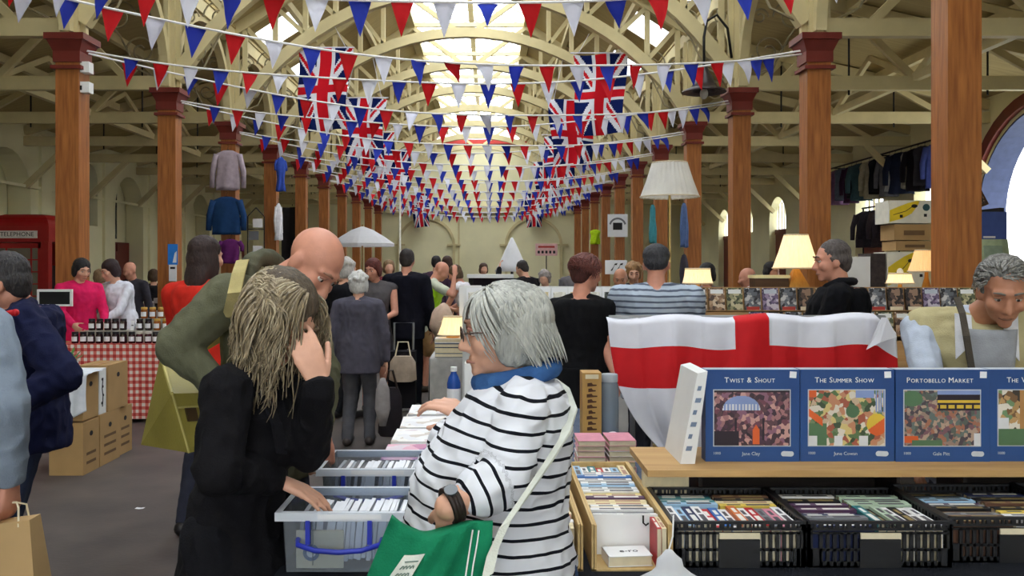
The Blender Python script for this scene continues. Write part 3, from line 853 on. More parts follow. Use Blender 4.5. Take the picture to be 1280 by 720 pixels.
for i, (ti, ar, pf) in enumerate(titles):
    x0 = .672 + i * .2965; y0 = 2.748 + (0, .002, -.002, .003)[i]
    root = thing('jigsaw_box', 'blue jigsaw puzzle box titled %s on the plank' % ti.replace('&', 'and'), 'jigsaw box', (x0 + PWD / 2, y0, .988), 0, 'jigsaw boxes on the plank')
    mb = MB(); mb.span(-PWD / 2, PWD / 2, 0, PTH, 0, PHT); mb.bevel(.003, 2)
    mb.build('box', [m_pblue], root, local=True)
    mb = MB(); e = .0006
    mb.span(-PWD / 2 + .002, PWD / 2 - .002, .004, PTH - .004, PHT, PHT + e); mb.build('lid_edge', m_silver, root, local=True)
    px0, px1, pz0, pz1 = -PWD * .41, PWD * .395, PHT * .175, PHT * .775
    mb = MB(); mb.span(px0 - .003, px1 + .003, -.0006, 0, pz0 - .003, pz1 + .003); mb.build('picture_border', m_silver, root, local=True)
    mb = MB(); mb.keep = True
    mb.grid(lambda u, v: (px0 + (px1 - px0) * u, -.0011, pz1 + (pz0 - pz1) * v), 110, 80, 0, pf)
    mb.build('picture', [VO[i], m_skyb, m_orng, m_yel, m_grn, m_pdk, m_pwh, m_tan, m_pst], root, local=True)
    # title in small capitals
    x = 0; me_all = bmesh.new()
    words = ti.split(' '); cur = 0
    for wd in words:
        for j, ch in enumerate(wd):
            sz = .0235 if j == 0 else .0175
            me = text_mesh(ch.upper(), sz, .0004, 'LEFT')
            if me.vertices:
                mx = max(v.co.x for v in me.vertices); mn = min(v.co.x for v in me.vertices); mz = min(v.co.z for v in me.vertices)
                me.transform(Matrix.Translation((cur - mn, 0, -mz)))
                me_all.from_mesh(me); cur += (mx - mn) + .0026
            bpy.data.meshes.remove(me)
        cur += .0075
    me = bpy.data.meshes.new('title'); me_all.to_mesh(me); me_all.free(); me.materials.append(m_white)
    me.transform(Matrix.Translation((-cur / 2 - .004, -.0006, PHT * .86)))
    link(me, 'title', root, local=True)
    me = text_mesh(ar, .015, .0004); me.materials.append(m_silver); me.transform(Matrix.Translation((-.005, -.0006, PHT * .085))); link(me, 'artist_name', root, local=True)
    me = text_mesh('1000', .012, .0004); me.materials.append(m_silver); me.transform(Matrix.Translation((-PWD * .38, -.0006, PHT * .09))); link(me, 'piece_count', root, local=True)
    mb = MB(); mb.prism([(PWD * .37 + (.011 if abs(k - 5.5) > 3 else -.011) * 1 + .009 * math.cos(2 * PI * k / 12), -.0005, PHT * .085 + .0085 * math.sin(2 * PI * k / 12)) for k in range(12)], (0, 1, 0), .0008)
    mb.build('logo_oval', m_silver, root, local=True)
    mb = MB(); mb.box((PWD * .43, -.0006, PHT * .945), (.021, .0008, .02), Matrix.Rotation(.08 * (1, -.5, .3, .2)[i], 3, 'Y')); mb.build('price_sticker', m_paper, root, local=True, label='white price sticker')
# white box leaning beside the puzzles
root = thing('leaning_box', 'white printed box tilted against the left end of the puzzle boxes', 'box', (.62, 2.72, .988))
mb = MB(); a = .022
mb.hexa([(.585, 2.71, .989), (.630, 2.71, .989), (.630, 2.95, .989), (.585, 2.95, .989), (.638, 2.71, 1.268), (.669, 2.71, 1.275), (.669, 2.95, 1.275), (.638, 2.95, 1.268)])
mb.bevel(.003); mb.build('carton', m_white, root)
for k in range(6):
    mb = MB(); z = 1.03 + k * .037; xx = .585 + (z - .989) * .19 + .008; e = .017 - .006 * (k % 2)
    mb.hexa([(xx, 2.7075, z), (xx + e, 2.7075, z), (xx + e, 2.7095, z), (xx, 2.7095, z), (xx + .004, 2.7075, z + .014), (xx + e + .004, 2.7075, z + .014), (xx + e + .004, 2.7095, z + .014), (xx + .004, 2.7095, z + .014)])
    mb.build('printed_block', mat('blue grey print', (120, 136, 160), .6), root)

# ---- timber paperback racks --------------------------------------------
def rack(x0, x1, y0, y1, label):
    t = thing('book_rack', label, 'book rack', ((x0 + x1) / 2, (y0 + y1) / 2, .79), 0, 'timber paperback racks')
    for s, xa in ((-1, x0), (1, x1 - .014)):
        mb = MB(); mb.span(xa, xa + .006, y0, y1, .795, .915); mb.span(xa + .008, xa + .014, y0 + .002, y1, .795, .912); mb.span(xa, xa + .014, y0, y1, .791, .797); mb.bevel(.001, 1); mb.build('side_panel', m_ply, t)
    mb = MB(); mb.span(x0, x1, y0, y1, .7905, .7955); mb.build('base_board', m_ply, t)
    mb = MB(); mb.span(x0, x1, y1, y1 + .008, .79, .912); mb.build('end_board', m_ply, t)
    return t
rack(.268, .484, 2.33, 3.08, 'open timber rack of pale paperbacks right of the striped woman')
book_row('x', (.376, 2.47), 20, .0262, 'y', ['white', 'grey', 'white', 'cream', 'white', 'cream', 'cream', 'plum', 'cream', 'yellow', 'white', 'navy', 'white', 'pale blue', 'white', 'grey', 'white', 'blue', 'white', 'white'], 'in the timber rack by the crates', 'paperbacks in the timber rack', .797, 20)
book_row('y', (.297, 3.0), 7, .026, 'x', ['pale blue', 'white', 'teal', 'red', 'white', 'pale blue', 'cream'], 'at the far end of the timber rack', 'paperbacks in the timber rack', .797, 21, .8)
rack(.03, .246, 2.33, 3.08, 'timber paperback rack half hidden behind the striped woman')
book_row('x', (.138, 2.37), 24, .0262, 'y', ['cream', 'cream', 'white', 'orange', 'cream', 'white'], 'in the half hidden timber rack', 'paperbacks in the timber rack', .797, 22)
t = thing('white_card_divider', 'white card standing across the front of the timber rack', 'divider', (.376, 2.452, .797))
mb = MB(); mb.span(.286, .466, 2.449, 2.452, .7965, .908); mb.build('card', m_white, t)
mb = MB(); mb.tube([(.425, 2.447, .905), (.425, 2.446, .885), (.432, 2.446, .878), (.440, 2.446, .884)], .0025, 6); mb.build('hook', m_iron, t, label='small dark wire hook')
t = thing('paperback_book', 'white paperback lying flat in the open front of the timber rack', 'book', (.37, 2.39, .797), .1)
mb = MB(); mb.span(-.06, .06, -.043, .043, 0, .002); mb.span(-.06, .06, -.043, .043, .026, .028); mb.span(-.06, -.058, -.043, .043, 0, .028); mb.build('cover', m_white, t, local=True)
mb = MB(); mb.span(-.058, .058, -.041, .041, .002, .026); mb.build('pages', m_page, t, local=True)
me = text_mesh('e-ro', .03, .0003); me.materials.append(m_dark); me.transform(Matrix.Translation((.005, 0, .0284)) @ Matrix.Rotation(-PI / 2, 4, 'X')); link(me, 'cover_print', t, local=True)
for i, c in enumerate(('cream', 'red')):
    Books.put(c, (.461 - i * .013, 2.388, .797), 0, '%s backed book standing at the front right inside the timber rack' % c, 'books at the front of the timber rack', (.5, .62, .98))
# small carrier bag tied to the crates
t = thing('plastic_bag', 'small white plastic bag tied by a string in front of the crates', 'bag', P(836, 716, 2.2))
mb = MB(); c = P(836, 722, 2.2)
def bagring(z, r, s): return [c + V((r * (1 + .12 * math.sin(3 * a + s)) * math.cos(a), .55 * r * math.sin(a) * (1 + .1 * math.sin(5 * a)), z)) for a in [2 * PI * k / 20 for k in range(20)]]
mb.loft([bagring(-.04, .085, 1), bagring(-.005, .078, 1.2), bagring(.012, .05, 2), bagring(.028, .034, 2.5), bagring(.048, .03, 3), bagring(.058, .018, 3.2), bagring(.07, .008, 3.3)])
mb.build('bag_body', mat_translucent('white carrier bag film', (236, 236, 238), .4), t, smooth=True)
mb = MB(); mb.tube([c + V((0, 0, .068)), c + V((.012, .01, .1)), c + V((.018, .03, .148))], .0022, 5); mb.build('string', m_white, t)

# ---- clear storage boxes with discs -------------------------------------
m_hblue = mat('blue plastic handle', (38, 52, 168), .35)
def storage_box(x0, y0, w, d, z0, z1, label):
    t = thing('storage_box', label, 'storage box', (x0 + w / 2, y0 + d / 2, z0), 0, 'clear storage boxes')
    mb = MB(); x1, y1 = x0 + w, y0 + d; k = .012; th = .003
    mb.span(x0 + k, x1 - k, y0 + k, y1 - k, z0, z0 + th)
    for a, b in (((x0 + k, y0 + k), (x1 - k, y0 + k)), ((x0 + k, y1 - k), (x1 - k, y1 - k))):
        s = -1 if a[1] < y0 + d / 2 else 1
        mb.hexa([(a[0], a[1], z0), (b[0], b[1], z0), (b[0], b[1] + th * -s, z0), (a[0], a[1] + th * -s, z0), (x0 + .004, a[1] + s * .008, z1), (x1 - .004, a[1] + s * .008, z1), (x1 - .004, a[1] + s * .008 - s * th, z1), (x0 + .004, a[1] + s * .008 - s * th, z1)])
    for s, xa in ((-1, x0 + k), (1, x1 - k)):
        mb.hexa([(xa, y0 + k, z0), (xa - s * th, y0 + k, z0), (xa - s * th, y1 - k, z0), (xa, y1 - k, z0), (xa + s * .008, y0 + .004, z1), (xa + s * .008 - s * th, y0 + .004, z1), (xa + s * .008 - s * th, y1 - .004, z1), (xa + s * .008, y1 - .004, z1)])
    for x in (x0 + w * .25, x0 + w * .72): mb.span(x - .001, x + .001, y0 + .004, y0 + .012, z0 + .02, z1 - .01)
    mb.build('tub', m_clear, t)
    mb = MB(); r = .013
    mb.span(x0 - r, x1 + r, y0 - r, y0 + .004, z1 - .022, z1); mb.span(x0 - r, x1 + r, y1 - .004, y1 + r, z1 - .022, z1); mb.span(x0 - r, x0 + .004, y0, y1, z1 - .022, z1); mb.span(x1 - .004, x1 + r, y0, y1, z1 - .022, z1)
    mb.bevel(.004, 2); mb.build('rim', m_milky, t)
    mb = MB(); mb.span(x0 + w * .3, x0 + w * .8, y0 - r - .0012, y0 - r, z1 - .017, z1 - .004); mb.build('rim_label', m_paper, t, label='white paper label')
    mb = MB()
    xa, xb = x0 + w * .13, x0 + w * .80; zz = z0 + (z1 - z0) * .46
    mb.tube([(xa, y0 + .012, zz + .012), (xa + .004, y0 - .012, zz + .004), (xa + .05, y0 - .02, zz - .008), ((xa + xb) / 2, y0 - .022, zz - .012), (xb - .05, y0 - .02, zz - .008), (xb - .004, y0 - .012, zz + .004), (xb, y0 + .012, zz + .012)], .007, 8)
    mb.build('handle', m_hblue, t, smooth=True, label='blue carrying handle')
    for x in (xa + .03, xb - .03):
        mb = MB(); mb.span(x - .006, x + .006, y0 - .014, y0 + .002, zz + .005, z1 - .02); mb.bevel(.002, 1); mb.build('clip', m_hblue, t)
    return t
B1 = (-.548, 2.30, .33, .25); B2 = (-.538, 2.79, .33, .27)
storage_box(*B1, .795, .957, 'nearest clear plastic storage box with blue handle, under the blonde woman\'s hand')
storage_box(*B2, .795, .957, 'clear plastic storage box behind the nearest one, under the bald man\'s hand')
m_cd = [mat('disc case ' + n_, c_, .3, var=.05) for n_, c_ in (('white', (228, 230, 236)), ('grey', (150, 156, 166)), ('black', (36, 38, 46)))]
cdp = []
for k, m in enumerate(m_cd):
    mb = MB(); mb.span(-.0052, .0052, -.071, .071, 0, .125); mb.bevel(.0008, 1)
    cdp.append(mb)
made = {}
for bi, (bx, by, bw, bd) in enumerate((B1, B2)):
    rr = random.Random(bi + 5)
    for i in range(24):
        k = rr.choice((0, 0, 0, 0, 1, 2)); nm = ('white', 'grey', 'black')[k]
        lab = '%s edged disc case, %s from the left in the %s storage box' % (nm, ORD[i], ('nearest', 'second')[bi])
        x = bx + .03 + i * (bw - .06) / 23; loc = (x, by + bd / 2 + .012 + rr.uniform(-.012, .012), .805 + rr.uniform(0, .008)); rot = (0, .10 + rr.uniform(-.03, .05), rr.uniform(-.02, .02))
        if k not in made:
            o = cdp[k].build('disc_case', m_cd[k], label=lab, cat='disc case', group='disc cases in the storage boxes'); made[k] = o
            o.location = loc; o.rotation_euler = rot
        else: dup(made[k], loc, 0, lab, 'disc cases in the storage boxes', rot=rot)
for mb in [cdp[k] for k in range(3) if k not in made]: mb.bm.free()
t = thing('card_box', 'cream card with a round blue emblem seen through the nearest storage box', 'card', (B1[0] + .1, B1[1] + .03, .80))
mb = MB(); mb.span(B1[0] + .035, B1[0] + .16, B1[1] + .024, B1[1] + .03, .801, .9); mb.build('card', m_page, t)
mb = MB(); mb.prism([(B1[0] + .075 + .022 * math.cos(2 * PI * k / 18), B1[1] + .0232, .842 + .022 * math.sin(2 * PI * k / 18)) for k in range(18)], (0, 1, 0), .001); mb.build('emblem', mat('blue emblem', (84, 110, 150), .6), t)
mb = MB(); mb.prism([(B1[0] + .075 + .012 * math.cos(2 * PI * k / 18), B1[1] + .0224, .842 + .012 * math.sin(2 * PI * k / 18)) for k in range(18)], (0, 1, 0), .001); mb.build('emblem_centre', m_paper, t)

# ---- magazines on the second table --------------------------------------
covers = [mat_voronoi('magazine cover pale', [(236, 236, 236), (226, 226, 230), (240, 238, 234), (206, 196, 186), (238, 238, 240), (214, 200, 206)], 16),
          mat_voronoi('magazine cover pink', [(196, 120, 160), (226, 170, 190), (150, 90, 150), (222, 206, 216)], 14),
          mat_voronoi('magazine cover yellow', [(226, 200, 74), (240, 226, 150), (230, 214, 110), (236, 232, 210)], 14),
          mat_voronoi('magazine cover blue', [(120, 140, 186), (170, 186, 214), (96, 110, 160), (214, 220, 232)], 14)]
MAG = {}
def magazine(ci, loc, rz, label):
    if ci not in MAG:
        mb = MB(); mb.span(-.105, .105, -.148, .148, 0, .001); mb.span(-.105, .105, -.148, .148, .0115, .0125); mb.span(-.105, -.104, -.148, .148, 0, .0125)
        o = mb.build('magazine', covers[ci]); setp(o, label, 'magazine', 'magazines on the slate blue table')
        mb = MB(); mb.span(-.104, .103, -.146, .146, .001, .0115); mb.build('pages', m_paper, o, local=True)
        o.location = loc; o.rotation_euler = (0, 0, rz); MAG[ci] = o
        return o
    return dup(MAG[ci], loc, rz, label, 'magazines on the slate blue table')
rr = random.Random(4)
LEV = ['bottom', 'second', 'third', 'fourth', 'fifth', 'sixth', 'seventh', 'eighth']
for r_, (y, cs, n_) in enumerate(((3.52, (1, 2), 6), (3.86, (0, 0), 6), (4.2, (0, 0), 6), (4.56, (0, 0), 6))):
    for c_ in range(2):
        for k in range(n_):
            lv = 'topmost' if k == n_ - 1 else LEV[k]
            ci = cs[c_] if k >= n_ - 1 else rr.choice((0, 0, 0, 3, 1) if r_ == 0 else (0, 0, 0, 3))
            magazine(ci, (-.315 + c_ * .235 + rr.uniform(-.006, .006), y + rr.uniform(-.012, .012), .7802 + k * .0128), rr.uniform(-.06, .06),
                     '%s magazine, %s of the %s stack in the %s row' % (['pale', 'pink', 'yellow', 'blue'][ci], lv, ('left', 'right')[c_], ORD[r_]))
# right part of that table
m_pinkp = 'pink'
for i in range(6):
    lv = 'topmost' if i == 5 else LEV[i]
    for q, nm in ((0, 'left'), (1, 'right')):
        c_ = ('pink', 'cream', 'pink', 'white', 'pink', 'pink')[i]
        o = Books.put(c_, (.40 + q * .12 - .054, 3.56 + rr.uniform(-.01, .01), .7925 + i * .0212), 0, '%s paperback lying flat, %s of the %s pile by the tan box' % (c_, lv, nm), 'flat paperbacks by the tan box', (.86, .98, 1.0))
        o.rotation_euler = (0, PI / 2, rr.uniform(-.04, .04))
t = thing('game_box', 'tall tan box with dark lettering down its side', 'box', P(740, 522, 4.0))
c = P(740, 522, 4.0); c.z = .7805
mb = MB(); mb.span(c.x - .043, c.x + .043, c.y, c.y + .12, c.z, 1.112); mb.bevel(.003); mb.build('carton', mat('tan printed card', (190, 148, 84), .6, var=.12), t)
for k in range(9):
    mb = MB(); z_ = .85 + k * .025; w_ = (.022, .018, .024, .016, .022, .02, .024, .017, .021)[k]
    mb.prism([(c.x - w_, c.y - .0007, z_), (c.x + w_, c.y - .0007, z_ + .003), (c.x + w_, c.y - .0007, z_ + .009), (c.x + .004, c.y - .0007, z_ + .010), (c.x - .002, c.y - .0007, z_ + .018), (c.x - w_, c.y - .0007, z_ + .015)], (0, 1, 0), .001); mb.build('side_lettering', mat('brown print', (84, 52, 30), .6), t)
mb = MB(); mb.span(c.x - .03, c.x + .03, c.y - .001, c.y, 1.085, 1.105); mb.build('end_label', m_page, t)
t = thing('plastic_jar', 'clear grey plastic jar standing beside the tall tan box', 'jar', (P(764, 520, 4.0).x, 4.06, .7805)); cx_ = P(761, 520, 4.0).x
mb = MB(); mb.lathe([(.0, 0), (.04, 0), (.043, .01), (.043, .26), (.036, .285)], (0, 0, 0), 20); mb.build('body', mat_glass('grey clear plastic', (176, 190, 204), .55), t, local=True, smooth=.6)
mb = MB(); mb.lathe([(0, .285), (.039, .285), (.039, .315), (.036, .32), (0, .32)], (0, 0, 0), 20); mb.build('lid', mat('grey lid', (170, 178, 186), .4), t, local=True, smooth=.6)
t = thing('paper_bag_heap', 'crumpled white paper bags beside the clear jar', 'paper bag', (.6, 4.02, .7805))
mb = MB(); mb.ell((.56, 3.95, .815), (.05, .07, .033)); o = mb.build('bag', m_paper, t)
for v in o.data.vertices: v.co += .02 * noise.noise_vector(v.co * 22)
for i, (c_, z_) in enumerate((('blue', .793), ('navy', .82), ('pink', .847), ('red', .874))):
    o = Books.put(c_, (.275, 4.45, z_), 0, '%s book lying flat in the pile behind the striped woman' % c_, 'pile of books behind the striped woman', (1.1, 1.0, 1.0)); o.rotation_euler = (0, PI / 2, .05 * i)
t = thing('drinks_bottle', 'blue drinks bottle standing at the far end of the magazine table', 'bottle', (X(567, 4.93), 4.95, .7805))
mb = MB(); mb.lathe([(0, 0), (.034, 0), (.038, .008), (.038, .16), (.030, .19), (.016, .215), (.016, .225), (0, .225)], (0, 0, 0), 18); mb.build('body', mat('blue bottle plastic', (40, 84, 168), .25), t, local=True, smooth=.6)
mb = MB(); mb.lathe([(0, .225), (.019, .225), (.019, .25), (0, .25)], (0, 0, 0), 14); mb.build('cap', m_white, t, local=True)
mb = MB(); mb.lathe([(.0386, .06), (.0388, .06), (.0388, .13), (.0386, .13)], (0, 0, 0), 18); mb.build('band', m_paper, t, local=True, label='pale bottle label')
t = thing('white_carton', 'plain white carton on the far end of the magazine table', 'carton', (X(592, 4.9), 4.92, .7805))
mb = MB(); mb.box((0, 0, .14), (.1, .12, .28)); mb.bevel(.003); mb.build('body', m_white, t, local=True)
mb = MB(); mb.span(-.05, .05, -.002, .002, .28, .283); mb.build('flap_seam', m_silver, t, local=True)

# ---- flag of St George over a rail --------------------------------------
ms = [mat_cloth('white flag nylon', (226, 226, 236), var=.03, rough=.6, bump=.1), mat_cloth('red flag nylon', (206, 34, 40), var=.05, rough=.6, bump=.1)]
FD = 4.4
root = thing('display_rail', 'steel rail on two uprights carrying the red cross flag', 'rail', (1.32, FD + .05, 0))
for x in (.72, 1.95):
    mb = MB(); mb.tube([(x, FD + .06, .02), (x, FD + .06, 1.34)], .014, 8); mb.build('upright', m_steel, root)
    mb = MB(); mb.tube([(x, FD - .2, .02), (x, FD + .32, .02)], .014, 8); mb.build('foot', m_steel, root)
mb = MB(); mb.tube([(.60, FD + .06, 1.335), (2.0, FD + .06, 1.335)], .014, 8); mb.build('crossbar', m_steel, root)
root = thing('england_flag', 'white flag with a red cross draped over a rail behind the puzzle boxes', 'flag', (1.32, FD, 1.36))
def ff(u, v):
    x = .585 + u * 1.455
    z = 1.352 - .009 * math.sin(u * 20) - .014 * (1 - u) ** 2
    drop = .70 if True else 0
    left = max(0, 1 - u / .34)
    x += left ** 1.3 * (.05 * v + .20 * v * v * v)
    zz = z - v * (drop - .04 * left) + .02 * math.sin(u * 9 + 1) * v
    y = FD + .03 * math.sin(u * 21 + .8 * math.sin(v * 3)) * (.25 + .75 * v) + .012 * math.sin(u * 47 + v * 4) * (.4 + v) - .04 * v
    y += .006 * (1 if int(u * 9) % 2 else -1) * (abs((u * 9) % 1 - .5))
    if u > .93: zz += (u - .93) * -.9 * (1 - v) ; x -= (u - .93) * .12
    if v < .03: y += .05 * (1 - v / .03)
    return (x, y, zz)
def fm(u, v):
    if .44 < u < .5533: return 1
    return 1 if .2222 < v < .5278 else 0
mb = MB(); mb.keep = True; mb.grid(ff, 150, 72, .003, fm); mb.build('cloth', ms, root, smooth=True)
mb = MB(); mb.prism([P(1083, 437, FD - .07), P(1102, 397, FD - .06), P(1109, 397, FD - .06), P(1121, 421, FD - .07), P(1100, 428, FD - .085)], (0, 1, .1), .004)
mb.build('folded_corner', ms[0], root, label='white folded back corner')
# dark blue bag between the racks and the plank
t = thing('cloth_bag', 'dark blue bag slumped behind the timber rack under the flag', 'bag', (.56, 3.22, .79))
t.location = (.62, 3.02, .79); MW[t.name] = Matrix.Translation((.62, 3.02, .79))
mb = MB(); mb.ell((.565, 3.02, .835), (.07, .07, .045), seg=20, rings=12); o = mb.build('bag_body', mat_cloth('navy nylon', (34, 46, 92)), t, smooth=True)
for v in o.data.vertices: v.co += .014 * noise.noise_vector(v.co * 16)
mb = MB(); mb.tube([(-.09, 0, .08), (-.06, -.01, .105), (-.02, -.01, .105), (.0, 0, .08)], .004, 6); mb.build('strap', m_milky, t, local=True)
# ================================================================ left stall: jars on gingham
m_ging = mat_check('red gingham', (238, 222, 214), (216, 120, 108), (186, 56, 52), .066)
table('gingham_table', 'trestle table under red gingham cloth with rows of jam jars', -4.75, -2.95, 8.98, 9.36, .80, m_ging, .04)
t = thing('display_step', 'grey two tier step holding the upper jars on the gingham table', 'display step', (-3.9, 9.25, .8))
mb = MB(); mb.span(-4.22, -3.33, 9.14, 9.355, .802, .925); mb.bevel(.004); mb.build('lower_tier', mat('grey painted board', (176, 172, 158), .7), t)
mb = MB(); mb.span(-3.72, -3.33, 9.255, 9.355, .926, 1.04); mb.bevel(.004); mb.build('upper_tier', mat('grey painted board', (176, 172, 158), .7), t)
JAR = {}
def jar(kind, loc, label):
    if kind not in JAR:
        body, lid = {'dark': ((46, 18, 26), (30, 28, 30)), 'gold': ((150, 84, 30), (206, 160, 70)), 'plum': ((74, 20, 34), (196, 188, 176))}[kind]
        o = thing('jam_jar', label, 'jar', (0, 0, 0), 0, 'jars on the gingham table')
        mb = MB(); mb.lathe([(0, 0), (.031, 0), (.035, .008), (.035, .084), (.029, .097), (0, .097)], n=14); mb.build('glass', mat('preserve ' + kind, body, .12, spec=.6), o, local=True, smooth=.6)
        mb = MB(); mb.lathe([(0, .097), (.033, .097), (.033, .116), (.03, .119), (0, .119)], n=14); mb.build('lid', mat('lid ' + kind, lid, .35), o, local=True, smooth=.6)
        mb = MB(); mb.loft([[(.0356 * math.sin(a), -.0356 * math.cos(a), z) for a in [-.95 + 1.9 * i / 8 for i in range(9)]] for z in (.022, .07)], close=False); mb.build('paper_label', m_paper, o, local=True, label='white paper label')
        JAR[kind] = o; o.location = loc; return
    dup(JAR[kind], loc, R.uniform(-.4, .4), label, 'jars on the gingham table')
for i in range(12):
    k = 'plum' if i in (8, 9) else 'dark'
    jar(k, (-4.27 + i * .083, 9.05 + R.uniform(-.01, .01), .8015), '%s jam jar, %s from the left in the front row on the gingham' % ('dark lidded' if k == 'dark' else 'pale lidded', ORD[i]))
for i in range(5): jar('dark', (-4.16 + i * .082, 9.19, .9265), 'dark lidded jam jar, %s from the left on the lower tier of the step' % ORD[i])
for i in range(4): jar(('dark', 'dark', 'gold', 'gold')[i], (-3.66 + i * .09, 9.19, .9265), '%s lidded jar, %s from the left in the right group on the lower tier' % (('dark', 'dark', 'gold', 'gold')[i], ORD[i]))
for i in range(4): jar('gold', (-3.66 + i * .09, 9.305, 1.0415), 'gold lidded jar, %s from the left on the upper tier of the step' % ORD[i])
for i, (x, y, z) in enumerate(((-3.735, 9.2, .9265), (-3.2, 9.08, .8015))):
    t = thing('price_card', 'white folded price card beside the jars on the %s' % ('lower tier', 'gingham front')[i], 'price card', (x, y, z))
    mb = MB(); mb.prism([(0, -.03, 0), (0, .03, 0), (0, .002, .10), (0, -.002, .10)], (1, 0, 0), .036); mb.build('card', m_paper, t, local=True)
    mb = MB(); mb.span(-.011, .011, -.019, -.017, .045, .055); mb.build('price_print', m_dark, t, local=True)
t = thing('blackboard', 'small blackboard in a white frame at the left end of the jar table', 'blackboard', (-4.5, 9.1, .8))
mb = MB(); mb.span(-4.66, -4.34, 9.09, 9.10, 1.20, 1.33); mb.build('board', mat('blackboard slate', (26, 26, 26), .8), t)
mb = MB()
for a in ((-4.68, -4.32, 1.33, 1.355), (-4.68, -4.32, 1.18, 1.2), (-4.68, -4.66, 1.2, 1.33), (-4.34, -4.32, 1.2, 1.33)): mb.span(a[0], a[1], 9.08, 9.11, a[2], a[3])
mb.build('frame', m_white, t)
mb = MB(); mb.span(-4.52, -4.48, 9.095, 9.115, .802, 1.19); mb.span(-4.6, -4.4, 9.04, 9.18, .801, .815); mb.build('stand', m_plank, t)

# wine boxes on the floor
def carton(name, label, x0, x1, y0, y1, z0, z1, m, cat='cardboard box', group=None, holes=True, tape=True, prints=0):
    t = thing(name, label, cat, ((x0 + x1) / 2, (y0 + y1) / 2, z0), 0, group)
    mb = MB(); mb.span(x0, x1, y0, y1, z0, z1); mb.bevel(.004, 1); mb.build('box', m, t)
    if holes:
        mb = MB(); yc = (y0 + y1) / 2; zc = z1 - (z1 - z0) * .25
        mb.prism([(x1, yc + .028 * math.cos(2 * PI * k / 12), zc + .02 * math.sin(2 * PI * k / 12)) for k in range(12)], (1, 0, 0), .002); mb.build('hand_hole', m_dark, t)
    if tape:
        mb = MB(); mb.span((x0 + x1) / 2 - .025, (x0 + x1) / 2 + .025, y0 - .0008, y1, z1 - .0004, z1 + .0008); mb.build('packing_tape', mat('brown tape', (150, 112, 66), .3), t)
    for k in range(prints):
        mb = MB(); zc = z0 + (z1 - z0) * (.18 + .17 * k); mb.span(x1 - .001, x1 + .0008, y0 + (y1 - y0) * .2, y0 + (y1 - y0) * .8, zc, zc + .022); mb.build('printed_line', mat('brown box print', (110, 84, 56), .8), t)
    return t
g = 'cartons stacked beside the aisle'
carton('wine_carton', 'brown carton nearest the aisle at the bottom of the carton stack', -3.36, -3.10, 6.70, 6.97, .001, .40, m_card, group=g, prints=2)
carton('wine_carton', 'brown carton second along the bottom of the carton stack', -3.36, -3.10, 6.99, 7.36, .001, .41, m_card, group=g, prints=3)
carton('wine_carton', 'brown carton at the far end of the bottom of the carton stack', -3.38, -3.12, 7.38, 7.66, .001, .40, m_card, group=g, prints=3)
carton('wine_carton', 'upper carton under the draped white cloth beside the navy jacket man', -3.37, -3.11, 6.72, 6.98, .413, .77, m_card, group=g)
t = carton('printed_carton', 'narrow white carton printed with dark sprigs on top of the stack', -3.36, -3.11, 7.0, 7.12, .413, .775, m_white, holes=False, tape=False)
mb = MB(); mb.tube([(-3.108, 7.05, .47), (-3.108, 7.06, .55), (-3.108, 7.045, .62), (-3.108, 7.06, .7)], .004, 5)
for z in (.5, .56, .63, .69): mb.ell((-3.108, 7.055 + .012 * math.sin(z * 60), z), (.002, .016, .012), seg=8, rings=5)
mb.build('printed_sprig', m_dark, t)
carton('wine_carton', 'upright brown carton on top of the stack, nearest the gingham table', -3.35, -3.10, 7.14, 7.52, .413, .79, m_card, group=g, prints=0)
t = thing('white_cloth', 'white patterned cloth draped over the upper carton by the navy jacket man', 'cloth', (-3.24, 6.8, .775))
mb = MB()
def dc(u, v):
    x = -3.43 + u * .36; s = v * .62
    if s < .27: return (x + .01 * math.sin(v * 20), 6.98 - s, .779 + .006 * math.sin(u * 11))
    return (x + .012 * math.sin(u * 8 + v * 4), 6.705 - .012 - .012 * math.sin(u * 17), .775 - (s - .27) * (.75 + .25 * math.sin(u * 2.6 + .3)))
mb.keep = True; mb.grid(dc, 30, 30, .003); mb.build('cloth', mat_cloth('white patterned linen', (226, 228, 234), (206, 212, 220)), t, smooth=True)
t = thing('potted_plant', 'small green leafy plant in a pale tub on the draped white cloth', 'plant', (-3.28, 6.86, .785))
mb = MB(); mb.lathe([(0, 0), (.05, 0), (.065, .07), (.06, .07), (.05, .01)], n=14); mb.build('tub', m_white, t, local=True)
mb = MB(); rr = random.Random(9)
for k in range(46):
    a = rr.uniform(0, 2 * PI); e = rr.uniform(.1, 1.3); l = rr.uniform(.06, .13); d = V((math.cos(a) * math.cos(e), math.sin(a) * math.cos(e), math.sin(e)))
    b = V((0, 0, .06)); m_ = b + d * l; sd = d.cross(V((0, 0, 1))).normalized() * .016
    mb.prism([b + d * l * .3, m_ * .75 + b * .25 + sd, m_, m_ * .75 + b * .25 - sd], d.cross(sd), .001)
mb.build('leaves', mat('leaf green', (96, 140, 74), .6, var=.3, scale=30), t, local=True)

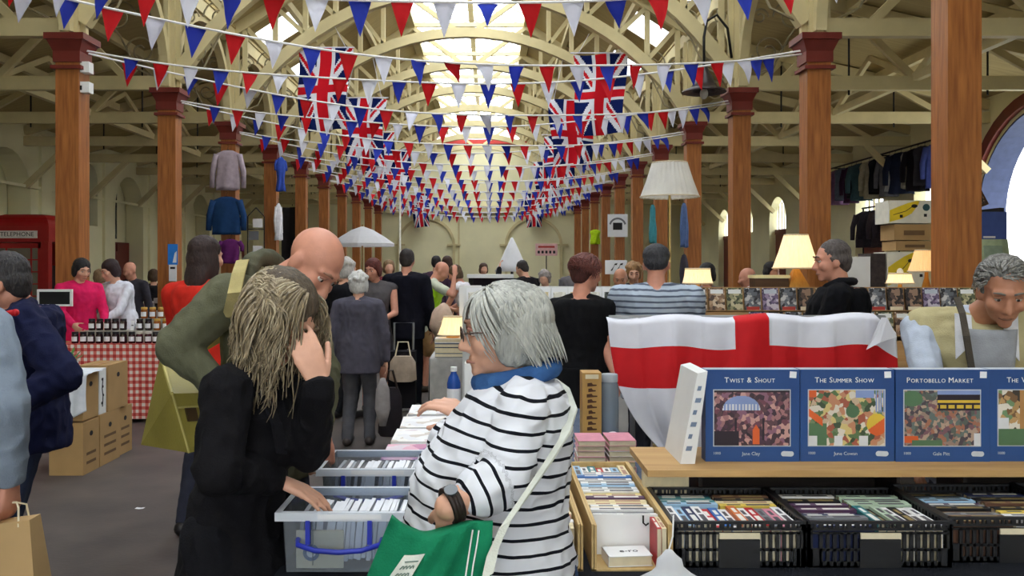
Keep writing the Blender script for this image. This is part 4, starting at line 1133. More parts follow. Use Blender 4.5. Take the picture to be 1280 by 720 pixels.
# telephone box
pb = V((X(26, 14.2), 14.6, 0))
t = thing('telephone_box', 'red telephone box with domed top at the far left', 'telephone box', pb)
m_pred = mat('pillar box red', (150, 24, 26), .35, var=.06)
mb = MB(); W2 = .43
for sx in (-1, 1):
    for sy in (-1, 1): mb.span(sx * W2 - .06, sx * W2 + .06, sy * W2 - .06, sy * W2 + .06, 0, 2.05)
mb.span(-W2 - .08, W2 + .08, -W2 - .08, W2 + .08, 0, .12); mb.span(-W2, W2, W2 - .03, W2, .1, 2.0); mb.span(-W2 - .07, W2 + .07, -W2 - .07, W2 + .07, 1.98, 2.22)
mb.build('frame', m_pred, t, local=True)
mb = MB(); rings = []
for i in range(7):
    a = i / 6 * PI / 2; s = (W2 + .07) * (math.cos(a) * .55 + .45) if i < 6 else .12
    rings.append([(s * x, s * y, 2.22 + .22 * math.sin(a)) for x, y in ((-1, -1), (0, -1.02), (1, -1), (1.02, 0), (1, 1), (0, 1.02), (-1, 1), (-1.02, 0))])
mb.loft(rings); mb.build('dome', m_pred, t, local=True)
mb = MB(); mb.span(-.32, .32, -W2 - .085, -W2 - .07, 2.04, 2.16); pn = mb.build('sign_panel', mat('opal sign glass', (214, 206, 200), .3), t, local=True)
me = text_mesh('TELEPHONE', .1, .001); me.materials.append(m_dark); me.transform(Matrix.Translation((0, -W2 - .0865, 2.1))); link(me, 'lettering', t, local=True)
mb = MB(); y_ = -W2 - .02
mb.span(-.37, .37, y_ - .02, y_ + .02, .14, .34); mb.span(-.37, -.31, y_ - .02, y_ + .02, .14, 1.96); mb.span(.31, .37, y_ - .02, y_ + .02, .14, 1.96); mb.span(-.37, .37, y_ - .02, y_ + .02, 1.88, 1.96)
for x in (-.2, .2): mb.span(x - .012, x + .012, y_ - .015, y_ + .015, .3, 1.9)
for k in range(1, 8): mb.span(-.33, .33, y_ - .015, y_ + .015, .32 + k * .195, .34 + k * .195)
dr = mb.build('door', m_pred, t, local=True)
mb = MB(); mb.span(-.31, .31, y_ - .003, y_ + .003, .34, 1.88); mb.build('pane', mat_glass('phone box glass', (196, 190, 170), .7), dr, local=True)
mb = MB(); mb.span(.32, .35, y_ - .05, y_ - .02, 1.0, 1.16); mb.build('handle', m_iron, dr, local=True)
mb = MB(); mb.span(-.2, .2, .2, .38, 1.0, 1.6); mb.build('telephone', m_black, t, local=True)

# ---- garments -----------------------------------------------------------
def garment(name, label, loc, w, h, col, rz=0.0, sleeve=.6, cat='garment', group=None, thick=.07, seed=0, flare=1.0):
    t = thing(name, label, cat, loc, rz, group)
    mb = MB(); rings = []
    for i in range(13):
        v = i / 12; z = -v * h
        if v < .12: hw = w * (.16 + .34 * (v / .12) ** .6)
        else: hw = w * (.5 - .05 * math.sin((v - .12) * 3.4) + (flare - 1) * (v - .12) * .5)
        th = thick * (.3 + .7 * min(1, v * 4))
        rings.append([V(((hw + .012 * math.sin(seed + v * 9)) * math.cos(a), th * math.sin(a) * (1 + .35 * math.sin(a * 5 + seed + v * 3) * v), z + .012 * math.sin(a * 3 + seed) * v)) for a in [2 * PI * k / 26 for k in range(26)]])
    mb.loft(list(reversed(rings)))
    if sleeve:
        for s in (-1, 1):
            p0 = V((s * w * .44, 0, -.1 * h)); p1 = V((s * w * .60, .01, -.1 * h - sleeve * h * .5)); p2 = V((s * w * .62, -.01, -.1 * h - sleeve * h))
            mb.tube([p0, p1, p2], [w * .13, w * .115, w * .10], 10)
    mb.build('cloth', mat_cloth('cloth %d %d %d' % col, col), t, smooth=True, local=True)
    mb = MB(); mb.tube([(-w * .3, 0, -.03), (0, 0, .01), (w * .3, 0, -.03)], .006, 6); mb.tube([(0, 0, .005), (0, 0, .05), (.02, 0, .075), (.01, 0, .095), (-.01, 0, .09)], .004, 6)
    mb.build('hanger', m_iron, t, local=True)
    return t
c = P(285, 188, 15.6); garment('cardigan', 'pale mauve cardigan hanging on the third left column', c, .44, .70, (168, 152, 160), .1, .85, seed=1)
c = P(283, 246, 15.55); garment('jacket', 'dark blue jacket hanging below the mauve cardigan', c, .5, .66, (32, 62, 104), 0, .8, seed=2, flare=1.1)
c = P(288, 299, 15.5); garment('blouse', 'purple top hanging below the dark blue jacket', c, .34, .42, (96, 36, 96), 0, .4, seed=3)
c = P(348, 254, 18.6); garment('shirt', 'white shirt hanging on the fourth left column', c, .2, .78, (230, 228, 232), 1.2, .7, seed=4)
c = P(351, 196, 18.4); garment('shirt', 'blue shirt hanging high on the fourth left column', c, .2, .72, (58, 84, 176), .6, .3, seed=5)
t = thing('poster', 'bright blue poster fixed to the second left column', 'poster', P(216, 331, 12.73))
c = P(216, 318, 12.74); mb = MB(); mb.box((c.x, c.y, c.z), (.14, .012, .30)); mb.build('sheet', mat('poster blue', (36, 130, 226), .5), t)
mb = MB(); mb.prism([(c.x + .0, c.y - .008, c.z - .12), (c.x + .055, c.y - .008, c.z - .12), (c.x + .06, c.y - .008, c.z + .05), (c.x + .03, c.y - .008, c.z + .02)], (0, 1, 0), .003); mb.build('white_figure', m_paper, t)
t = thing('notice', 'white notice below the blue poster on the second left column', 'notice', P(216, 350, 12.73))
c = P(216, 341, 12.74); mb = MB(); mb.box((c.x, c.y, c.z), (.11, .012, .24)); mb.build('sheet', m_paper, t)
mb = MB(); mb.box((c.x, c.y - .007, c.z + .07), (.07, .002, .03)); mb.build('heading', m_dark, t)
# picture stand between columns
c = P(320, 330, 17.0)
t = thing('picture_stand', 'dark wire stand of small pictures behind the bald man', 'stand', (c.x, c.y, 0))
mb = MB()
for s in (-.16, .16): mb.tube([(c.x + s, c.y, 0), (c.x + s, c.y, 2.55), (c.x, c.y, 2.72)], .012, 6)
for z in (.5, 1.1, 1.7, 2.3): mb.tube([(c.x - .16, c.y, z), (c.x + .16, c.y, z)], .01, 6)
mb.build('frame', m_iron, t)
for k, z in enumerate((1.35, 1.62, 1.9, 2.18, 2.42)):
    mb = MB(); mb.box((c.x + .04 * (-1) ** k, c.y - .02, z), (.19, .012, .17)); mb.build('picture', (m_paper, mat('grey print', (120, 120, 124), .6))[k % 2], t)
t = thing('dark_booth', 'dark folding screen standing beyond the fourth left column', 'screen', (X(368, 23.4), 23.4, 0))
for k in range(3):
    mb = MB(); mb.box((X(357 + k * 11, 23.4), 23.4 + .06 * (-1) ** k, 1.6), (.24, .03, 3.1), Matrix.Rotation(.4 * (-1) ** k, 3, 'Z')); mb.build('panel', mat_cloth('dark screen cloth', (38, 34, 34)), t)
# parasol and pole
c = P(453, 306, 24.0)
t = thing('parasol', 'large white parasol standing open behind the crowd', 'parasol', (c.x, c.y, 0))
mb = MB(); nk = 8; top = 1.6 + (332 - 283) * 24 / 1100
def pr(r, z, sc_): return [(r * (1 - sc_ * (.5 - .5 * math.cos(k * 2 * PI / 4 * 2))) * math.cos(k * 2 * PI / 32), r * (1 - sc_ * (.5 - .5 * math.cos(k * 2 * PI / 32 * 8))) * math.sin(k * 2 * PI / 32), z) for k in range(32)]
mb.loft([pr(.87, top - .55, .05), pr(.87, top - .47, .05), pr(.6, top - .28, .03), pr(.3, top - .1, .02), pr(.03, top, 0)], cap=False)
mb.build('canopy', mat_translucent('white parasol canvas', (244, 244, 246), .4), t, local=True)
mb = MB(); mb.tube([(0, 0, .1), (0, 0, top + .05)], .022, 8); mb.build('pole', m_plank, t, local=True)
mb = MB()
for k in range(8): a = k * PI / 4; mb.tube([(0, 0, top - .08), (.82 * math.cos(a), .82 * math.sin(a), top - .5)], .008, 5)
mb.build('ribs', m_plank, t, local=True)
mb = MB(); mb.lathe([(0, 0), (.28, 0), (.28, .06), (.05, .1), (0, .1)], n=16); mb.build('base', mat('grey stone', (140, 134, 124), .8), t, local=True)
t = thing('white_pole', 'tall thin white pole standing by the parasol', 'pole', (X(500, 25), 25, 0))
mb = MB(); mb.tube([(0, 0, .04), (0, 0, 3.95)], .03, 8); mb.build('shaft', mat('white enamel', (238, 234, 216), .4), t, local=True)
mb = MB(); mb.lathe([(0, 0), (.22, 0), (.2, .05), (.04, .08), (0, .08)], n=16); mb.build('foot', m_iron, t, local=True)

# ================================================================ bookstall behind the flag
m_stand = mat_wood('pale oak shelf', (190, 152, 104), (166, 126, 80), .6, axis='x')
t = thing('book_stand', 'stepped wooden stand of paperbacks facing the front, behind the flag', 'book stand', (2.5, 6.6, 0))
LED = ((1.268, 6.34), (1.10, 6.22), (.925, 6.10))
for k, (z, y) in enumerate(LED):
    mb = MB(); mb.span(1.42, 3.72, y - .03, y + .12, z - .028, z); mb.span(1.42, 3.72, y - .03, y - .018, z, z + .012); mb.build('ledge', m_stand, t)
    mb = MB(); mb.span(1.42, 3.72, y + .09, y + .10, z, z + .175); mb.build('backboard', m_stand, t)
for x in (1.43, 2.56, 3.69):
    mb = MB(); mb.prism([(x, 6.06, 0), (x, 6.62, 0), (x, 6.62, 1.43), (x, 6.42, 1.43)], (1, 0, 0), .03); mb.build('side_frame', m_stand, t)
cov2 = [mat_voronoi('old cover sepia', [(124, 96, 74), (176, 146, 116), (72, 54, 44), (150, 118, 92), (206, 186, 160)], 46, .5),
        mat_voronoi('old cover grey', [(70, 70, 76), (134, 134, 138), (196, 194, 192), (40, 40, 46), (100, 104, 112)], 46, .5),
        mat_voronoi('old cover violet', [(110, 92, 122), (152, 134, 160), (78, 66, 92), (200, 190, 200)], 46, .5),
        mat_voronoi('old cover dark', [(46, 36, 34), (86, 66, 58), (30, 26, 28), (150, 120, 100)], 46, .5),
        mat_voronoi('old cover green', [(96, 100, 72), (150, 146, 110), (64, 66, 50), (196, 186, 150)], 46, .5)]
CN = ['sepia', 'grey', 'violet', 'dark', 'olive']
FB = {}
def facing(ci, loc, label):
    if ci not in FB:
        o = thing('paperback_book', label, 'book', (0, 0, 0), 0, 'front facing paperbacks on the stand')
        mb = MB(); mb.span(-.056, .056, 0, .002, 0, .172); mb.span(-.056, .056, .018, .02, 0, .172); mb.span(-.056, -.054, .002, .018, 0, .172); mb.build('cover', cov2[ci], o, local=True)
        mb = MB(); mb.span(-.054, .054, .002, .018, .002, .170); mb.build('pages', m_page, o, local=True)
        mb = MB(); mb.span(-.046, .046, -.0008, 0, .01 if ci % 2 else .13, .035 if ci % 2 else .16); mb.build('title_panel', (m_white, mat('cover red', (176, 60, 52), .5), m_silver, m_page, m_white)[ci], o, local=True)
        FB[ci] = o; o.location = loc; o.rotation_euler = (-.18, 0, 0); return
    dup(FB[ci], loc, 0, label, 'front facing paperbacks on the stand', rot=(-.18, 0, 0))
for r_, (z, y) in enumerate(LED):
    for i in range(17):
        if r_ and i < 12 and not (r_ == 1 and i > 2 and i < 12): continue
        ci = (0, 0, 4, 1, 2, 1, 3, 0, 2, 3, 1, 3, 3, 2, 1, 4, 0)[(i + r_ * 5) % 17]
        facing(ci, (1.51 + i * .1295, y + .012, z + .001), '%s covered paperback, %s from the left on the %s ledge of the stand' % (CN[ci], ORD[i], ('top', 'middle', 'lowest')[r_]))
# table behind it with lamps
table('lamp_table', 'high table of lamps behind the paperback stand', 1.565, 3.34, 6.72, 7.5, 1.2, mat_cloth('brown baize', (84, 66, 50)), .5)
m_shade = mat_lampshade('unlit pleated shade', (246, 243, 236), .0)
m_shlit = mat_lampshade('lit cream shade', (246, 240, 226), .085)
m_shwarm = mat_lampshade('lit warm shade', (238, 208, 166), .07)
m_honey = mat_wood('honey turned wood', (206, 150, 62), (176, 116, 40), .4)
def lamp(label, x, y, zb, z0, z1, rb, rt, msh, base='turned', pleats=40, pole=False, name='table_lamp', sides=None):
    t = thing(name, label, 'lamp', (x, y, zb))
    mb = MB(); n_ = pleats * 2
    def ring(r, z): return [((r + (.006 if k % 2 else 0)) * math.cos(2 * PI * k / n_), (r + (.006 if k % 2 else 0)) * math.sin(2 * PI * k / n_), z - zb) for k in range(n_)]
    mb.keep = True
    mb.loft([ring(rb, z0), ring(rb * .5 + rt * .5 - .004, z0 * .5 + z1 * .5), ring(rt, z1)], cap=False)
    geo = mb.bm.faces[:]; bmesh.ops.solidify(mb.bm, geom=geo, thickness=.003)
    sh = mb.build('lamp_shade', msh, t, local=True, smooth=False)
    for r_, z_ in ((rb, z0 - zb), (rt, z1 - zb - .011)):
        mb = MB(); mb.tube([((r_ + .004) * math.cos(2 * PI * k / 40), (r_ + .004) * math.sin(2 * PI * k / 40), z_ + .006) for k in range(41)], .006, 6); mb.build('shade_trim', mat('cream braid', (214, 200, 170), .8), sh, local=True, smooth=True)
    mb = MB(); H_ = z0 - zb
    if base == 'pole': mb.lathe([(0, 0), (.15, 0), (.15, .02), (.02, .05), (.011, .08), (.011, H_ + .1), (0, H_ + .1)], n=16)
    elif base == 'pyramid': mb.lathe([(0, 0), (.12, 0), (.12, .03), (.105, .05), (.11, H_ - .13), (.03, H_ - .005), (.012, H_ + .08), (0, H_ + .08)], n=4, M=Matrix.Rotation(PI / 4, 3, 'Z'))
    else: mb.lathe([(0, 0), (.06, 0), (.06, .015), (.022, .03), (.035, H_ * .4), (.045, H_ * .55), (.018, H_ * .85), (.01, H_ + .06), (0, H_ + .06)], n=16)
    mb.build('lamp_base', {'pole': mat('brass', (176, 150, 90), .3, metal=.8), 'pyramid': m_honey}.get(base, m_honey), t, local=True, smooth=.5)
    mb = MB(); mb.ell((0, 0, H_ + .09), (.025, .025, .035)); mb.build('bulb', mat_translucent('opal bulb', (250, 246, 236), .5), t, local=True, smooth=True)
    return t
lamp('tall floor lamp with a big white pleated shade above the bookstall', X(837, 7.75), 7.75, 0, Z(247, 7.75), Z(203, 7.75), 36 * 7.75 / 1100, 21 * 7.75 / 1100, m_shade, 'pole', 30, name='floor_lamp')
lamp('large cream cone lampshade on a honey coloured base left of the black coated man', X(995, 6.95), 6.95, 1.2, Z(336, 6.95), Z(293, 6.95), .175, .085, m_shlit, 'pyramid', 26)
lamp('squat glowing lamp behind the striped jumper man\'s shoulder', X(872, 6.9), 6.9, 1.2, Z(355, 6.9), Z(335, 6.9), .112, .09, m_shlit)
lamp('squat glowing lamp below the banana boxes', X(1125, 6.9), 6.9, 1.2, Z(355, 6.9), Z(341, 6.9), .10, .075, m_shlit)
table('small_table', 'small high table behind the nearest right column', 3.36, 3.84, 7.16, 7.6, 1.2, None)
lamp('warm glowing dome lamp half hidden by the nearest right column', X(1158, 7.38), 7.38, 1.2, Z(340, 7.38), Z(312, 7.38), .14, .083, m_shwarm)
t = thing('wooden_box', 'flat wooden box with a cream lid left of the cone lamp', 'box', (X(961, 6.95), 6.95, 1.2))
mb = MB(); mb.span(-.13, .13, -.08, .08, 0, .30); mb.bevel(.005); mb.build('body', mat_wood('dark oak', (96, 66, 40), (70, 46, 28), .5, axis='x'), t, local=True)
mb = MB(); mb.span(-.14, .14, -.09, .09, .301, .325); mb.bevel(.004); mb.build('lid', mat('cream lid', (240, 226, 170), .5), t, local=True)
# banana boxes and other stock on shelving
t = thing('stock_shelf', 'dark metal shelving carrying banana boxes behind the bookstall', 'shelving', (X(1130, 8.5), 8.5, 0))
x0, x1 = X(1055, 8.4), X(1172, 8.4)
for z in (.3, 1.38):
    mb = MB(); mb.span(x0, x1, 8.3, 8.75, z - .03, z); mb.build('shelf', m_iron, t)
for x in (x0 + .02, x1 - .02):
    for y in (8.32, 8.73): mb = MB(); mb.span(x - .02, x + .02, y - .02, y + .02, 0, 1.38); mb.build('upright', m_iron, t)
def bbox(label, px0, px1, py0, py1, kind, d=8.4):
    a, b = P(px0, py1, d), P(px1, py0, d); w_ = b.x - a.x; h_ = b.z - a.z
    t = thing('banana_box' if kind == 'banana' else 'stock_box', label, 'box', ((a.x + b.x) / 2, d + .15, a.z), 0, 'boxes stacked on the stock shelf')
    mb = MB(); mb.span(-w_ / 2, w_ / 2, -.15, .15, 0, h_ * .98); mb.bevel(.005, 1); mb.build('box', {'banana': mat('white box board', (226, 222, 206), .7), 'white': m_white, 'brown': m_card, 'dark': mat('dark book stack', (58, 48, 46), .7, var=.4, scale=30)}[kind], t, local=True)
    if kind == 'banana':
        mb = MB(); pts = [(-.48, .06), (-.2, .2), (.02, .42), (.16, .78), (.2, .95), (.12, .96), (-.08, .86), (-.3, .70), (-.48, .56)]
        mb.prism([(u * w_, -.1515, v * h_) for u, v in pts], (0, 1, 0), .002); mb.build('banana_print', mat('banana yellow', (226, 196, 40), .6), t, local=True)
        mb = MB(); mb.tube([(-.4 * w_, -.153, .36 * h_), (-.12 * w_, -.153, .52 * h_), (.1 * w_, -.153, .8 * h_)], .003, 4); mb.ell((.08 * w_, -.1525, .74 * h_), (.03, .003, .018)); mb.build('banana_outline', m_dark, t, local=True)
        for q, (u, v) in enumerate(((-.22, .3), (.33, .34))): mb = MB(); mb.span(u * w_ - .014, u * w_ + .014, -.153, -.15, v * h_ - .014, v * h_ + .014); mb.build('hand_hole', m_dark, t, local=True)
        mb = MB(); mb.prism([(.35 * w_ + .034 * math.cos(k * PI / 8), -.1515, .68 * h_ + .034 * math.sin(k * PI / 8)) for k in range(16)], (0, 1, 0), .002); mb.build('round_logo', mat('dark teal print', (44, 84, 86), .6), t, local=True)
    elif kind == 'brown':
        mb = MB(); mb.span(-.25 * w_, .3 * w_, -.152, -.15, h_ * .3, h_ * .6); mb.build('printed_panel', mat('brown box print', (110, 84, 56), .8), t, local=True)
bbox('white box with a big yellow banana, topmost of the stock boxes', 1111, 1166, 250, 279, 'banana')
bbox('brown carton directly under the top banana box', 1118, 1165, 280, 300, 'brown')
bbox('thin brown carton in the middle of the banana box stack', 1120, 1165, 301, 313, 'brown')
bbox('lower white and yellow banana box behind the small lamp', 1109, 1160, 314, 360, 'banana')
bbox('white carton on the stock shelf behind the black coated man', 1058, 1088, 320, 360, 'white')
bbox('stack of dark albums beside the white carton', 1089, 1107, 316, 360, 'dark')

# white print stand left of the bookstall
t = thing('print_stand', 'white topped stand of prints in sleeves beyond the black dress woman', 'print stand', (.65, 7.0, 0))
x0, x1 = X(578, 6.9), X(860, 6.9)
mb = MB(); mb.span(x0, x1, 6.85, 7.5, 1.10, 1.14); mb.build('top_board', m_white, t)
mb = MB(); mb.span(x0, x1, 6.9, 6.92, .3, 1.10); mb.build('front_board', mat('pale grey board', (206, 206, 204), .7), t)
mb = MB(); mb.span(x0, x1, 7.2, 7.22, 1.14, 1.43); mb.build('back_board', m_white, t)
for x in (x0 + .05, x1 - .05):
    for y in (6.95, 7.45): mb = MB(); mb.span(x - .03, x + .03, y - .03, y + .03, 0, 1.1); mb.build('leg', m_steel, t)
pv = [mat_voronoi('pale print', [(226, 222, 206), (200, 196, 178), (236, 234, 226), (170, 168, 150), (214, 210, 196)], 30), mat_voronoi('dark photo', [(70, 78, 74), (120, 124, 116), (44, 50, 50), (160, 160, 150)], 40), mat_voronoi('warm print', [(236, 224, 190), (214, 196, 150), (240, 234, 214)], 30)]
for i in range(13):
    x = x0 + .09 + i * .138; k = (0, 2, 0, 0, 2, 0, 2, 0, 1, 0, 1, 0, 1)[i]
    t = thing('framed_print', '%s mounted print, %s from the left on the white print stand' % (('pale', 'dark', 'cream')[k], ORD[i]), 'print', (x, 7.12, 1.142), 0, 'prints on the white stand')
    M_ = Matrix.Rotation(-.12, 3, 'X')
    mb = MB(); mb.box(M_ @ V((0, 0, .14)), (.128, .006, .28), M_); mb.build('mount', m_paper, t, local=True)
    mb = MB(); mb.box(M_ @ V((0, -.004, .145)), (.098, .003, .2), M_); mb.build('picture', pv[k], t, local=True)
# table with lamp shade, books and boards left of the print stand
table('stall_table', 'small table in a grey cloth behind the striped woman\'s face', -.52, .12, 7.56, 8.3, .80, mat_cloth('pale grey cloth', (176, 174, 170)), .15)
for i, (c_, nm) in enumerate((('grey', 'bottom'), ('cream', 'second'), ('navy', 'third'), ('white', 'topmost'))):
    mb = MB(); mb.span(-.48, -.2, 7.62, 7.82, .802 + i * .042, .842 + i * .042); mb.bevel(.003, 1)
    o = mb.build('hardback_book', mat('book ' + c_, BCOL[c_][0]), loc=(-.34, 7.72, .802 + i * .042), label='%s hardback, %s of the pile under the cream shade' % (c_, nm), cat='book', group='hardbacks under the cream shade')
    mb = MB(); mb.span(-.481, -.199, 7.619, 7.68, .81 + i * .042, .834 + i * .042); mb.build('pages', m_page, o)
lamp('cream pleated lampshade on a pile of hardbacks behind the striped woman\'s face', X(566, 7.72), 7.72, .972, .99, Z(395, 7.72), .13, .075, m_shlit, pleats=18)
t = thing('white_board', 'bright white board standing on the grey cloth table', 'board', (X(588, 7.9), 7.9, .802))
mb = MB(); mb.box((0, 0, .31), (.2, .02, .62)); mb.bevel(.003); mb.build('panel', m_white, t, local=True)
mb = MB(); mb.span(-.1, .1, .01, .16, 0, .012); mb.build('foot', m_white, t, local=True)
t = thing('cushion_bundle', 'beige padded bundle beside the man in the lime vest', 'bundle', (X(553, 9.6), 9.6, .78))
mb = MB(); mb.ell((0, 0, .2), (.13, .12, .2), seg=20, rings=12); o = mb.build('bundle', mat_cloth('beige wadding', (206, 178, 158)), t, local=True, smooth=True)
for v in o.data.vertices: v.co += .04 * noise.noise_vector(v.co * 7)
mb = MB(); mb.tube([(.115 * math.cos(a), .105 * math.sin(a) - .005, .2 + .02 * math.sin(3 * a)) for a in [2 * PI * k / 24 for k in range(25)]], .012, 5); mb.build('cord', m_page, t, local=True)
table('stall_table', 'green draped table beside the man in the lime vest', X(545, 9.4), X(600, 9.4), 9.4, 10.4, .78, mat_cloth('bottle green cloth', (44, 112, 62)), .05)

# ---- things hung along the right columns --------------------------------
c = P(772, 282, 24.7)
t = thing('poster', 'white poster with a dark photo fixed to a distant right column', 'poster', (c.x, c.y, c.z - .32))
mb = MB(); mb.box((c.x, c.y, c.z), (.56, .02, .64)); mb.build('sheet', m_paper, t)
mb = MB(); mb.box((c.x, c.y - .012, c.z - .02), (.26, .004, .2)); mb.build('photo', m_dark, t)
mb = MB(); mb.ribbon([(c.x + .22 * math.cos(a), c.y - .012, c.z - .02 + .22 * math.sin(a)) for a in [PI * (.08 + .84 * k / 14) for k in range(15)]], .004, .05, (0, 1, 0)); mb.build('arched_heading', mat('grey print', (120, 120, 124), .6), t)
c = P(744, 287, 30.6); garment('safety_vest', 'lime safety vest hanging on a distant right column', c, .36, .5, (190, 226, 40), 0, 0, seed=7)
c = P(816, 256, 18.5); garment('dress', 'teal dress hanging edge-on beside a right column', c, .12, .8, (70, 140, 150), .5, 0, seed=8, flare=1.5)
c = P(855, 254, 15.6); garment('dress', 'slate blue dress hanging beside the third right column', c, .13, .78, (84, 104, 146), .4, 0, seed=9, flare=1.3)
c = P(855, 318, 15.5); garment('coat', 'dark grey coat hanging below the slate blue dress', c, .16, .7, (60, 56, 66), .4, 0, seed=10)
c = P(683, 312, 32)
t = thing('stall_sign', 'pink and white sign standing near the far end wall', 'sign', (c.x, c.y, 0))
mb = MB(); mb.box((c.x, c.y, c.z), (.8, .03, .44)); mb.build('panel', mat('pale pink board', (226, 180, 176), .6), t)
mb = MB(); mb.box((c.x, c.y - .02, c.z + .1), (.6, .01, .07)); mb.build('heading', mat('cover red', (176, 60, 52), .5), t)
mb = MB()
for k in range(5): mb.box((c.x - .28 + k * .14, c.y - .02, c.z - .09), (.08, .01, .1))
mb.build('figures', m_dark, t)
mb = MB(); mb.tube([(c.x, c.y + .03, 0), (c.x, c.y + .03, c.z)], .02, 6); mb.build('post', m_iron, t)
c = P(770, 334, 12.5)
t = thing('stall_sign', 'white card with slanting dark strokes behind the red haired woman', 'sign', (c.x, c.y, 0))
mb = MB(); mb.box((c.x, c.y, c.z), (.31, .012, .2)); mb.build('panel', m_paper, t)
for k, x in enumerate((-.05, .03)):
    mb = MB(); mb.prism([(c.x + x - .03, c.y - .008, c.z - .05), (c.x + x - .005, c.y - .008, c.z - .05), (c.x + x + .03, c.y - .008, c.z + .05), (c.x + x + .07, c.y - .008, c.z + .06), (c.x + x + .06, c.y - .008, c.z + .03), (c.x + x + .03, c.y - .008, c.z + .03)], (0, 1, 0), .002); mb.build('painted_stroke', m_dark, t)
mb = MB(); mb.tube([(c.x, c.y + .015, 0), (c.x, c.y + .015, c.z)], .014, 6); mb.build('post', m_steel, t)

# ---- rail of clothes by the right wall ----------------------------------
t = thing('clothes_rail', 'high rail of jackets running along the right wall', 'clothes rail', (8.7, 19.5, 4.0))
mb = MB(); mb.tube([(8.62, 16.8, 4.05), (8.62, 22.4, 4.05)], .02, 8); mb.build('rail', m_iron, t)
for y in (17.0, 19.6, 22.2): mb = MB(); mb.tube([(8.62, y, 4.05), (8.99, y, 4.05)], .015, 6); mb.build('bracket', m_iron, t)
cl = [('black', (34, 32, 38)), ('mauve', (120, 88, 116)), ('slate', (96, 104, 118)), ('plum', (58, 28, 52)), ('black', (30, 28, 34)), ('teal', (70, 96, 104)), ('khaki', (150, 142, 118)), ('stone', (172, 162, 138)),
      ('black', (28, 28, 32)), ('grey', (104, 104, 112)), ('pale', (196, 198, 200)), ('navy', (30, 36, 58)), ('stone', (160, 156, 146)), ('black', (32, 28, 34)), ('charcoal', (60, 58, 64)), ('blue', (72, 84, 150))]
for i, (nm, col) in enumerate(cl):
    y = 22.0 - i * .33; z = 3.96
    garment('jacket', '%s garment, %s from the far end of the high rail by the right wall' % (nm, ORD[i]), (8.62 - .02 * (i % 3), y, z), .44 + .05 * (i % 3), .78 + .08 * (i % 2), col, R.uniform(-.2, .2), .7 if i % 2 else 0, group='garments on the high rail', seed=i)
t = thing('clothes_rail', 'low rail of dark suits beside the brown door on the right', 'clothes rail', (8.4, 18.6, 0))
mb = MB(); mb.tube([(8.2, 17.6, 2.86), (8.2, 19.4, 2.86)], .02, 8); mb.build('rail', m_iron, t)
for y in (17.65, 19.35): mb = MB(); mb.tube([(8.2, y, .02), (8.2, y, 2.86)], .018, 6); mb.build('upright', m_iron, t)
for i in range(5):
    garment('suit', 'dark grey suit, %s from the far end of the low rail' % ORD[i], (8.2, 19.2 - i * .36, 2.78), .46, .78, ((58, 50, 56), (48, 44, 50), (66, 56, 60))[i % 3], R.uniform(-.2, .2), .7, group='suits on the low rail', seed=20 + i)
# beside the open archway
t = thing('shelving_unit', 'dark shelving unit beside the open archway on the right', 'shelving', (6.15, 11.3, 0))
for x in (5.93, 6.45): mb = MB(); mb.span(x - .03, x + .03, 11.1, 11.5, 0, 2.33); mb.build('side', m_iron, t)
for z in (.3, .9, 1.5, 2.3): mb = MB(); mb.span(5.96, 6.42, 11.1, 11.5, z - .02, z); mb.build('shelf', m_iron, t)
t = thing('banner', 'blue banner board with small white lettering by the archway', 'banner', (6.22, 10.97, 0))
mb = MB(); mb.box((6.22, 10.97, 1.42), (.42, .03, 1.7)); mb.build('board', mat('banner blue', (62, 84, 150), .5), t)
mb = MB(); mb.span(6.02, 6.42, 10.82, 11.06, .0, .03); mb.span(6.2, 6.24, 10.955, 10.985, .03, .6); mb.build('foot', m_iron, t)
for k, (x_, z_, w_) in enumerate(((-.01, 1.955, .15), (.0, 1.895, .11))):
    mb = MB(); mb.span(6.22 + x_ - w_ / 2, 6.22 + x_ + w_ / 2, 10.951, 10.954, z_ - .012, z_ + .012); mb.build('lettering_line', (m_white, mat('cover red', (176, 60, 52), .5))[k], t)
t = thing('framed_picture', 'dark framed picture leaning on top of the shelving by the archway', 'picture', (6.2, 11.25, 2.302))
M_ = Matrix.Rotation(-.25, 3, 'X') @ Matrix.Rotation(-.35, 3, 'Y')
mb = MB(); mb.box((0, 0, .2), (.2, .02, .34), M_); mb.build('frame', mat_wood('dark oak', (96, 66, 40), (70, 46, 28), .5, axis='x'), t, local=True)
mb = MB(); mb.box(M_ @ V((0, -.012, 0)) + V((0, 0, .2)), (.15, .004, .28), M_); mb.build('canvas', cov2[3], t, local=True)
for k in range(3):
    x0 = X(1222, 9.3); carton('stock_box', 'dark carton, %s up in the stack behind the vest wearing man' % ('lowest', 'second', 'topmost')[k], x0, x0 + .42, 9.2, 9.6, .001 + k * .52, .517 + k * .52, mat('dark carton', (96, 90, 80), .8), group='cartons behind the vest wearing man', holes=False)
t = thing('cushion', 'pale green cushion leaning on the cartons behind the vest wearing man', 'cushion', (X(1243, 9.35), 9.4, 1.558))
mb = MB(); M_ = Matrix.Rotation(-.2, 3, 'X')
mb.box((0, 0, .16), (.34, .07, .32), M_); mb.bevel(.03, 3); mb.build('cover', mat_cloth('pale green fabric', (156, 168, 134)), t, local=True, smooth=True)
mb = MB(); mb.box(M_ @ V((0, -.037, 0)) + V((0, 0, .16)), (.2, .004, .18), M_); mb.build('panel', mat_cloth('grey green fabric', (136, 150, 128)), t, local=True)
mb = MB(); rr_ = [(WR + .25, R_OPEN - 1.93 * math.cos(PI * i / 24), 2.5 + 1.73 * math.sin(PI * i / 24)) for i in range(25)]
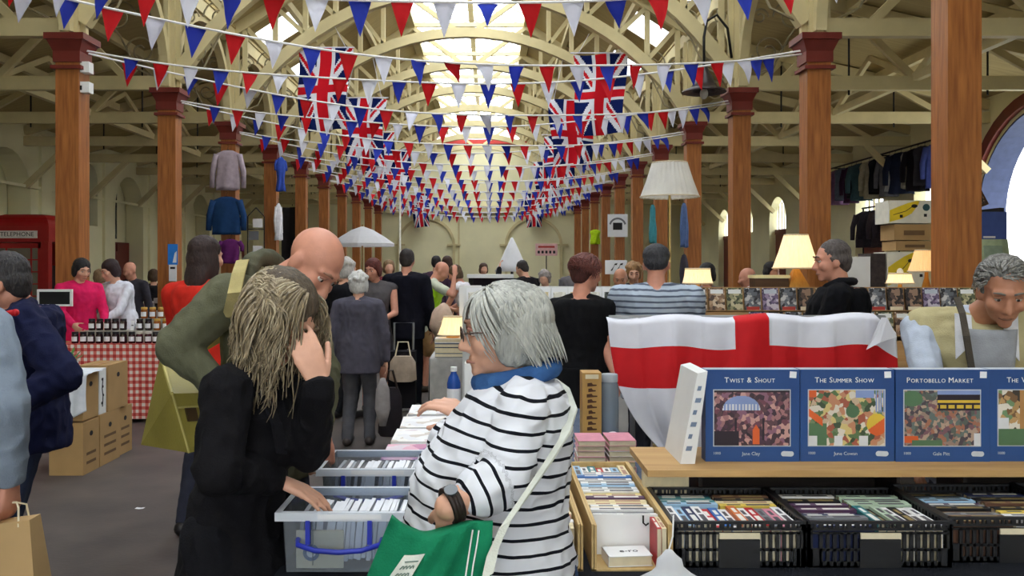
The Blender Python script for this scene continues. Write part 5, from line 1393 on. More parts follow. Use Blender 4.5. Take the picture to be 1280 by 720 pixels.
mb.ribbon([(WR + .25, R_OPEN - 1.93, 0)] + rr_ + [(WR + .25, R_OPEN + 1.93, 0)], .5, .03, (1, 0, 0)); S(mb, 'trim_arch_shade_lining', mat('blue grey reveal shade', (62, 72, 104), .7))  # added lining: the bluish shade of the arch reveal put into its colour

# ---- bell lamp on the second right column -------------------------------
c = P(880, 112, 12.7)
t = thing('bell_lamp', 'dark bell shaped lamp on an iron gooseneck at the second right column', 'lamp', (XR - .16, 12.8, 4.5))
mb = MB(); mb.lathe([(0, .36), (.05, .35), (.07, .28), (.12, .22), (.15, .12), (.19, .05), (.31, 0), (.32, -.02), (.28, -.03), (.17, .0), (.12, .1), (0, .2)], c + V((0, 0, -.02)), 28)
mb.build('shade', mat('dark bronze', (64, 56, 56), .4, metal=.3), t, smooth=.7)
mb = MB(); mb.tube([(XR - .14, 12.8, 4.62), (XR - .2, 12.8, 5.05), (XR - .36, 12.78, 5.24), (c.x + .05, 12.74, 5.14), (c.x, c.y, 4.9), (c.x, c.y, c.z + .3)], .02, 8); mb.build('gooseneck', m_iron, t, smooth=True)
mb = MB(); mb.ell(c + V((0, 0, -.06)), (.06, .06, .08)); mb.build('bulb', mat_translucent('opal bulb', (250, 246, 236), .5), t, smooth=True)
# cameras on the first left column
for k, z in enumerate((4.16, 3.86)):
    c = P(105, 85 + k * 25, 9.86); xx = XL + .16
    t = thing('security_camera', '%s white boxed camera on the right of the first left column' % ('upper', 'lower')[k], 'camera', c)
    mb = MB(); mb.box((c.x, c.y, c.z), (.16, .12, .12)); mb.bevel(.01); mb.build('housing', m_white, t)
    mb = MB(); mb.box((c.x - .03, c.y - .063, c.z - .01), (.07, .01, .05)); mb.build('lens_window', m_dark, t)
    mb = MB(); mb.tube([(XL + .13, c.y, c.z), (c.x - .08, c.y, c.z)], .015, 6); mb.build('bracket', m_steel, t)

# ---- distant stalls in the nave -----------------------------------------
far_cloth = [mat_cloth('white stall cloth', (226, 224, 222)), mat_cloth('dark stall cloth', (52, 46, 52)), mat_cloth('rose stall cloth', (156, 104, 106))]
FS = [(600, 690, 13.5, 0, 'white clothed stall beyond the print stand'), (690, 745, 19, 1, 'dark clothed stall near the right columns'), (520, 585, 23, 2, 'rose clothed stall in the far centre'), (590, 660, 27, 0, 'white clothed stall far down the nave'), (880, 945, 14.2, 1, 'dark clothed stall in the right aisle'), (150, 232, 13.15, 1, 'dark clothed stall behind the jar table')]
for i, (a, b, d, k, lab) in enumerate(FS):
    x0, x1 = X(a, d), X(b, d)
    table('stall_table', lab, x0, x1, d, d + .9, .8, far_cloth[k], .05)
    rr = random.Random(40 + i); n_ = 7
    for q in range(n_):
        w_ = (x1 - x0 - .1) / n_; xx = x0 + .05 + w_ * q; hh = rr.uniform(.12, .5) * (1 if d > 12.6 else .5)
        col = rr.choice([(210, 206, 210), (60, 52, 56), (150, 110, 112), (90, 92, 110), (190, 170, 140), (46, 42, 44)])
        t = thing('stock_box', '%s box, %s from left on the %s' % ('pale' if sum(col) > 450 else 'dark' if sum(col) < 200 else 'mid', ORD[q], lab), 'box', (xx + w_ / 2, d + .3, .801), 0, 'goods on the ' + lab)
        mb = MB(); mb.span(-w_ * .45, w_ * .45, -.12, .12, 0, hh); mb.bevel(.01, 1); mb.build('box', mat('goods %d %d %d' % col, col), t, local=True)
        mb = MB(); mb.span(-w_ * .3, w_ * .3, -.123, -.12, hh * .4, hh * .75); mb.build('front_label', m_paper if sum(col) < 450 else m_dark, t, local=True)
t = thing('white_topped_stand', 'dark stand with a thin bright white top in the middle of the nave', 'stand', (X(613, 12.4), 12.5, 0))
mb = MB(); mb.box((X(613, 12.4), 12.6, 1.45), (.66, .4, .05)); mb.bevel(.008); mb.build('top', m_white, t)
for s in (-.28, .28): mb = MB(); mb.span(X(613, 12.4) + s - .03, X(613, 12.4) + s + .03, 12.5, 12.7, 0, 1.42); mb.build('leg', m_iron, t)
mb = MB(); mb.span(X(613, 12.4) - .3, X(613, 12.4) + .3, 12.55, 12.6, .9, 1.42); mb.build('panel', mat_cloth('dark stall cloth', (52, 46, 52)), t)
c = P(640, 330, 15)
t = thing('folded_parasol', 'white cloth cone of a folded parasol in the nave', 'parasol', (c.x, c.y, 0))
mb = MB(); zt = Z(297, 15)
mb.loft([[((r * (1 + .15 * math.cos(k * PI / 2 + .5))) * math.cos(2 * PI * k / 16), r * math.sin(2 * PI * k / 16), z) for k in range(16)] for r, z in ((.26, 1.5), (.2, 1.62), (.1, zt - .2), (.015, zt))])
mb.build('canvas', mat_translucent('white parasol canvas', (244, 244, 246), .4), t, local=True, smooth=True)
mb = MB(); mb.tube([(0, 0, .02), (0, 0, 1.55)], .025, 8); mb.build('pole', m_iron, t, local=True)
mb = MB(); mb.lathe([(0, 0), (.2, 0), (.2, .05), (0, .06)], n=14); mb.build('base', m_iron, t, local=True)
# scrap of paper on the floor
c = P(175, 636, 5.79); t = thing('paper_scrap', 'small white scrap of paper on the bare floor', 'paper', (c.x, c.y, .001))
mb = MB(); mb.keep = True; mb.grid(lambda u, v: ((u - .5) * .055, (v - .5) * .035, .002 + .006 * abs(u - .5)), 6, 4, .001); mb.build('sheet', m_paper, t, local=True)
# ================================================================ people
UP = V((0, 0, 1))
def blob(mb, name, voxel, m, parent, smooth=3, fold=None, band=None, label=None, keepz=None):
    """fuse overlapping solids into one continuous skin"""
    me = bpy.data.meshes.new(name)
    bmesh.ops.recalc_face_normals(mb.bm, faces=mb.bm.faces); mb.bm.to_mesh(me); mb.bm.free()
    o = bpy.data.objects.new('tmp', me); COL.objects.link(o)
    r = o.modifiers.new('r', 'REMESH'); r.mode = 'VOXEL'; r.voxel_size = voxel
    if smooth: s = o.modifiers.new('s', 'SMOOTH'); s.factor = .5; s.iterations = smooth
    dg = bpy.context.evaluated_depsgraph_get(); dg.update()
    out = bpy.data.meshes.new_from_object(o.evaluated_get(dg)); out.name = name
    bpy.data.objects.remove(o); bpy.data.meshes.remove(me)
    if band:
        at = out.attributes.new('band', 'FLOAT', 'POINT')
        at.data.foreach_set('value', [band(v.co) for v in out.vertices])
    if fold:
        amp, sc, st = fold
        nrm = [v.normal.copy() for v in out.vertices]
        for v, n in zip(out.vertices, nrm):
            c = v.co
            q = V((c.x * st[0], c.y * st[1], c.z * st[2])) * sc
            a_ = noise.noise(q); b_ = noise.noise(q * 2.1 + V((3, 1, 2)))
            v.co = c + n * amp * (.7 * a_ + .9 * (.35 - abs(b_) * 1.6))
    out.materials.clear(); out.materials.append(m)
    return link(out, name, parent, smooth=True, label=label)

def ik(a, b, l1, l2, hint):
    a, b = V(a), V(b); d = b - a; D = max(min(d.length, (l1 + l2) * .995), abs(l1 - l2) + .01)
    dn = d.normalized(); x = (l1 * l1 - l2 * l2 + D * D) / (2 * D); hgt = math.sqrt(max(0, l1 * l1 - x * x))
    hv = V(hint); hv = (hv - dn * hv.dot(dn))
    hv = hv.normalized() if hv.length > 1e-4 else V((0, 0, -1))
    return a + dn * x + hv * hgt

def pose(x, y, h, fwd, lean=0.0, head=None, arms=('down', 'down'), stance=.06, step=0.0, sw=.112, z0=0.0, neck=None, hips=None):
    """joints of a standing figure; fwd = where the body faces, head = where the face looks"""
    f = V((fwd[0], fwd[1], 0)).normalized(); r = f.cross(UP)
    J = dict(h=h, f=f, r=r)
    base = V((x, y, z0)); pel = V(hips) if hips else base + UP * .535 * h - f * math.sin(lean) * .10 * h
    s = UP * math.cos(lean) + f * math.sin(lean)
    nb = V(neck) if neck else pel + s * .303 * h
    s = (nb - pel).normalized()
    J.update(pel=pel, nb=nb, s=s)
    hf = V(head).normalized() if head else f.copy()
    J['hf'] = hf
    hr = hf.cross(UP).normalized(); hu = hr.cross(hf).normalized()
    J['hr'], J['hu'] = hr, hu
    J['hc'] = nb + s * .026 * h + hu * .050 * h + hf * .022 * h + UP * .009 * h
    for sd, k in ((-1, 'L'), (1, 'R')):
        J['sh' + k] = nb - s * .040 * h + r * sd * sw * h
        J['hip' + k] = pel + r * sd * .05 * h - UP * .015 * h
        an = base + r * sd * stance * h + f * (step * sd) * h + UP * .045 * h
        J['an' + k] = an
        J['kn' + k] = ik(J['hip' + k], an, .245 * h, .243 * h, f)
        a = arms[0 if sd < 0 else 1]
        sh = J['sh' + k]; l1, l2 = .168 * h, .148 * h
        if a == 'down': wr = sh + r * sd * .045 * h - UP * .305 * h + f * .03 * h; hint = r * sd * .3 - f
        elif a == 'front': wr = sh - r * sd * .06 * h - UP * .19 * h + f * .18 * h; hint = r * sd * .5 - UP - f * .3
        elif a == 'table': wr = sh - r * sd * .02 * h - UP * .22 * h + f * .2 * h; hint = r * sd * .6 - f - UP * .3
        elif a == 'hip': wr = sh + r * sd * .03 * h - UP * .22 * h + f * .1 * h; hint = r * sd - f * .7
        elif a == 'up': wr = sh + r * sd * .03 * h + UP * .12 * h + f * .2 * h; hint = r * sd - UP
        else: wr = V(a[0]); hint = V(a[1])
        J['el' + k] = V(a[2]) if isinstance(a, (tuple, list)) and len(a) > 2 else ik(sh, wr, l1, l2, hint)
        J['wr' + k] = wr if (wr - sh).length < l1 + l2 else sh + (wr - sh).normalized() * (l1 + l2)
        J['hd' + k] = (J['wr' + k] - J['el' + k]).normalized()
        J['hn' + k] = (-r * sd * .8 - f * .2)       # palm faces the thigh
        J['curl' + k] = .35
    return J

def hframe(J):
    return Matrix((J['hr'], J['hf'], J['hu'])).transposed()
def head_prims(mb, J, fem=False):
    k = J['h'] / 1.72 * (.97 if fem else 1.0); M = hframe(J); c = J['hc']
    def q(x, y, z): return c + M @ (V((x, y, z)) * k)
    def e(p, r): mb.ell(q(*p), V(r) * k, M, 18, 12)
    e((0, -.012, .032), (.075, .094, .083)); e((0, .022, -.02), (.063, .07, .085)); e((0, .028, -.066), (.051, .055, .046)); e((0, .066, -.098), (.024, .024, .019))
    for s in (-1, 1):
        e((s * .04, .058, -.026), (.026, .03, .028)); e((s * .074, -.008, -.012), (.012, .021, .033))
        mb.cone(q(s * .012, .084, .026), q(s * .044, .07, .024), .013 * k, .010 * k)
        e((s * .012, .094, -.040), (.0095, .013, .009))
    mb.cone(q(0, .083, .012), q(0, .108, -.034), .0085 * k, .0135 * k)
    e((0, .082, -.064), (.026, .013, .008)); e((0, .08, -.077), (.022, .013, .008))
    nb = J['nb']
    mb.cone(q(0, -.022, -.06), nb - J['s'] * .02, .054 * k, .060 * k, 14)
def face_parts(J, par, skin_dark=(150, 84, 74), brow=(90, 80, 70), eye=(58, 50, 46), glasses=False):
    k = J['h'] / 1.72; M = hframe(J); c = J['hc']
    def q(x, y, z): return c + M @ (V((x, y, z)) * k)
    for s in (-1, 1):
        mb = MB(); mb.ell(q(s * .031, .0765, .004), V((.0125, .0105, .0085)) * k, M, 12, 8); ey = mb.build('eye', mat('eye white', (206, 198, 190), .3), par, smooth=True)
        mb = MB(); mb.ell(q(s * .031, .0845, .003), V((.0058, .0035, .0058)) * k, M, 10, 6); mb.build('iris', mat('iris %d' % eye[0], eye, .2), ey, smooth=True)
        mb = MB(); mb.tube([q(s * .017, .0865, .018), q(s * .031, .0875, .0125), q(s * .045, .079, .010)], [.004 * k, .0052 * k, .003 * k], 6); mb.build('eyelid', mat('lid %d %d %d' % skin_dark, tuple(min(255, int(v * 1.12)) for v in skin_dark), .6), par, smooth=True)
        mb = MB(); mb.tube([q(s * .014, .095, .028), q(s * .030, .095, .034), q(s * .048, .080, .029)], [.004 * k, .005 * k, .0025 * k], 6); mb.build('eyebrow', mat('brow %d' % brow[0], brow, .9), par, smooth=True)
    mb = MB(); mb.tube([q(-.024, .079, -.072), q(-.010, .0925, -.0695), q(0, .0935, -.0705), q(.010, .0925, -.0695), q(.024, .079, -.072)], [.0018 * k, .0045 * k, .005 * k, .0045 * k, .0018 * k], 6)
    mb.build('lips', mat('lips %d' % skin_dark[0], skin_dark, .5), par, smooth=True)
    if glasses:
        mb = MB()
        for s in (-1, 1):
            mb.tube([q(s * (.033 + .021 * math.cos(a)), .104, .0 + .016 * math.sin(a)) for a in [2 * PI * i / 18 for i in range(19)]], .0016 * k, 5)
            mb.tube([q(s * .053, .103, .004), q(s * .07, .07, .006), q(s * .083, -.005, .004)], .0018 * k, 5)
        mb.tube([q(-.012, .105, .004), q(0, .108, .006), q(.012, .105, .004)], .0016 * k, 5)
        gl = mb.build('glasses', mat('spectacle frame', (96, 80, 72), .3, metal=.5), par, label='thin framed glasses')
        mb = MB()
        for s in (-1, 1): mb.prism([q(s * (.033 + .02 * math.cos(a)), .104, .015 * math.sin(a)) for a in [2 * PI * i / 16 for i in range(16)]], M @ V((0, 1, 0)), .0006)
        mb.build('lens', mat_glass('spectacle lens', (240, 242, 244), .95, .05), gl)

def hand_prims(mb, wr, d, n, side, k=1.0, curl=.3, spread=.05, rmin=0.0, thumb=.7):
    """palm of four metacarpals, four fingers of unequal length, thumb from the side of the palm; n = palm normal, side = thumb side"""
    d = V(d).normalized(); n = V(n); n = (n - d * n.dot(d)).normalized(); sd = d.cross(n); sd = sd if sd.dot(V(side)) > 0 else -sd
    R_ = lambda r: max(r * k, rmin)
    L = ((.042, .025, .020), (.046, .028, .021), (.042, .026, .020), (.033, .020, .017)); offs = (.030, .0095, -.011, -.030); rr = (.0092, .0094, .009, .0082)
    mb.ell(wr + d * .048 * k, V((.036, .05, .0155)) * k, Matrix((sd, d, n)).transposed(), 14, 9)
    for i in range(4):
        kb = wr + d * (.090, .093, .088, .080)[i] * k + sd * offs[i] * k * 1.08
        mb.cone(wr + d * .012 * k + sd * offs[i] * .55 * k, kb, R_(.0135), R_(.0105), 8)
        dr = (d + sd * offs[i] * spread / .03).normalized(); p = kb; ang = 0
        for j in range(3):
            ang += curl * (.8, 1.1, .8)[j]
            v = dr * math.cos(ang) + n * math.sin(ang)
            p2 = p + v * L[i][j] * k
            mb.cone(p, p2, R_(rr[i] * (1 - .08 * j)), R_(rr[i] * (.92 - .1 * j)), 8); p = p2
    p = wr + d * .022 * k + sd * .022 * k + n * .006 * k
    v = (d * .62 + sd * .78 * thumb + n * .35).normalized()
    for j, (l, r0, r1) in enumerate(((.042, .015, .0118), (.033, .0115, .0105), (.026, .0102, .0085))):
        p2 = p + v * l * k; mb.cone(p, p2, R_(r0), R_(r1), 8); p = p2
        v = (v + d * .28 + n * .12 * curl * 3).normalized()

def torso_rings(J, g=1.0, gb=1.0, grow=0.0, hem=-.10, top=1.0, bust=0.0, belly=0.0, shoulder=1.0, flare=1.0):
    h, r, pel, nb, s = J['h'], J['r'], J['pel'], J['nb'], J['s']
    fw = r.cross(s) * -1 if r.cross(s).dot(J['f']) < 0 else r.cross(s)
    T = [(0.0, .100, .070, 0), (.18, .094, .066, 0), (.38, .086, .062, .004), (.6, .094, .067, .008), (.78, .102, .066, .004), (.9, .098 * shoulder, .056, -.004), (.97, .07 * shoulder, .046, -.006), (1.03, .042, .04, -.004)]
    L_ = (nb - pel).length; out = []
    if hem < 0:
        for t in (hem, hem * .5):
            q = t / hem
            out.append((pel - UP * (-t) * h, .100 * (1 + (flare - 1) * q), .071 * (1 + (flare - 1) * q), 0, UP))
    for t, a, b, fo in T:
        if t > top: break
        out.append((pel + s * t * L_, a, b + bust * math.exp(-((t - .66) / .14) ** 2) * .5 + belly * math.exp(-((t - .22) / .25) ** 2) * .5, fo + bust * math.exp(-((t - .66) / .14) ** 2) * .5 + belly * math.exp(-((t - .22) / .25) ** 2) * .5, s))
    rings = []
    for c, a, b, fo, ax in out:
        ff_ = fw if ax is s else J['f']
        cc = c + ff_ * fo * h
        rings.append([cc + r * math.cos(t) * (a * g * h + grow) + ff_ * math.sin(t) * (b * gb * h + grow) for t in [2 * PI * i / 24 for i in range(24)]])
    return rings

SKIN = {'fair': (216, 164, 138), 'ruddy': (206, 144, 120), 'tan': (182, 126, 98), 'pale': (226, 184, 160)}
def mskin(k):
    return mat('skin ' + k, SKIN[k], .55, var=.07, scale=24, spec=.4, bump=.05, bscale=150)
def hair_cap(J, par, style, col, vox, col2=None, seed=0, fem=False):
    k = J['h'] / 1.72 * (.97 if fem else 1); M = hframe(J); c = J['hc']
    m = mat('hair %d %d %d' % col, col, .6, col2=col2 or tuple(int(v * .72) for v in col), scale=30, stretch=(3, 3, .6), bump=.5, bscale=90)
    mb = MB()
    def e(p, r): mb.ell(c + M @ (V(p) * k), V(r) * k, M, 18, 12)
    if style == 'short':
        e((0, -.022, .045), (.081, .092, .083)); e((0, -.055, .0), (.076, .058, .07)); e((0, -.06, -.035), (.062, .045, .045))
        for s in (-1, 1): e((s * .068, -.02, .012), (.014, .045, .035))
    elif style == 'fringe':          # bald on top, hair round the back
        e((0, -.058, -.004), (.074, .052, .05)); e((0, -.06, -.04), (.06, .042, .035))
        for s in (-1, 1): e((s * .068, -.03, .0), (.012, .04, .03))
    elif style in ('bob', 'curly', 'wavy'):
        e((0, -.024, .045), (.092, .103, .088)); e((0, -.06, -.01), (.09, .064, .09)); e((0, -.058, -.06), (.078, .056, .05))
        for s in (-1, 1): e((s * .077, -.016, -.02), (.022, .052, .07))
        if style == 'curly':
            rr = random.Random(seed)
            for _ in range(26):
                a = rr.uniform(0, 2 * PI); z = rr.uniform(-.3, 1); rr2 = math.sqrt(max(0, 1 - z * z)); d = V((rr2 * math.cos(a) * .09, rr2 * math.sin(a) * .1 - .03, z * .088 + .035))
                if d.y < .05 or d.z > .07: e(d, (.024, .024, .024))
    elif style == 'long':
        e((0, -.022, .045), (.088, .1, .086)); e((0, -.058, -.01), (.085, .06, .09)); e((0, -.07, -.12), (.085, .05, .12)); e((0, -.075, -.2), (.07, .04, .09))
        for s in (-1, 1): e((s * .076, -.02, -.05), (.022, .048, .1))
    elif style == 'cap':
        e((0, -.018, .052), (.086, .1, .075)); e((0, -.055, .01), (.078, .058, .06))
        mb.ell(c + M @ (V((0, .09, .045)) * k), V((.066, .06, .012)) * k, M, 16, 8)
    return blob(mb, 'hat' if style == 'cap' else 'hair', vox, m, par, 2, fold=(.004, 40, (1, 1, .5)))
def strands(J, par, n, length, col, col2, seed, rad=.0055, wave=.012, front=.6, drop=1.0, offs=.0, part=(0, .3, 1), name='hair_strands', inward=0.0, comb=0.0, sides=4, keep=None, hug=0.0):
    """locks of hair growing from the scalp and falling with their weight"""
    rr = random.Random(seed); k = J['h'] / 1.72; M = hframe(J); Mi = M.transposed(); c = J['hc'] + M @ (V((0, -.012, .03)) * k)
    rad3 = V((.084, .1, .09)) * k
    m = mat('strands %d %d %d' % col, col, .5, col2=col2, scale=60, stretch=(2, 2, .3), spec=.5)
    mb = MB(); pt = V(part).normalized(); done = 0
    while done < n:
        a = rr.uniform(0, 2 * PI); z = rr.uniform(-.25, 1.0); q = math.sqrt(1 - z * z)
        d = V((q * math.cos(a), q * math.sin(a), z))
        if d.y > front and d.z < .55: continue
        if d.y > .2 and d.z < .1: continue
        if keep and not keep(d): continue
        p = V((d.x * rad3.x, d.y * rad3.y, d.z * rad3.z)) * 1.02
        t = d - pt * d.dot(pt); t = (t - d * t.dot(d)); t = t.normalized() if t.length > .05 else V((1 if d.x > 0 else -1, 0, 0))
        down = (Mi @ V((0, 0, -1)) + V((0, -comb, 0))).normalized(); pts = [p]; L_ = length * rr.uniform(.75, 1.1) * (.75 + .25 * z); ns = 13; st = L_ / ns; ph = 9 * noise.noise(d * 2.2 + V((seed, 0, 0))) + rr.uniform(0, .7)
        v = t.copy()
        for i in range(ns):
            w_ = min(1, (i + 1) / 5) * drop
            v = (v * (1 - .35 * w_) + down * .35 * w_ * 1.4).normalized()
            p = p + v * st + V((math.sin(ph + i * .9), math.cos(ph * 1.3 + i * .8), 0)) * wave * (i / ns) * .5
            if inward and i > ns * .6: p.x *= 1 - inward; p.y *= 1 - inward
            e = V((p.x / (rad3.x + offs), p.y / (rad3.y + offs), p.z / (rad3.z * (1.0 if p.z > 0 else 1.5)))).length
            if e < 1.06: p = p * (1.06 / max(e, .3)) if e > .3 else p + t * .02
            e = V((p.x / (rad3.x + offs), p.y / (rad3.y + offs), p.z / rad3.z)).length
            if hug and p.z > -.02 and e > hug:
                p = p * (hug / e); v = (p - pts[-1]).normalized()
            pts.append(p.copy())
        mb.tube([c + M @ x for x in pts], [rad * (1 - .75 * (i / ns) ** 1.5) for i in range(ns + 1)], sides)
        done += 1
    return mb.build(name, m, par, smooth=True)

def person(label, J, skin='fair', top=None, sleeve='long', bottom=None, legs='trousers', hair=None, vox=.012, fem=False, shoes=(40, 36, 36), g=1.0, gb=1.0, hem=-.10, bust=0.0, belly=0.0, face=False,
           fold=.006, topname='jacket', flare=1.0, extra=None, topmat=None, band=None, handk=1.0, glasses=False, seed=0, sleeve_r=1.0, brow=(90, 80, 70), skirt_hem=.3, group=None, collar=None, fingers=True):
    h = J['h']; k = h / 1.72
    base = V(((J['anL'] + J['anR']) / 2).to_tuple()); base.z = min(J['anL'].z, J['anR'].z) - .045 * h
    root = thing('person', label, 'person', base, 0, group)
    sk = mskin(skin)
    # body: one continuous skin
    mb = MB(); mb.loft(torso_rings(J, g * .9, gb * .9, -.004, hem=-.05, bust=bust * .8, belly=belly * .8)); head_prims(mb, J, fem)
    for s, q in ((-1, 'L'), (1, 'R')):
        mb.cone(J['nb'] - J['s'] * .02 * h, J['sh' + q], .03 * h, .03 * h); mb.cone(J['sh' + q], J['el' + q], .029 * h, .024 * h); mb.cone(J['el' + q], J['wr' + q], .0235 * h, .0155 * h)
        thumb_side = J.get('ts' + q) or (J['f'] * .8 + UP * .3)
        if fingers: hand_prims(mb, J['wr' + q], J['hd' + q], J['hn' + q], thumb_side, k * handk, J['curl' + q], rmin=vox * .62)
        mb.cone(J['hip' + q], J['kn' + q], .047 * h, .034 * h); mb.cone(J['kn' + q], J['an' + q], .033 * h, .021 * h)
        mb.cone(J['an' + q] - UP * .022 * h, J['an' + q] - UP * .028 * h + J['f'] * .085 * h, .019 * h, .014 * h)
    body = blob(mb, 'body', vox, sk, root, 2)
    if face: face_parts(J, root, tuple(int(v * .74) for v in SKIN[skin]), brow, glasses=glasses)
    # top
    if top or topmat:
        mb = MB(); mb.loft(torso_rings(J, g, gb, .008, hem=hem, bust=bust, belly=belly, flare=flare))
        for s, q in ((-1, 'L'), (1, 'R')):
            sr = sleeve_r
            mb.cone(J['nb'] - J['s'] * .016 * h + J['r'] * s * .02 * h, J['sh' + q], .031 * h * min(sr, 1.15), .034 * h * sr)
            if sleeve == 'long':
                mb.cone(J['sh' + q], J['el' + q], .036 * h * sr, .031 * h * sr); mb.cone(J['el' + q], J['el' + q].lerp(J['wr' + q], .93), .031 * h * sr, .024 * h * sr)
            elif sleeve == 'three': mb.cone(J['sh' + q], J['el' + q], .036 * h * sr, .034 * h * sr); mb.cone(J['el' + q], J['el' + q].lerp(J['wr' + q], .45), .034 * h * sr, .031 * h * sr)
            elif sleeve == 'short': mb.cone(J['sh' + q], J['sh' + q].lerp(J['el' + q], .62), .037 * h * sr, .036 * h * sr)
            else: pass
        m = topmat or mat_cloth('top %d %d %d' % top, top)
        tp = blob(mb, topname, vox, m, root, 5, fold=(fold, 9, (1, 1, .8)), band=band)
        if collar:
            mb = MB(); nb = J['nb'] + J['s'] * .012 * h; fw = J['r'].cross(J['s']); fw = fw if fw.dot(J['f']) > 0 else -fw
            mb.tube([nb + J['r'] * .046 * h * math.cos(a) + fw * .044 * h * math.sin(a) - J['s'] * .022 * h * max(0, math.sin(a)) for a in [2 * PI * i / 24 for i in range(25)]], .014 * h, 8)
            mb.build('collar', mat_cloth('collar %d %d %d' % collar, collar), tp, smooth=True, label='contrasting collar')
    if bottom:
        m = mat_cloth('bottom %d %d %d' % bottom, bottom)
        mb = MB()
        if legs in ('trousers', 'shorts'):
            mb.loft(torso_rings(J, g * .97, gb * .97, .004, hem=-.05, top=.2, belly=belly * .7))
            for q in 'LR':
                if legs == 'trousers': mb.cone(J['hip' + q], J['kn' + q], .054 * h, .042 * h); mb.cone(J['kn' + q], J['an' + q], .042 * h, .034 * h)
                else: mb.cone(J['hip' + q], J['hip' + q].lerp(J['kn' + q], .95), .055 * h, .052 * h)
        else:
            zh = skirt_hem * h; pel = J['pel']; rings = torso_rings(J, g, gb, .01, hem=-.02, top=.2)
            low = [[V((pel.x, pel.y, z)) + J['r'] * math.cos(t) * w_ * h * g + J['f'] * math.sin(t) * w_ * .75 * h * gb for t in [2 * PI * i / 24 for i in range(24)]] for z, w_ in ((zh, .125), (zh + .1, .12), (pel.z - .08, .112))]
            mb.loft(low + rings)
        blob(mb, {'trousers': 'trousers', 'shorts': 'shorts'}.get(legs, 'skirt'), vox, m, root, 3, fold=(.005, 9, (1, 1, .5)))
    for q in 'LR':
        mb = MB(); a = J['an' + q]; z = a.z - .045 * h
        a0 = V((a.x, a.y, z + .026 * h)); mb.cone(a0 - J['f'] * .02 * h, a0 + J['f'] * .10 * h, .026 * h, .021 * h); mb.cone(a0 - J['f'] * .01 * h, a - UP * .01 * h, .026 * h, .024 * h)
        sh_ = mb.build('shoe', mat('shoe %d' % shoes[0], shoes, .5), root, smooth=True)
    if hair:
        st, col = hair[0], hair[1]
        if st != 'bald': hair_cap(J, root, st, col, max(vox * .7, .005), hair[2] if len(hair) > 2 else None, seed, fem)
    return root, J
# ---- the blonde woman in the black blazer bent over the nearest box --------------
def setj(J, **k):
    for a, b in k.items(): J[a] = V(b) if isinstance(b, (tuple, Vector)) and not isinstance(b, (int, float)) else b
    return J
f = V((.9, -.42, 0)).normalized()
J = pose(-.70, 2.47, 1.70, f, neck=P(318, 462, 2.36), hips=(-.70, 2.42, .90), head=(.72, -.30, -.62),
         arms=((P(400, 482, 2.25), (.55, .1, -1), P(386, 562, 2.38)), (P(343, 598, 2.33), (-.7, -.6, -.8), P(272, 588, 2.14))), stance=.05)
J['hc'] = P(352, 396, 2.36); J['shR'] = P(284, 488, 2.20); J['shL'] = P(352, 480, 2.50)
J['hdL'] = V((-.36, .06, .9)); J['hnL'] = V((-.45, .85, -.1)); J['tsL'] = V((.9, .3, .2)); J['curlL'] = .36
J['hdR'] = V((.84, .16, -.42)); J['hnR'] = V((-.40, .05, -.88)); J['tsR'] = V((.1, 1, .2)); J['curlR'] = .20
root, J = person('person in a black blazer with long streaked blonde hair, one hand over the face', J, 'fair', (22, 21, 24), 'long', (22, 22, 26), hair=('wavy', (104, 90, 72), (70, 60, 50)), vox=.006, fem=True, g=.82, gb=1.0, hem=-.17, flare=1.35, bust=.02, topname='blazer', fold=.011, brow=(96, 80, 62), seed=2, sleeve_r=1.13, face=True)
side = lambda d: not (d.x < .15 and d.y > .1) and not (d.y > .5)
strands(J, root, 1100, .33, (164, 146, 114), (96, 83, 65), 5, .0034, .032, front=.5, drop=1.1, offs=.006, name='hair_locks', keep=side, comb=.1)
strands(J, root, 220, .31, (196, 182, 152), (140, 124, 98), 8, .0030, .035, front=.6, drop=1.1, offs=.010, name='blonde_streaks', keep=side, comb=.1)
mb = MB(); fw = J['f']; nb = J['nb']; r_ = J['r']
for s in (-1, 1):
    pts = [nb + r_ * s * .075 - fw * .01 + UP * .012, nb + r_ * s * .07 + fw * .085 - UP * .04, nb + r_ * s * .05 + fw * .115 - UP * .13, nb + r_ * s * .03 + fw * .115 - UP * .21]
    mb.ribbon(pts, .04, .008, r_ * s + UP * .3)
mb.build('lapels', mat_cloth('blazer lapel', (30, 29, 33)), root)

# ---- the bald man in the olive jacket ---------------------------------------------
f = V((.85, -.3, 0)).normalized()
J = pose(-.80, 3.10, 1.80, f, neck=P(340, 356, 2.97), hips=(-.80, 3.10, .97), head=(.62, -.36, -.70),
         arms=((P(398, 532, 2.9), (.6, .2, -.3), P(404, 462, 3.06)), (P(262, 474, 2.72), (-1, -.3, 0), P(220, 432, 2.72))), stance=.06, sw=.118)
J['hc'] = P(391, 331, 2.88)
hf = V((.60, -.42, -.68)).normalized(); hu = V((.62, -.12, .62)); hu = (hu - hf * hu.dot(hf)).normalized()
J['hf'], J['hu'], J['hr'] = hf, hu, hf.cross(hu)
J['shR'] = P(283, 372, 2.78); J['shL'] = P(372, 390, 3.14)
J['hdL'] = V((.12, -.02, -1)); J['hnL'] = V((-.3, .9, 0)); J['tsL'] = V((-.9, -.1, 0)); J['curlL'] = .5
J['hdR'] = V((.8, .2, -.3)); J['hnR'] = V((0, .6, -.7)); J['curlR'] = .5
root, J = person('person with a bald head in an olive jacket, bending down to the second storage box', J, 'ruddy', (96, 96, 76), 'long', (62, 62, 70), hair=None, vox=.007, g=1.12, gb=1.25, hem=-.06, topname='jacket', fold=.009, sleeve_r=1.18, face=True, brow=(150, 110, 90), handk=1.05)
mb = MB(); c = J['nb']
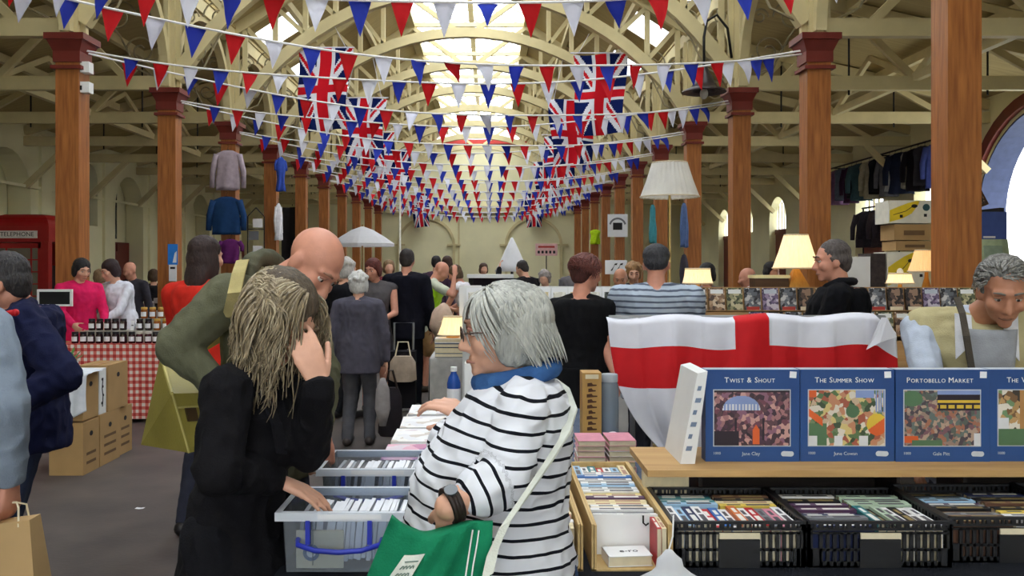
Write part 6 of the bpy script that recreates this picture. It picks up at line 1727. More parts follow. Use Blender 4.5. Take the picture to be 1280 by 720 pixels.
ax = (J['hc'] - J['nb']).normalized(); a1 = ax.cross(UP).normalized(); a2 = a1.cross(ax)
mb.tube([c + ax * .01 - V((.025, 0, 0)) + a1 * .092 * math.cos(t) + a2 * .088 * math.sin(t) + ax * .02 * math.sin(t) for t in [2 * PI * i / 30 for i in range(31)]], .03, 10)
blob(mb, 'hood', .008, mat_cloth('hood olive', (88, 88, 72)), root, 2, fold=(.008, 14, (1, 1, 1)), label='olive hood folded at the neck')
# his case and strap
t = thing('shoulder_case', 'olive yellow hard case with two clasps hanging at the bald man\'s side', 'case', P(215, 560, 2.9))
m_case = mat('olive leathercloth', (142, 130, 58), .5, var=.08, bump=.15, bscale=120)
a = [P(176, 556, 3.02), P(236, 566, 2.78), P(290, 556, 2.92), P(228, 548, 3.2)]          # footprint: near edge left, front, right, back
b = [P(201, 444, 3.0), P(215, 492, 2.76), P(290, 490, 2.9), P(262, 446, 3.16)]
mb = MB(); mb.hexa([a[0], a[1], a[2], a[3], b[0], b[1], b[2], b[3]]); mb.bevel(.022, 4); mb.build('case_body', m_case, t, smooth=.7)
mb = MB(); e = lambda u, v: b[1].lerp(b[2], u).lerp(a[1].lerp(a[2], u), v)
nrm = (b[2] - b[1]).cross(a[1] - b[1]).normalized(); nrm = nrm if nrm.y < 0 else -nrm
mb.tube([e(0.02, .24) + nrm * .002, e(1, .24) + nrm * .002], .004, 6); mb.tube([b[1] + nrm * .002, a[1] + nrm * .002], .004, 6); mb.tube([b[1], b[0]], .006, 6)
mb.build('lid_seam', mat('olive piping', (176, 164, 96), .5), t)
for u in (.22, .58):
    mb = MB(); p = e(u, .25); q = e(u, .48); mb.ribbon([p + nrm * .008, q + nrm * .008], .034, .012, (b[2] - b[1])); mb.build('clasp', mat('dark leather clasp', (62, 44, 24), .4), t)
mb = MB(); mb.ribbon([b[0].lerp(b[3], .6), P(282, 420, 2.96), P(286, 395, 2.72), P(293, 366, 2.66), P(298, 342, 2.73), P(303, 326, 2.88), P(312, 324, 3.02)], .042, .006, (1, -.1, .1)); mb.build('strap', mat_cloth('cream webbing', (178, 164, 112)), t, label='cream webbing shoulder strap')

# ---- the woman in the striped top -------------------------------------------------
f = V((-1, -.06, 0)).normalized()
DW = 2.06
J = pose(.08, DW, 1.60, f, neck=P(652, 478, DW), hips=(.03, DW, .86), head=(-1, -.10, -.06),
         arms=((P(560, 633, 1.79), (.7, -.3, -.6), P(634, 598, 1.85)), (P(592, 524, 2.34), (.2, .2, -1), P(560, 556, 2.28))), stance=.05)
J['hc'] = P(629, 414, DW); J['shL'] = P(652, 514, 1.90); J['shR'] = P(650, 510, 2.22)
J['hdL'] = V((.10, .40, -.9)); J['hnL'] = V((.3, .9, .3)); J['curlL'] = .7; J['tsL'] = V((-.9, -.3, 0))
J['hdR'] = V((-.7, .2, .35)); J['hnR'] = V((-.2, .4, -.9)); J['curlR'] = .5; J['tsR'] = V((0, -1, .3))
m_str = mat_bands('breton stripes', (228, 229, 236), (20, 22, 30), .0335, .21)
def zz(y): return EYE - (y - 332) / (1100 / DW)
def xx(x): return (x - 613) / (1100 / DW)
prof = ((470, 628, 682, .10), (478, 604, 700, .14), (492, 586, 708, .175), (515, 566, 714, .19), (545, 545, 717, .195), (575, 522, 717, .195), (600, 514, 713, .19), (625, 511, 709, .185), (648, 505, 712, .19), (690, 507, 721, .2), (712, 511, 722, .2))
def sdist(c, a, b):
    d = b - a; t0 = (c - a).dot(d) / d.length_squared; t = max(0, min(1, t0)); return (c - (a + d * t)).length, t0 * d.length
slv = [(J['shL'], J['elL'], .072), (J['elL'], J['elL'].lerp(J['wrL'], .5), .07), (J['shR'], J['elR'], .062), (J['elR'], J['wrR'], .056)]
def band(c):
    y_ = 332 + (EYE - c.z) * (1100 / DW); pr_ = prof[-1]
    for q0, q1 in zip(prof, prof[1:]):
        if y_ <= q1[0]:
            w = max(0, min(1, (y_ - q0[0]) / (q1[0] - q0[0]))); pr_ = [q0[i] + (q1[i] - q0[i]) * w for i in range(4)]; break
    rx_ = (xx(pr_[2]) - xx(pr_[1])) / 2; tor = (math.hypot((c.x - (xx(pr_[1]) + xx(pr_[2])) / 2) / rx_, (c.y - DW) / pr_[3]) - 1) * min(rx_, pr_[3])
    for i in (1, 3):
        a, b, r_ = slv[i]; d, t = sdist(c, a, b)
        if d - r_ < tor and d < r_ + .03 and t > .02: return t + .004 * noise.noise(c * 9)
    return c.z + (.16 if c.z > 1.1 else .10) * (c.x - .1) + .010 * noise.noise(c * 8) + .016 * noise.noise(c * 3)
h = J['h']; base = V((.08, DW, 0))
root = thing('person', 'person in a navy striped white top and glasses with a grey bob, facing left', 'person', base)
mb = MB(); cx = [((xx(a) + xx(b)) / 2, (xx(b) - xx(a)) / 2 - .02, w_ - .02, zz(y)) for y, a, b, w_ in prof]
mb.loft([[V((c + rx * math.cos(t), DW + ry * math.sin(t), z)) for t in [2 * PI * i / 24 for i in range(24)]] for c, rx, ry, z in reversed(cx)]); head_prims(mb, J, True)
for q in 'LR':
    mb.cone(J['sh' + q], J['el' + q], .05, .043); mb.cone(J['el' + q], J['wr' + q], .043, .029); hand_prims(mb, J['wr' + q], J['hd' + q], J['hn' + q], J['ts' + q], .94, J['curl' + q])
    mb.cone(J['hip' + q], J['kn' + q], .085, .06); mb.cone(J['kn' + q], J['an' + q], .058, .036); mb.cone(J['an' + q] - UP * .035, J['an' + q] - UP * .045 + f * .13, .03, .022)
mb.cone(V((.03, DW, .9)), V((.03, DW, .8)), .14, .14)
blob(mb, 'body', .006, mskin('fair'), root, 2)
face_parts(J, root, (160, 110, 96), (150, 140, 130), glasses=True)
mb = MB()
mb.loft([[V(((xx(a) + xx(b)) / 2 + (xx(b) - xx(a)) / 2 * math.cos(t), DW + w_ * math.sin(t), zz(y))) for t in [2 * PI * i / 28 for i in range(28)]] for y, a, b, w_ in reversed(prof)])
for i, (a, b, r0, r1) in enumerate(((J['shL'], J['elL'], .060, .058), (J['elL'], J['elL'].lerp(J['wrL'], .5), .058, .052), (J['shR'], J['elR'], .056, .052), (J['elR'], J['elR'].lerp(J['wrR'], .85), .058, .048))): mb.cone(a, b, r0, r1, 14)
mb.cone(P(652, 488, DW), J['shL'], .06, .062); mb.cone(P(652, 488, DW), J['shR'], .06, .062)
blob(mb, 'striped_top', .0065, m_str, root, 3, fold=(.010, 8, (1, 1, 1.4)), band=band)
mb = MB(); nb = J['nb']
mb.tube([nb + V((-.012, 0, .018)) + V((.085 * math.cos(t), .075 * math.sin(t), -.018 * math.cos(t) * -1)) for t in [2 * PI * i / 28 for i in range(29)]], .024, 10)
mb.ribbon([nb + V((-.06, -.06, .0)), nb + V((-.11, -.05, -.03)), nb + V((-.135, -.03, -.06))], .045, .012, (0, 1, .4))
blob(mb, 'collar', .007, mat_cloth('denim collar', (64, 104, 158), (44, 76, 124)), root, 2, label='blue denim collar')
mb = MB()
mb.cone(V((.03, DW, .87)), V((.03, DW, .80)), .18, .17)
for q in 'LR': mb.cone(J['hip' + q], J['kn' + q], .105, .075); mb.cone(J['kn' + q], J['an' + q], .074, .06)
blob(mb, 'jeans', .012, mat_cloth('blue jeans', (76, 100, 140), (58, 78, 116)), root, 3)
for q in 'LR':
    mb = MB(); a = J['an' + q]; mb.cone(V((a.x, a.y, .042)) - f * .03, V((a.x, a.y, .038)) + f * .15, .042, .034); mb.build('shoe', mat('shoe 40', (40, 36, 36), .5), root, smooth=True)
hair_cap(J, root, 'bob', (176, 176, 168), .006, (140, 141, 137), fem=True)
strands(J, root, 1000, .18, (206, 205, 196), (150, 151, 146), 3, .0034, .002, front=.9, drop=.85, offs=.004, part=(0, .45, .9), name='hair_strands', inward=.02, comb=.62, hug=1.13, keep=lambda d: d.y < .22 or d.z > .66)
# watch
mb = MB(); w0 = J['elL'].lerp(J['wrL'], .93); d = (J['wrL'] - J['elL']).normalized(); a1 = d.cross(UP).normalized(); a2 = a1.cross(d)
for o_ in (-.008, 0, .008): mb.tube([w0 + d * o_ + a1 * .034 * math.cos(t) + a2 * .034 * math.sin(t) for t in [2 * PI * i / 24 for i in range(25)]], .006, 6)
wt = mb.build('watch', mat('dark leather strap', (44, 32, 28), .5), root, smooth=True, label='dark strapped wristwatch')
mb = MB(); M_ = Matrix((a1, a2, d)).transposed(); mb.lathe([(0, -.003), (.014, -.003), (.014, .003), (0, .003)], w0 + (a2 * .9 - a1 * .45).normalized() * .039, 18, M=(V((0, 0, 1)).rotation_difference((a2 * .9 - a1 * .45).normalized())).to_matrix()); mb.build('watch_case', mat('dull watch metal', (96, 98, 100), .35, metal=.5), wt)
# green bag
t = thing('green_bag', 'green cloth shoulder bag with a white printed patch on the striped woman\'s hip', 'bag', P(555, 720, 1.78))
m_gr = mat_cloth('green cotton bag', (26, 128, 88), (18, 108, 74), bump=.3)
g_ = []
def bg(u, v):
    top = P(488 + u * 128, 648 + 14 * math.sin(u * PI) + 8 * u, 1.74); bot = P(430 + u * 182, 790, 1.72)
    p = top.lerp(bot, v); bulge = .03 * math.sin(u * PI) * (.35 + .65 * math.sin(min(1, v * 1.1) * PI / 1.4))
    p.y += -bulge + .012 * math.sin(u * 9 + v * 3) * (1 - v) + .006 * math.sin(u * 23 + v * 9)
    p.z -= .02 * math.sin(u * PI * 2) * (1 - v) * .6
    return p
def bg2(u, v):
    p = bg(u, v); p.y = 1.74 + (1.74 - p.y) * .4 + .03; return p
n1, n2 = 26, 16; mb = MB(); mb.keep = False
rings = []
for j in range(n2 + 1):
    v = j / n2; rings.append([bg(i / n1, v) for i in range(n1 + 1)] + [bg2(1 - i / n1, v) for i in range(n1 + 1)])
mb.loft(rings); mb.build('bag_body', m_gr, t, smooth=True)
def onbag(px, py, off=.006):
    u, v = .5, .5
    for _ in range(12):
        best = min(((bg(u + du, v + dv), u + du, v + dv) for du in (-.08, -.02, -.005, 0, .005, .02, .08) for dv in (-.08, -.02, -.005, 0, .005, .02, .08)), key=lambda q: (CX + q[0].x * F / q[0].y - px) ** 2 + (CY + (EYE - q[0].z) * F / q[0].y - py) ** 2); u, v = best[1], best[2]
    p = bg(u, v); return V((p.x, p.y - off, p.z))
mb = MB(); q = [onbag(506, 693), onbag(532, 691), onbag(513, 722), onbag(487, 720)]; mb.keep = True
mb.grid(lambda u, v: q[0].lerp(q[1], u).lerp(q[3].lerp(q[2], u), v) + V((0, -.004 * math.sin(u * PI), 0)), 6, 6, .001); mb.build('printed_patch', mat_cloth('off white patch', (214, 216, 206)), t, label='white printed patch')
mb = MB(); ex = (q[1] - q[0]).normalized(); ez = (q[0] - q[3]).normalized(); cc = (q[0] + q[2]) / 2 + V((0, -.006, 0))
for k in range(4):
    cz = cc + ez * (.018 - .017 * k) * 1
    mb.tube([cz + ex * (-.016 + .0026 * i) + ez * .0035 * (1 if (i * (k + 3)) % 3 else -1) for i in range(13)], .0011, 4)
mb.build('patch_print', mat('grey green print', (96, 120, 108), .7), t)
mb = MB()
for px in (586, 594): mb.tube([onbag(px + 6 - (y - 655) * .16, y, .004) for y in (662, 675, 690, 705, 722)], .0016, 5)
mb.build('white_piping', m_white, t)
mb = MB(); mb.ribbon([P(609, 722, 1.70), P(616, 690, 1.72), P(632, 655, 1.74), P(655, 622, 1.77), P(685, 578, 1.83), P(706, 545, 1.90), P(715, 515, 2.0), P(706, 490, 2.1), P(690, 478, 2.18)], .030, .005, (.8, .25, .5)); mb.build('strap', mat_cloth('cream webbing strap', (206, 208, 196)), t, label='cream webbing shoulder strap')

# ---- the old man in the fishing vest ----------------------------------------------
f = V((-.28, -.96, 0)).normalized()
J = pose(1.84, 3.36, 1.68, f, lean=.2, neck=(1.80, 3.24, 1.425), hips=(1.86, 3.38, .93), head=(-.28, -.86, -.42), arms=((P(1330, 520, 3.1), (1, 0, -.5)), (P(1150, 560, 3.02), (-1, .2, -.3), P(1160, 468, 3.16))), sw=.122)
J['hc'] = P(1254, 363, 3.10)
root, J = person('person in a beige fishing vest with grey hair, looking down behind the puzzle boxes', J, 'tan', (176, 184, 198), 'long', (70, 72, 80), hair=('short', (128, 126, 122), (84, 82, 78)), vox=.007, g=1.02, gb=1.1, topname='shirt', face=True, brow=(120, 112, 104), fold=.006, sleeve_r=1.1)
strands(J, root, 420, .06, (158, 156, 150), (96, 94, 90), 6, .003, .004, front=.6, drop=.3, offs=.002, part=(.5, .9, .6), name='hair_strands', comb=.9, hug=1.1)
m_vest = mat_cloth('beige vest cotton', (190, 180, 138), (172, 160, 120))
h = J['h']; fw = J['r'].cross(J['s']); fw = fw if fw.dot(J['f']) > 0 else -fw
mb = MB(); rg = torso_rings(J, 1.10, 1.25, .02, hem=-.08, top=.98, shoulder=1.1); mb.loft(rg, cap=True)
for q in 'LR': mb.cone(J['nb'] - J['s'] * .026 * h, J['nb'].lerp(J['sh' + q], .90) + J['s'] * .008, .043 * h, .0425 * h)
vs = blob(mb, 'fishing_vest', .008, m_vest, root, 3, fold=(.006, 10, (1, 1, .7)), label='beige fishing vest')
mb = MB()          # open front: the grey shirt between the vest edges
def fr(u, v):
    a = (u - .5) * (.30 + .5 * (1 - v)); c = J['nb'].lerp(J['pel'], .0 + .95 * v)
    return c + J['r'] * math.sin(a) * .105 * h * 1.25 + fw * (math.cos(a) * (.07 + .022 * math.sin(min(1, v * 2.2) * PI / 2)) * h * 1.28 + .022)
mb.keep = True; mb.grid(fr, 12, 20, .004); mb.build('shirt_front', mat_cloth('grey tee shirt', (150, 152, 156)), root, smooth=True, label='grey shirt front showing between the vest edges')
for s in (-1, 1):
    mb = MB(); mb.keep = True
    mb.grid(lambda u, v: J['nb'] + J['r'] * s * (.03 + .03 * u) * h + fw * ((.062 + .012 * (1 - u)) * h - .012 + .02 * v) + UP * (.018 - .06 * u * v - .035 * v - .02 * (1 - u) * v) * h, 4, 6, .004)
    mb.build('shirt_collar', mat_cloth('white shirt collar', (222, 222, 226)), root, label='white open shirt collar')
    mb = MB(); c = J['nb'].lerp(J['pel'], .42) + J['r'] * s * .075 * h + fw * .098 * h
    mb.box(c, (.1, .02, .09), Matrix((J['r'], fw, J['s'])).transposed()); mb.bevel(.006); mb.build('vest_pocket', m_vest, vs)
mb = MB(); mb.ribbon([P(1196, 372, 3.14), P(1203, 392, 3.03), P(1208, 420, 2.97), P(1216, 470, 2.95)], .022, .006, (1, 0, .1)); mb.build('bag_strap', mat_cloth('dark webbing', (70, 64, 56)), root, label='dark strap over the vest')

# ---- navy jacket man and the grey sleeved shopper at the left edge ----------------
f = V((-.86, -.5, 0)).normalized()
J = pose(-1.98, 3.72, 1.72, f, head=(-.97, -.2, -.15), arms=((P(22, 505, 3.35), (1, .2, -.4), P(80, 470, 3.42)), 'front'), sw=.125)
J['hc'] = P(3, 353, 3.62)
root, J = person('person in a navy jacket and jeans at the left edge with short dark greying hair', J, 'ruddy', (24, 28, 58), 'long', (54, 62, 84), hair=('short', (64, 60, 60), (40, 38, 40)), vox=.008, g=1.25, gb=1.5, hem=-.05, topname='jacket', fold=.014, sleeve_r=1.3)
mb = MB(); c = P(12, 392, 3.33); mb.ell(c, (.035, .012, .013), Matrix.Rotation(-.25, 3, 'Y')); mb.ell(c + V((.022, 0, .004)), (.014, .012, .014)); mb.build('red_badge', mat('badge red', (190, 24, 34), .6), root, label='red ribbon badge')
f = V((.08, 1, 0)).normalized()
J = pose(-1.62, 2.42, 1.74, f, arms=('down', (P(13, 598, 2.46), (.6, -.8, 0), P(8, 505, 2.38))), sw=.115)
J['shR'] = P(-14, 412, 2.40); J['hdR'] = V((-.1, .1, -1)); J['hnR'] = V((-.9, .2, 0)); J['curlR'] = .8; J['tsR'] = V((0, 1, 0))
root, J = person('person mostly outside the left edge, only a pale grey sleeve and hand in view', J, 'ruddy', (140, 152, 168), 'long', (60, 66, 80), hair=('short', (90, 80, 70)), vox=.008, topname='jacket', fold=.008, sleeve_r=1.1)
t = thing('paper_bag', 'brown paper carrier bag held by the grey sleeved person at the left edge', 'bag', P(12, 740, 2.46))
c = P(8, 655, 2.46); mb = MB()
W_, D_, H_ = .1, .06, .3
mb.hexa([c + V((x * 1.0, y, -H_)) for x, y in ((-W_, -D_), (W_ + .02, -D_), (W_ + .02, D_), (-W_, D_))] + [c + V((x * .8, y * .5, .0 + .02 * (x > 0))) for x, y in ((-W_, -D_), (W_, -D_), (W_, D_), (-W_, D_))]); mb.build('bag_body', mat('brown kraft paper', (182, 150, 104), .8, var=.08, scale=5), t)
for y in (-.03, .03):
    mb = MB(); mb.tube([c + V((-.045, y, -.0)), c + V((-.04, y * .7, .05)), P(12, 628, 2.46) + V((-.02, 0, 0)), P(12, 628, 2.46) + V((.02, 0, 0)), c + V((.045, y * .7, .05)), c + V((.05, y, .0))], .003, 5); mb.build('handle', m_page, t)

# ---- people in the middle distance ------------------------------------------------
J = pose(X(251, 5.2), 5.2, 1.79, (.35, .94), head=(.5, .85, -.05), arms=('front', 'front'))
person('person in a red hooded top with long dark hair, seen from behind', J, 'fair', (206, 46, 34), 'long', (50, 52, 66), hair=('long', (62, 44, 40), (40, 30, 30)), vox=.011, fem=True, topname='hooded_top', hem=-.08, sleeve_r=1.15, gb=1.15)
J = pose(X(448, 7.85), 7.85, 1.56, (.06, 1), arms=('down', (P(484, 458, 7.85), (1, -.3, 0))), step=.02)
person('person in a grey suit with white hair walking away down the aisle', J, 'fair', (82, 80, 92), 'long', (86, 86, 92), hair=('curly', (222, 220, 216), (186, 184, 180)), vox=.011, fem=True, g=1.22, gb=1.25, hem=-.12, fold=.008, sleeve_r=1.15, shoes=(58, 50, 48), topname='suit_jacket')
t = thing('shopping_bag', 'dark bag with a pale folded cloth carried by the grey suited walker', 'bag', P(484, 545, 7.85))
c = P(488, 545, 7.78); mb = MB(); mb.loft([[c + V((rx * math.cos(a_), ry * math.sin(a_), z)) for a_ in [2 * PI * i / 16 for i in range(16)]] for z, rx, ry in ((0, .09, .05), (.03, .11, .07), (.35, .1, .06), (.43, .07, .03))]); mb.build('bag_body', mat_cloth('dark bag', (44, 40, 44)), t, smooth=.8)
mb = MB(); mb.loft([[c + V((-.06 + rx * math.cos(a_), -.06 + .02 * math.sin(a_), z)) for a_ in [2 * PI * i / 12 for i in range(12)]] for z, rx in ((.1, .03), (.25, .07), (.42, .06), (.52, .02))]); mb.build('pale_cloth', mat_cloth('pale grey lining', (156, 150, 150)), t, smooth=True)
for y in (-.02, .02): mb = MB(); mb.tube([c + V((-.05, y, .42)), c + V((-.01, y, .58)), c + V((.02, y, .58)), c + V((.06, y, .42))], .008, 6); mb.build('handle', mat('dark leather strap', (44, 32, 28), .5), t)
JD = J
J = pose(X(726, 5.35), 5.35, 1.69, (.25, .97), head=(.75, .6, -.12), sw=.092, arms=((P(712, 440, 5.55), (-1, 0, 0)), (P(768, 466, 5.2), (1, -.4, -.2), P(754, 428, 5.32))))
rt, J = person('person in a short sleeved black dress with cropped auburn hair, beside the flag', J, 'ruddy', (20, 20, 22), 'short', (20, 20, 22), legs='skirt', hair=('short', (92, 48, 40), (60, 32, 30)), vox=.010, fem=True, g=1.08, gb=1.2, topname='dress_top', skirt_hem=.32, bust=.02, sleeve_r=.95)
strands(J, rt, 420, .085, (120, 60, 48), (76, 38, 34), 12, .0034, .004, front=.5, drop=.5, offs=.004, part=(.2, .5, 1), name='hair_strands', comb=.3, hug=1.16)
J = pose(X(820, 5.55), 5.55, 1.75, (.1, 1), head=(.25, 1, -.1), arms=('front', 'front'), sw=.128)
person('person in a pale striped jumper and grey cap, seen from behind above the flag', J, 'ruddy', None, 'long', (60, 64, 76), hair=('cap', (66, 66, 70), (48, 48, 52)), vox=.010, topmat=mat_bands('jumper stripes', (176, 188, 202), (92, 100, 116), .036, .34), band=lambda c: c.z + .012 * noise.noise(c * 4), topname='striped_jumper', g=1.22, gb=1.25, sleeve_r=1.35, fold=.008)
J = pose(X(1050, 5.35), 5.35, 1.77, (-.8, .35), head=(-.97, .12, -.1), arms=('front', 'front'), sw=.122)
person('person in a black coat with cropped grey hair, facing left beside the cone lamp', J, 'ruddy', (14, 14, 18), 'long', (30, 30, 34), hair=('short', (96, 88, 84), (70, 62, 60)), vox=.009, g=1.2, gb=1.5, topname='coat', face=True, sleeve_r=1.3, fold=.008, collar=(24, 24, 28))
# ---- the crowd down the nave ------------------------------------------------------
J = pose(X(530, 11.2), 11.2, 1.74, (.95, .25), lean=.38, head=(.85, -.1, -.55), arms=('front', (P(568, 345, 11.0), (0, -.5, -1))), stance=.05)
rt, J = person('person with bald head in a lime vest and khaki shorts, bending to the right', J, 'ruddy', (196, 200, 180), 'short', (150, 116, 78), legs='shorts', vox=.014, topname='checked_shirt', shoes=(60, 46, 40), g=1.1, gb=1.2)
mb = MB(); mb.loft(torso_rings(J, 1.2, 1.35, .02, hem=-.03, top=.93)); blob(mb, 'lime_vest', .014, mat('lime vest', (178, 226, 30), .6), rt, 3, fold=(.02, 5, (1, 1, 1)), label='lime green vest')
J = pose(X(508, 9.8), 9.8, 1.80, (.1, 1), head=(.1, 1, -.1))
person('person in a dark navy suit seen from behind in front of the white pole', J, 'ruddy', (20, 20, 30), 'long', (24, 24, 32), hair=('short', (52, 44, 42)), vox=.014, g=1.1, gb=1.1, topname='suit_jacket', sleeve_r=1.2)
J = pose(X(469, 9.6), 9.6, 1.70, (.15, -1), head=(-.35, -.9, -.25), arms=('front', 'front'))
person('person with red hair in a grey sleeveless dress facing the front', J, 'ruddy', (86, 82, 84), 'none', (70, 66, 70), legs='skirt', hair=('bob', (104, 44, 34), (70, 30, 26)), vox=.013, fem=True, topname='dress_top', face=True, bust=.03)
J = pose(X(430, 9.2), 9.2, 1.69, (.6, .8), head=(.7, .7, -.1))
person('person in black with thin white hair behind the grey suited walker', J, 'fair', (26, 26, 30), 'long', (34, 34, 38), hair=('curly', (206, 200, 194), (160, 156, 150)), vox=.014, topname='coat', g=1.1)
J = pose(X(584, 12.0), 12.0, 1.66, (-.9, .3), lean=.3, head=(-.9, .1, -.4), arms=('table', 'table'))
person('person in a white vest top bending over a stall in the centre of the nave', J, 'ruddy', (228, 224, 230), 'none', (50, 48, 60), hair=('bob', (96, 74, 52)), vox=.014, fem=True, topname='vest_top')
J = pose(X(545, 15), 15, 1.78, (.1, 1)); person('person with dark hair in a plum coat, left of a pair beyond the lime vest', J, 'fair', (70, 50, 66), 'long', (40, 40, 48), hair=('short', (40, 34, 34)), vox=.018, topname='coat')
J = pose(X(559, 15.7), 15.7, 1.78, (-.1, 1)); person('person with brown hair in a grey coat, right of a pair beyond the lime vest', J, 'fair', (96, 90, 96), 'long', (40, 40, 48), hair=('bob', (74, 50, 40)), vox=.018, topname='coat')
J = pose(X(662, 13), 13, 1.72, (-.6, .8), lean=.25, arms=('up', 'front'), head=(-.7, .5, -.3)); person('person in black leaning towards the folded parasol', J, 'fair', (24, 22, 26), 'long', (28, 28, 32), hair=('short', (50, 42, 40)), vox=.016, topname='coat')
J = pose(X(683, 12), 12.2, 1.56, (-.2, -1), head=(-.3, -.9, -.3)); person('person with grey hair in a pale mauve top beyond the print stand', J, 'fair', (184, 172, 180), 'long', (60, 60, 70), hair=('curly', (170, 160, 156)), vox=.016, topname='cardigan', fem=True)
J = pose(X(776, 9.2), 9.2, 1.60, (-.15, -1), head=(-.2, -.9, -.3), arms=('front', 'front')); person('person with a bald head in a khaki top facing the front beyond the prints', J, 'tan', (126, 120, 96), 'long', (60, 60, 60), hair=('fringe', (120, 104, 90)), vox=.013, topname='jacket', face=True)
J = pose(X(792, 9.9), 9.9, 1.66, (.1, -1), head=(-.1, -.9, -.25), arms=('front', 'front')); person('person with fair curly hair and a dark coat right of the bald khaki man', J, 'fair', (46, 42, 48), 'long', (60, 60, 60), hair=('curly', (176, 134, 90)), vox=.013, topname='coat', fem=True, face=True)
J = pose(X(940, 9.6), 9.6, 1.60, (-.8, .5), head=(-.9, .3, -.2)); person('person in navy with a bald head, left of the cone lamp in the right aisle', J, 'ruddy', (30, 34, 60), 'long', (50, 50, 58), hair=('fringe', (150, 140, 130)), vox=.014, topname='jacket', collar=(214, 214, 218))
J = pose(X(962, 10.6), 10.6, 1.66, (.5, -.8), head=(.4, -.9, -.1)); person('person with black hair in a white blouse near the right aisle doors', J, 'tan', (206, 196, 202), 'long', (50, 50, 58), hair=('bob', (30, 26, 28)), vox=.015, topname='blouse', fem=True)
J = pose(X(884, 9.2), 9.2, 1.64, (.2, .9)); person('person with dark hair in a grey coat behind the squat lamp by the jumper', J, 'tan', (110, 106, 112), 'long', (50, 50, 58), hair=('wavy', (34, 30, 32)), vox=.014, topname='coat', fem=True)
J = pose(X(604, 17), 17, 1.66, (.3, -1)); person('person with brown hair in a rust jumper beyond the white topped stand', J, 'fair', (130, 74, 56), 'long', (50, 50, 58), hair=('bob', (86, 62, 46)), vox=.02, topname='jumper', fem=True)
J = pose(X(716, 16), 16, 1.68, (-.4, -1)); person('person with black hair in a grey jacket near the pink sign', J, 'tan', (104, 100, 104), 'long', (50, 50, 58), hair=('short', (34, 30, 30)), vox=.02, topname='jacket')
J = pose(X(486, 13.5), 13.5, 1.70, (.2, -1)); person('person with fair hair in a maroon top beyond the red haired woman', J, 'fair', (110, 44, 50), 'long', (50, 50, 58), hair=('bob', (150, 120, 84)), vox=.018, topname='jumper', fem=True)
# ---- behind the jam stall ---------------------------------------------------------
J = pose(X(99, 9.52), 9.52, 1.70, (.6, -.7), head=(.75, -.6, -.3), arms=('table', 'table')); person('person in a bright pink top with a grey headband behind the jam stall', J, 'fair', (214, 34, 92), 'long', (60, 40, 50), hair=('bob', (34, 30, 32), (70, 66, 66)), vox=.011, topname='pink_top', fem=True, face=True, g=1.1, gb=1.2)
J = pose(X(150, 9.98), 9.98, 1.70, (-.5, -.85), lean=.15, head=(-.6, -.7, -.35), arms=('table', 'table')); person('person in a white blouse with dark hair bending behind the jam stall', J, 'fair', (222, 224, 234), 'long', (60, 50, 60), hair=('bob', (50, 32, 34)), vox=.011, topname='white_blouse', fem=True, face=True, g=1.25, gb=1.4, fold=.01)
J = pose(X(124, 12.2), 12.2, 1.56, (.2, .9)); person('person with fair hair half hidden between the pink and white tops', J, 'fair', (150, 130, 120), 'long', (50, 50, 58), hair=('bob', (156, 126, 92)), vox=.016, topname='coat', fem=True)
J = pose(X(166, 12.0), 12.0, 1.68, (-.3, -.95), head=(-.3, -.9, -.3)); person('person with a bald head in a dark grey top beyond the white blouse', J, 'ruddy', (58, 56, 64), 'long', (50, 50, 58), hair=None, vox=.015, topname='jumper')
J = pose(X(192, 14.2), 14.2, 1.55, (-.5, .8)); person('person with brown hair in a black coat behind the second left column', J, 'fair', (34, 32, 36), 'long', (50, 50, 58), hair=('bob', (96, 74, 56)), vox=.016, topname='coat')
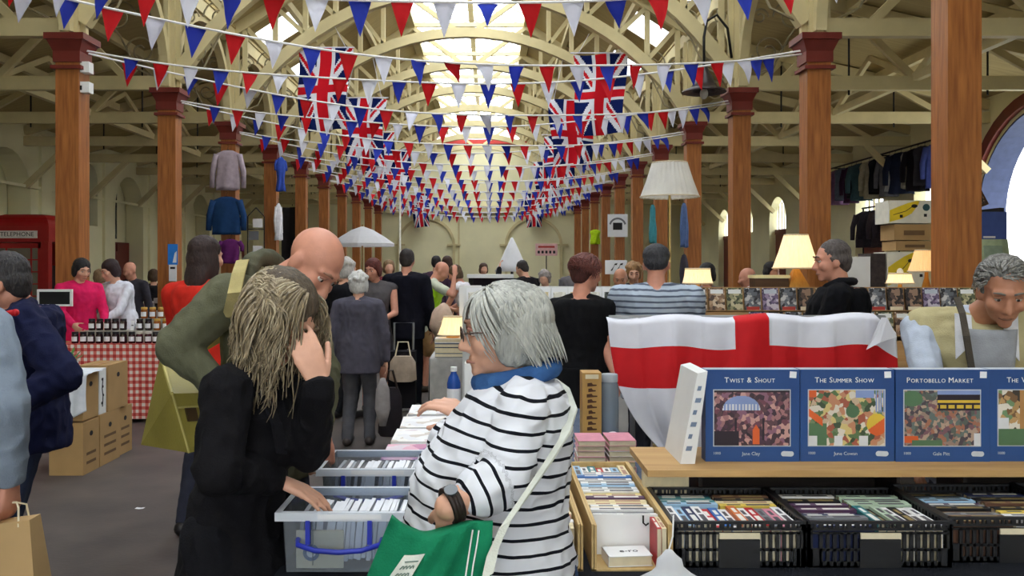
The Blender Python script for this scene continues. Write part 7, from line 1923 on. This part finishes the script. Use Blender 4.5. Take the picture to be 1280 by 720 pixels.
# shopping trolley in the aisle
t = thing('shopping_trolley', 'black wheeled shopping trolley with a beige bag in the far aisle', 'trolley', (X(503, 9.1), 9.1, 0))
mb = MB(); mb.span(-.14, .14, -.1, .1, .14, .72); mb.bevel(.03, 3); mb.build('trolley_bag', mat_cloth('black trolley cloth', (28, 26, 30)), t, local=True, smooth=.8)
for s in (-1, 1): mb = MB(); mb.lathe([(.025, -.015), (.085, -.015), (.09, 0), (.085, .015), (.025, .015)], (s * .16, 0, .09), 20, M=Matrix.Rotation(PI / 2, 3, 'Y')); mb.build('wheel', m_black, t, local=True, smooth=.6)
mb = MB(); mb.tube([(-.1, .1, .1), (-.1, .14, 1.0), (.1, .14, 1.0), (.1, .1, .1)], .012, 8); mb.tube([(-.16, 0, .09), (.16, 0, .09)], .01, 6); mb.build('handle_frame', m_steel, t, local=True)
t = thing('handbag', 'beige handbag hanging on the front of the shopping trolley', 'handbag', (X(503, 8.9), 8.952, .42))
mb = MB(); mb.loft([[(rx * math.cos(a_), .05 * math.sin(a_), z) for a_ in [2 * PI * i / 16 for i in range(16)]] for z, rx in ((0, .1), (.02, .14), (.2, .13), (.26, .09))]); mb.build('bag_body', mat_cloth('beige handbag', (186, 168, 150)), t, local=True, smooth=.8)
mb = MB(); mb.tube([(-.08, 0, .25), (-.05, .03, .4), (.05, .03, .4), (.08, 0, .25)], .008, 6); mb.build('handle', m_page, t, local=True)
# ================================================================ light and camera
w = bpy.data.worlds.new('World'); SC.world = w; w.use_nodes = True
bg = w.node_tree.nodes['Background']; bg.inputs['Color'].default_value = (0.93, 0.97, 1.0, 1); bg.inputs['Strength'].default_value = 1.0
def portal(loc, sx, sy, rot):
    l = bpy.data.lights.new('portal', 'AREA'); l.shape = 'RECTANGLE'; l.size = sx; l.size_y = sy; l.cycles.is_portal = True
    o = bpy.data.objects.new('portal', l); COL.objects.link(o); o.location = loc; o.rotation_euler = rot
portal((XC, (YB + YE) / 2, 8.6), 2.6, YE - YB, (0, 0, 0))
portal((WR + .6, R_OPEN, 2.1), 4.2, 3.8, (0, PI / 2, 0))
portal((XC, YB - .4, 2.6), 4.2, 3.6, (PI / 2, 0, 0))
cam = bpy.data.cameras.new('camera'); co = bpy.data.objects.new('camera', cam); COL.objects.link(co)
co.location = (0, 0, EYE); co.rotation_euler = (PI / 2, 0, 0)
cam.sensor_width = 36; cam.lens = F / 1280 * 36; cam.shift_x = (640 - CX) / 1280; cam.shift_y = -(360 - CY) / 1280
cam.clip_start = .05; cam.clip_end = 200
SC.camera = co
SC.view_settings.view_transform = 'Standard'; SC.view_settings.look = 'None'; SC.view_settings.gamma = 1
SC.view_settings.exposure = 2.65
SC.view_settings.use_curve_mapping = False
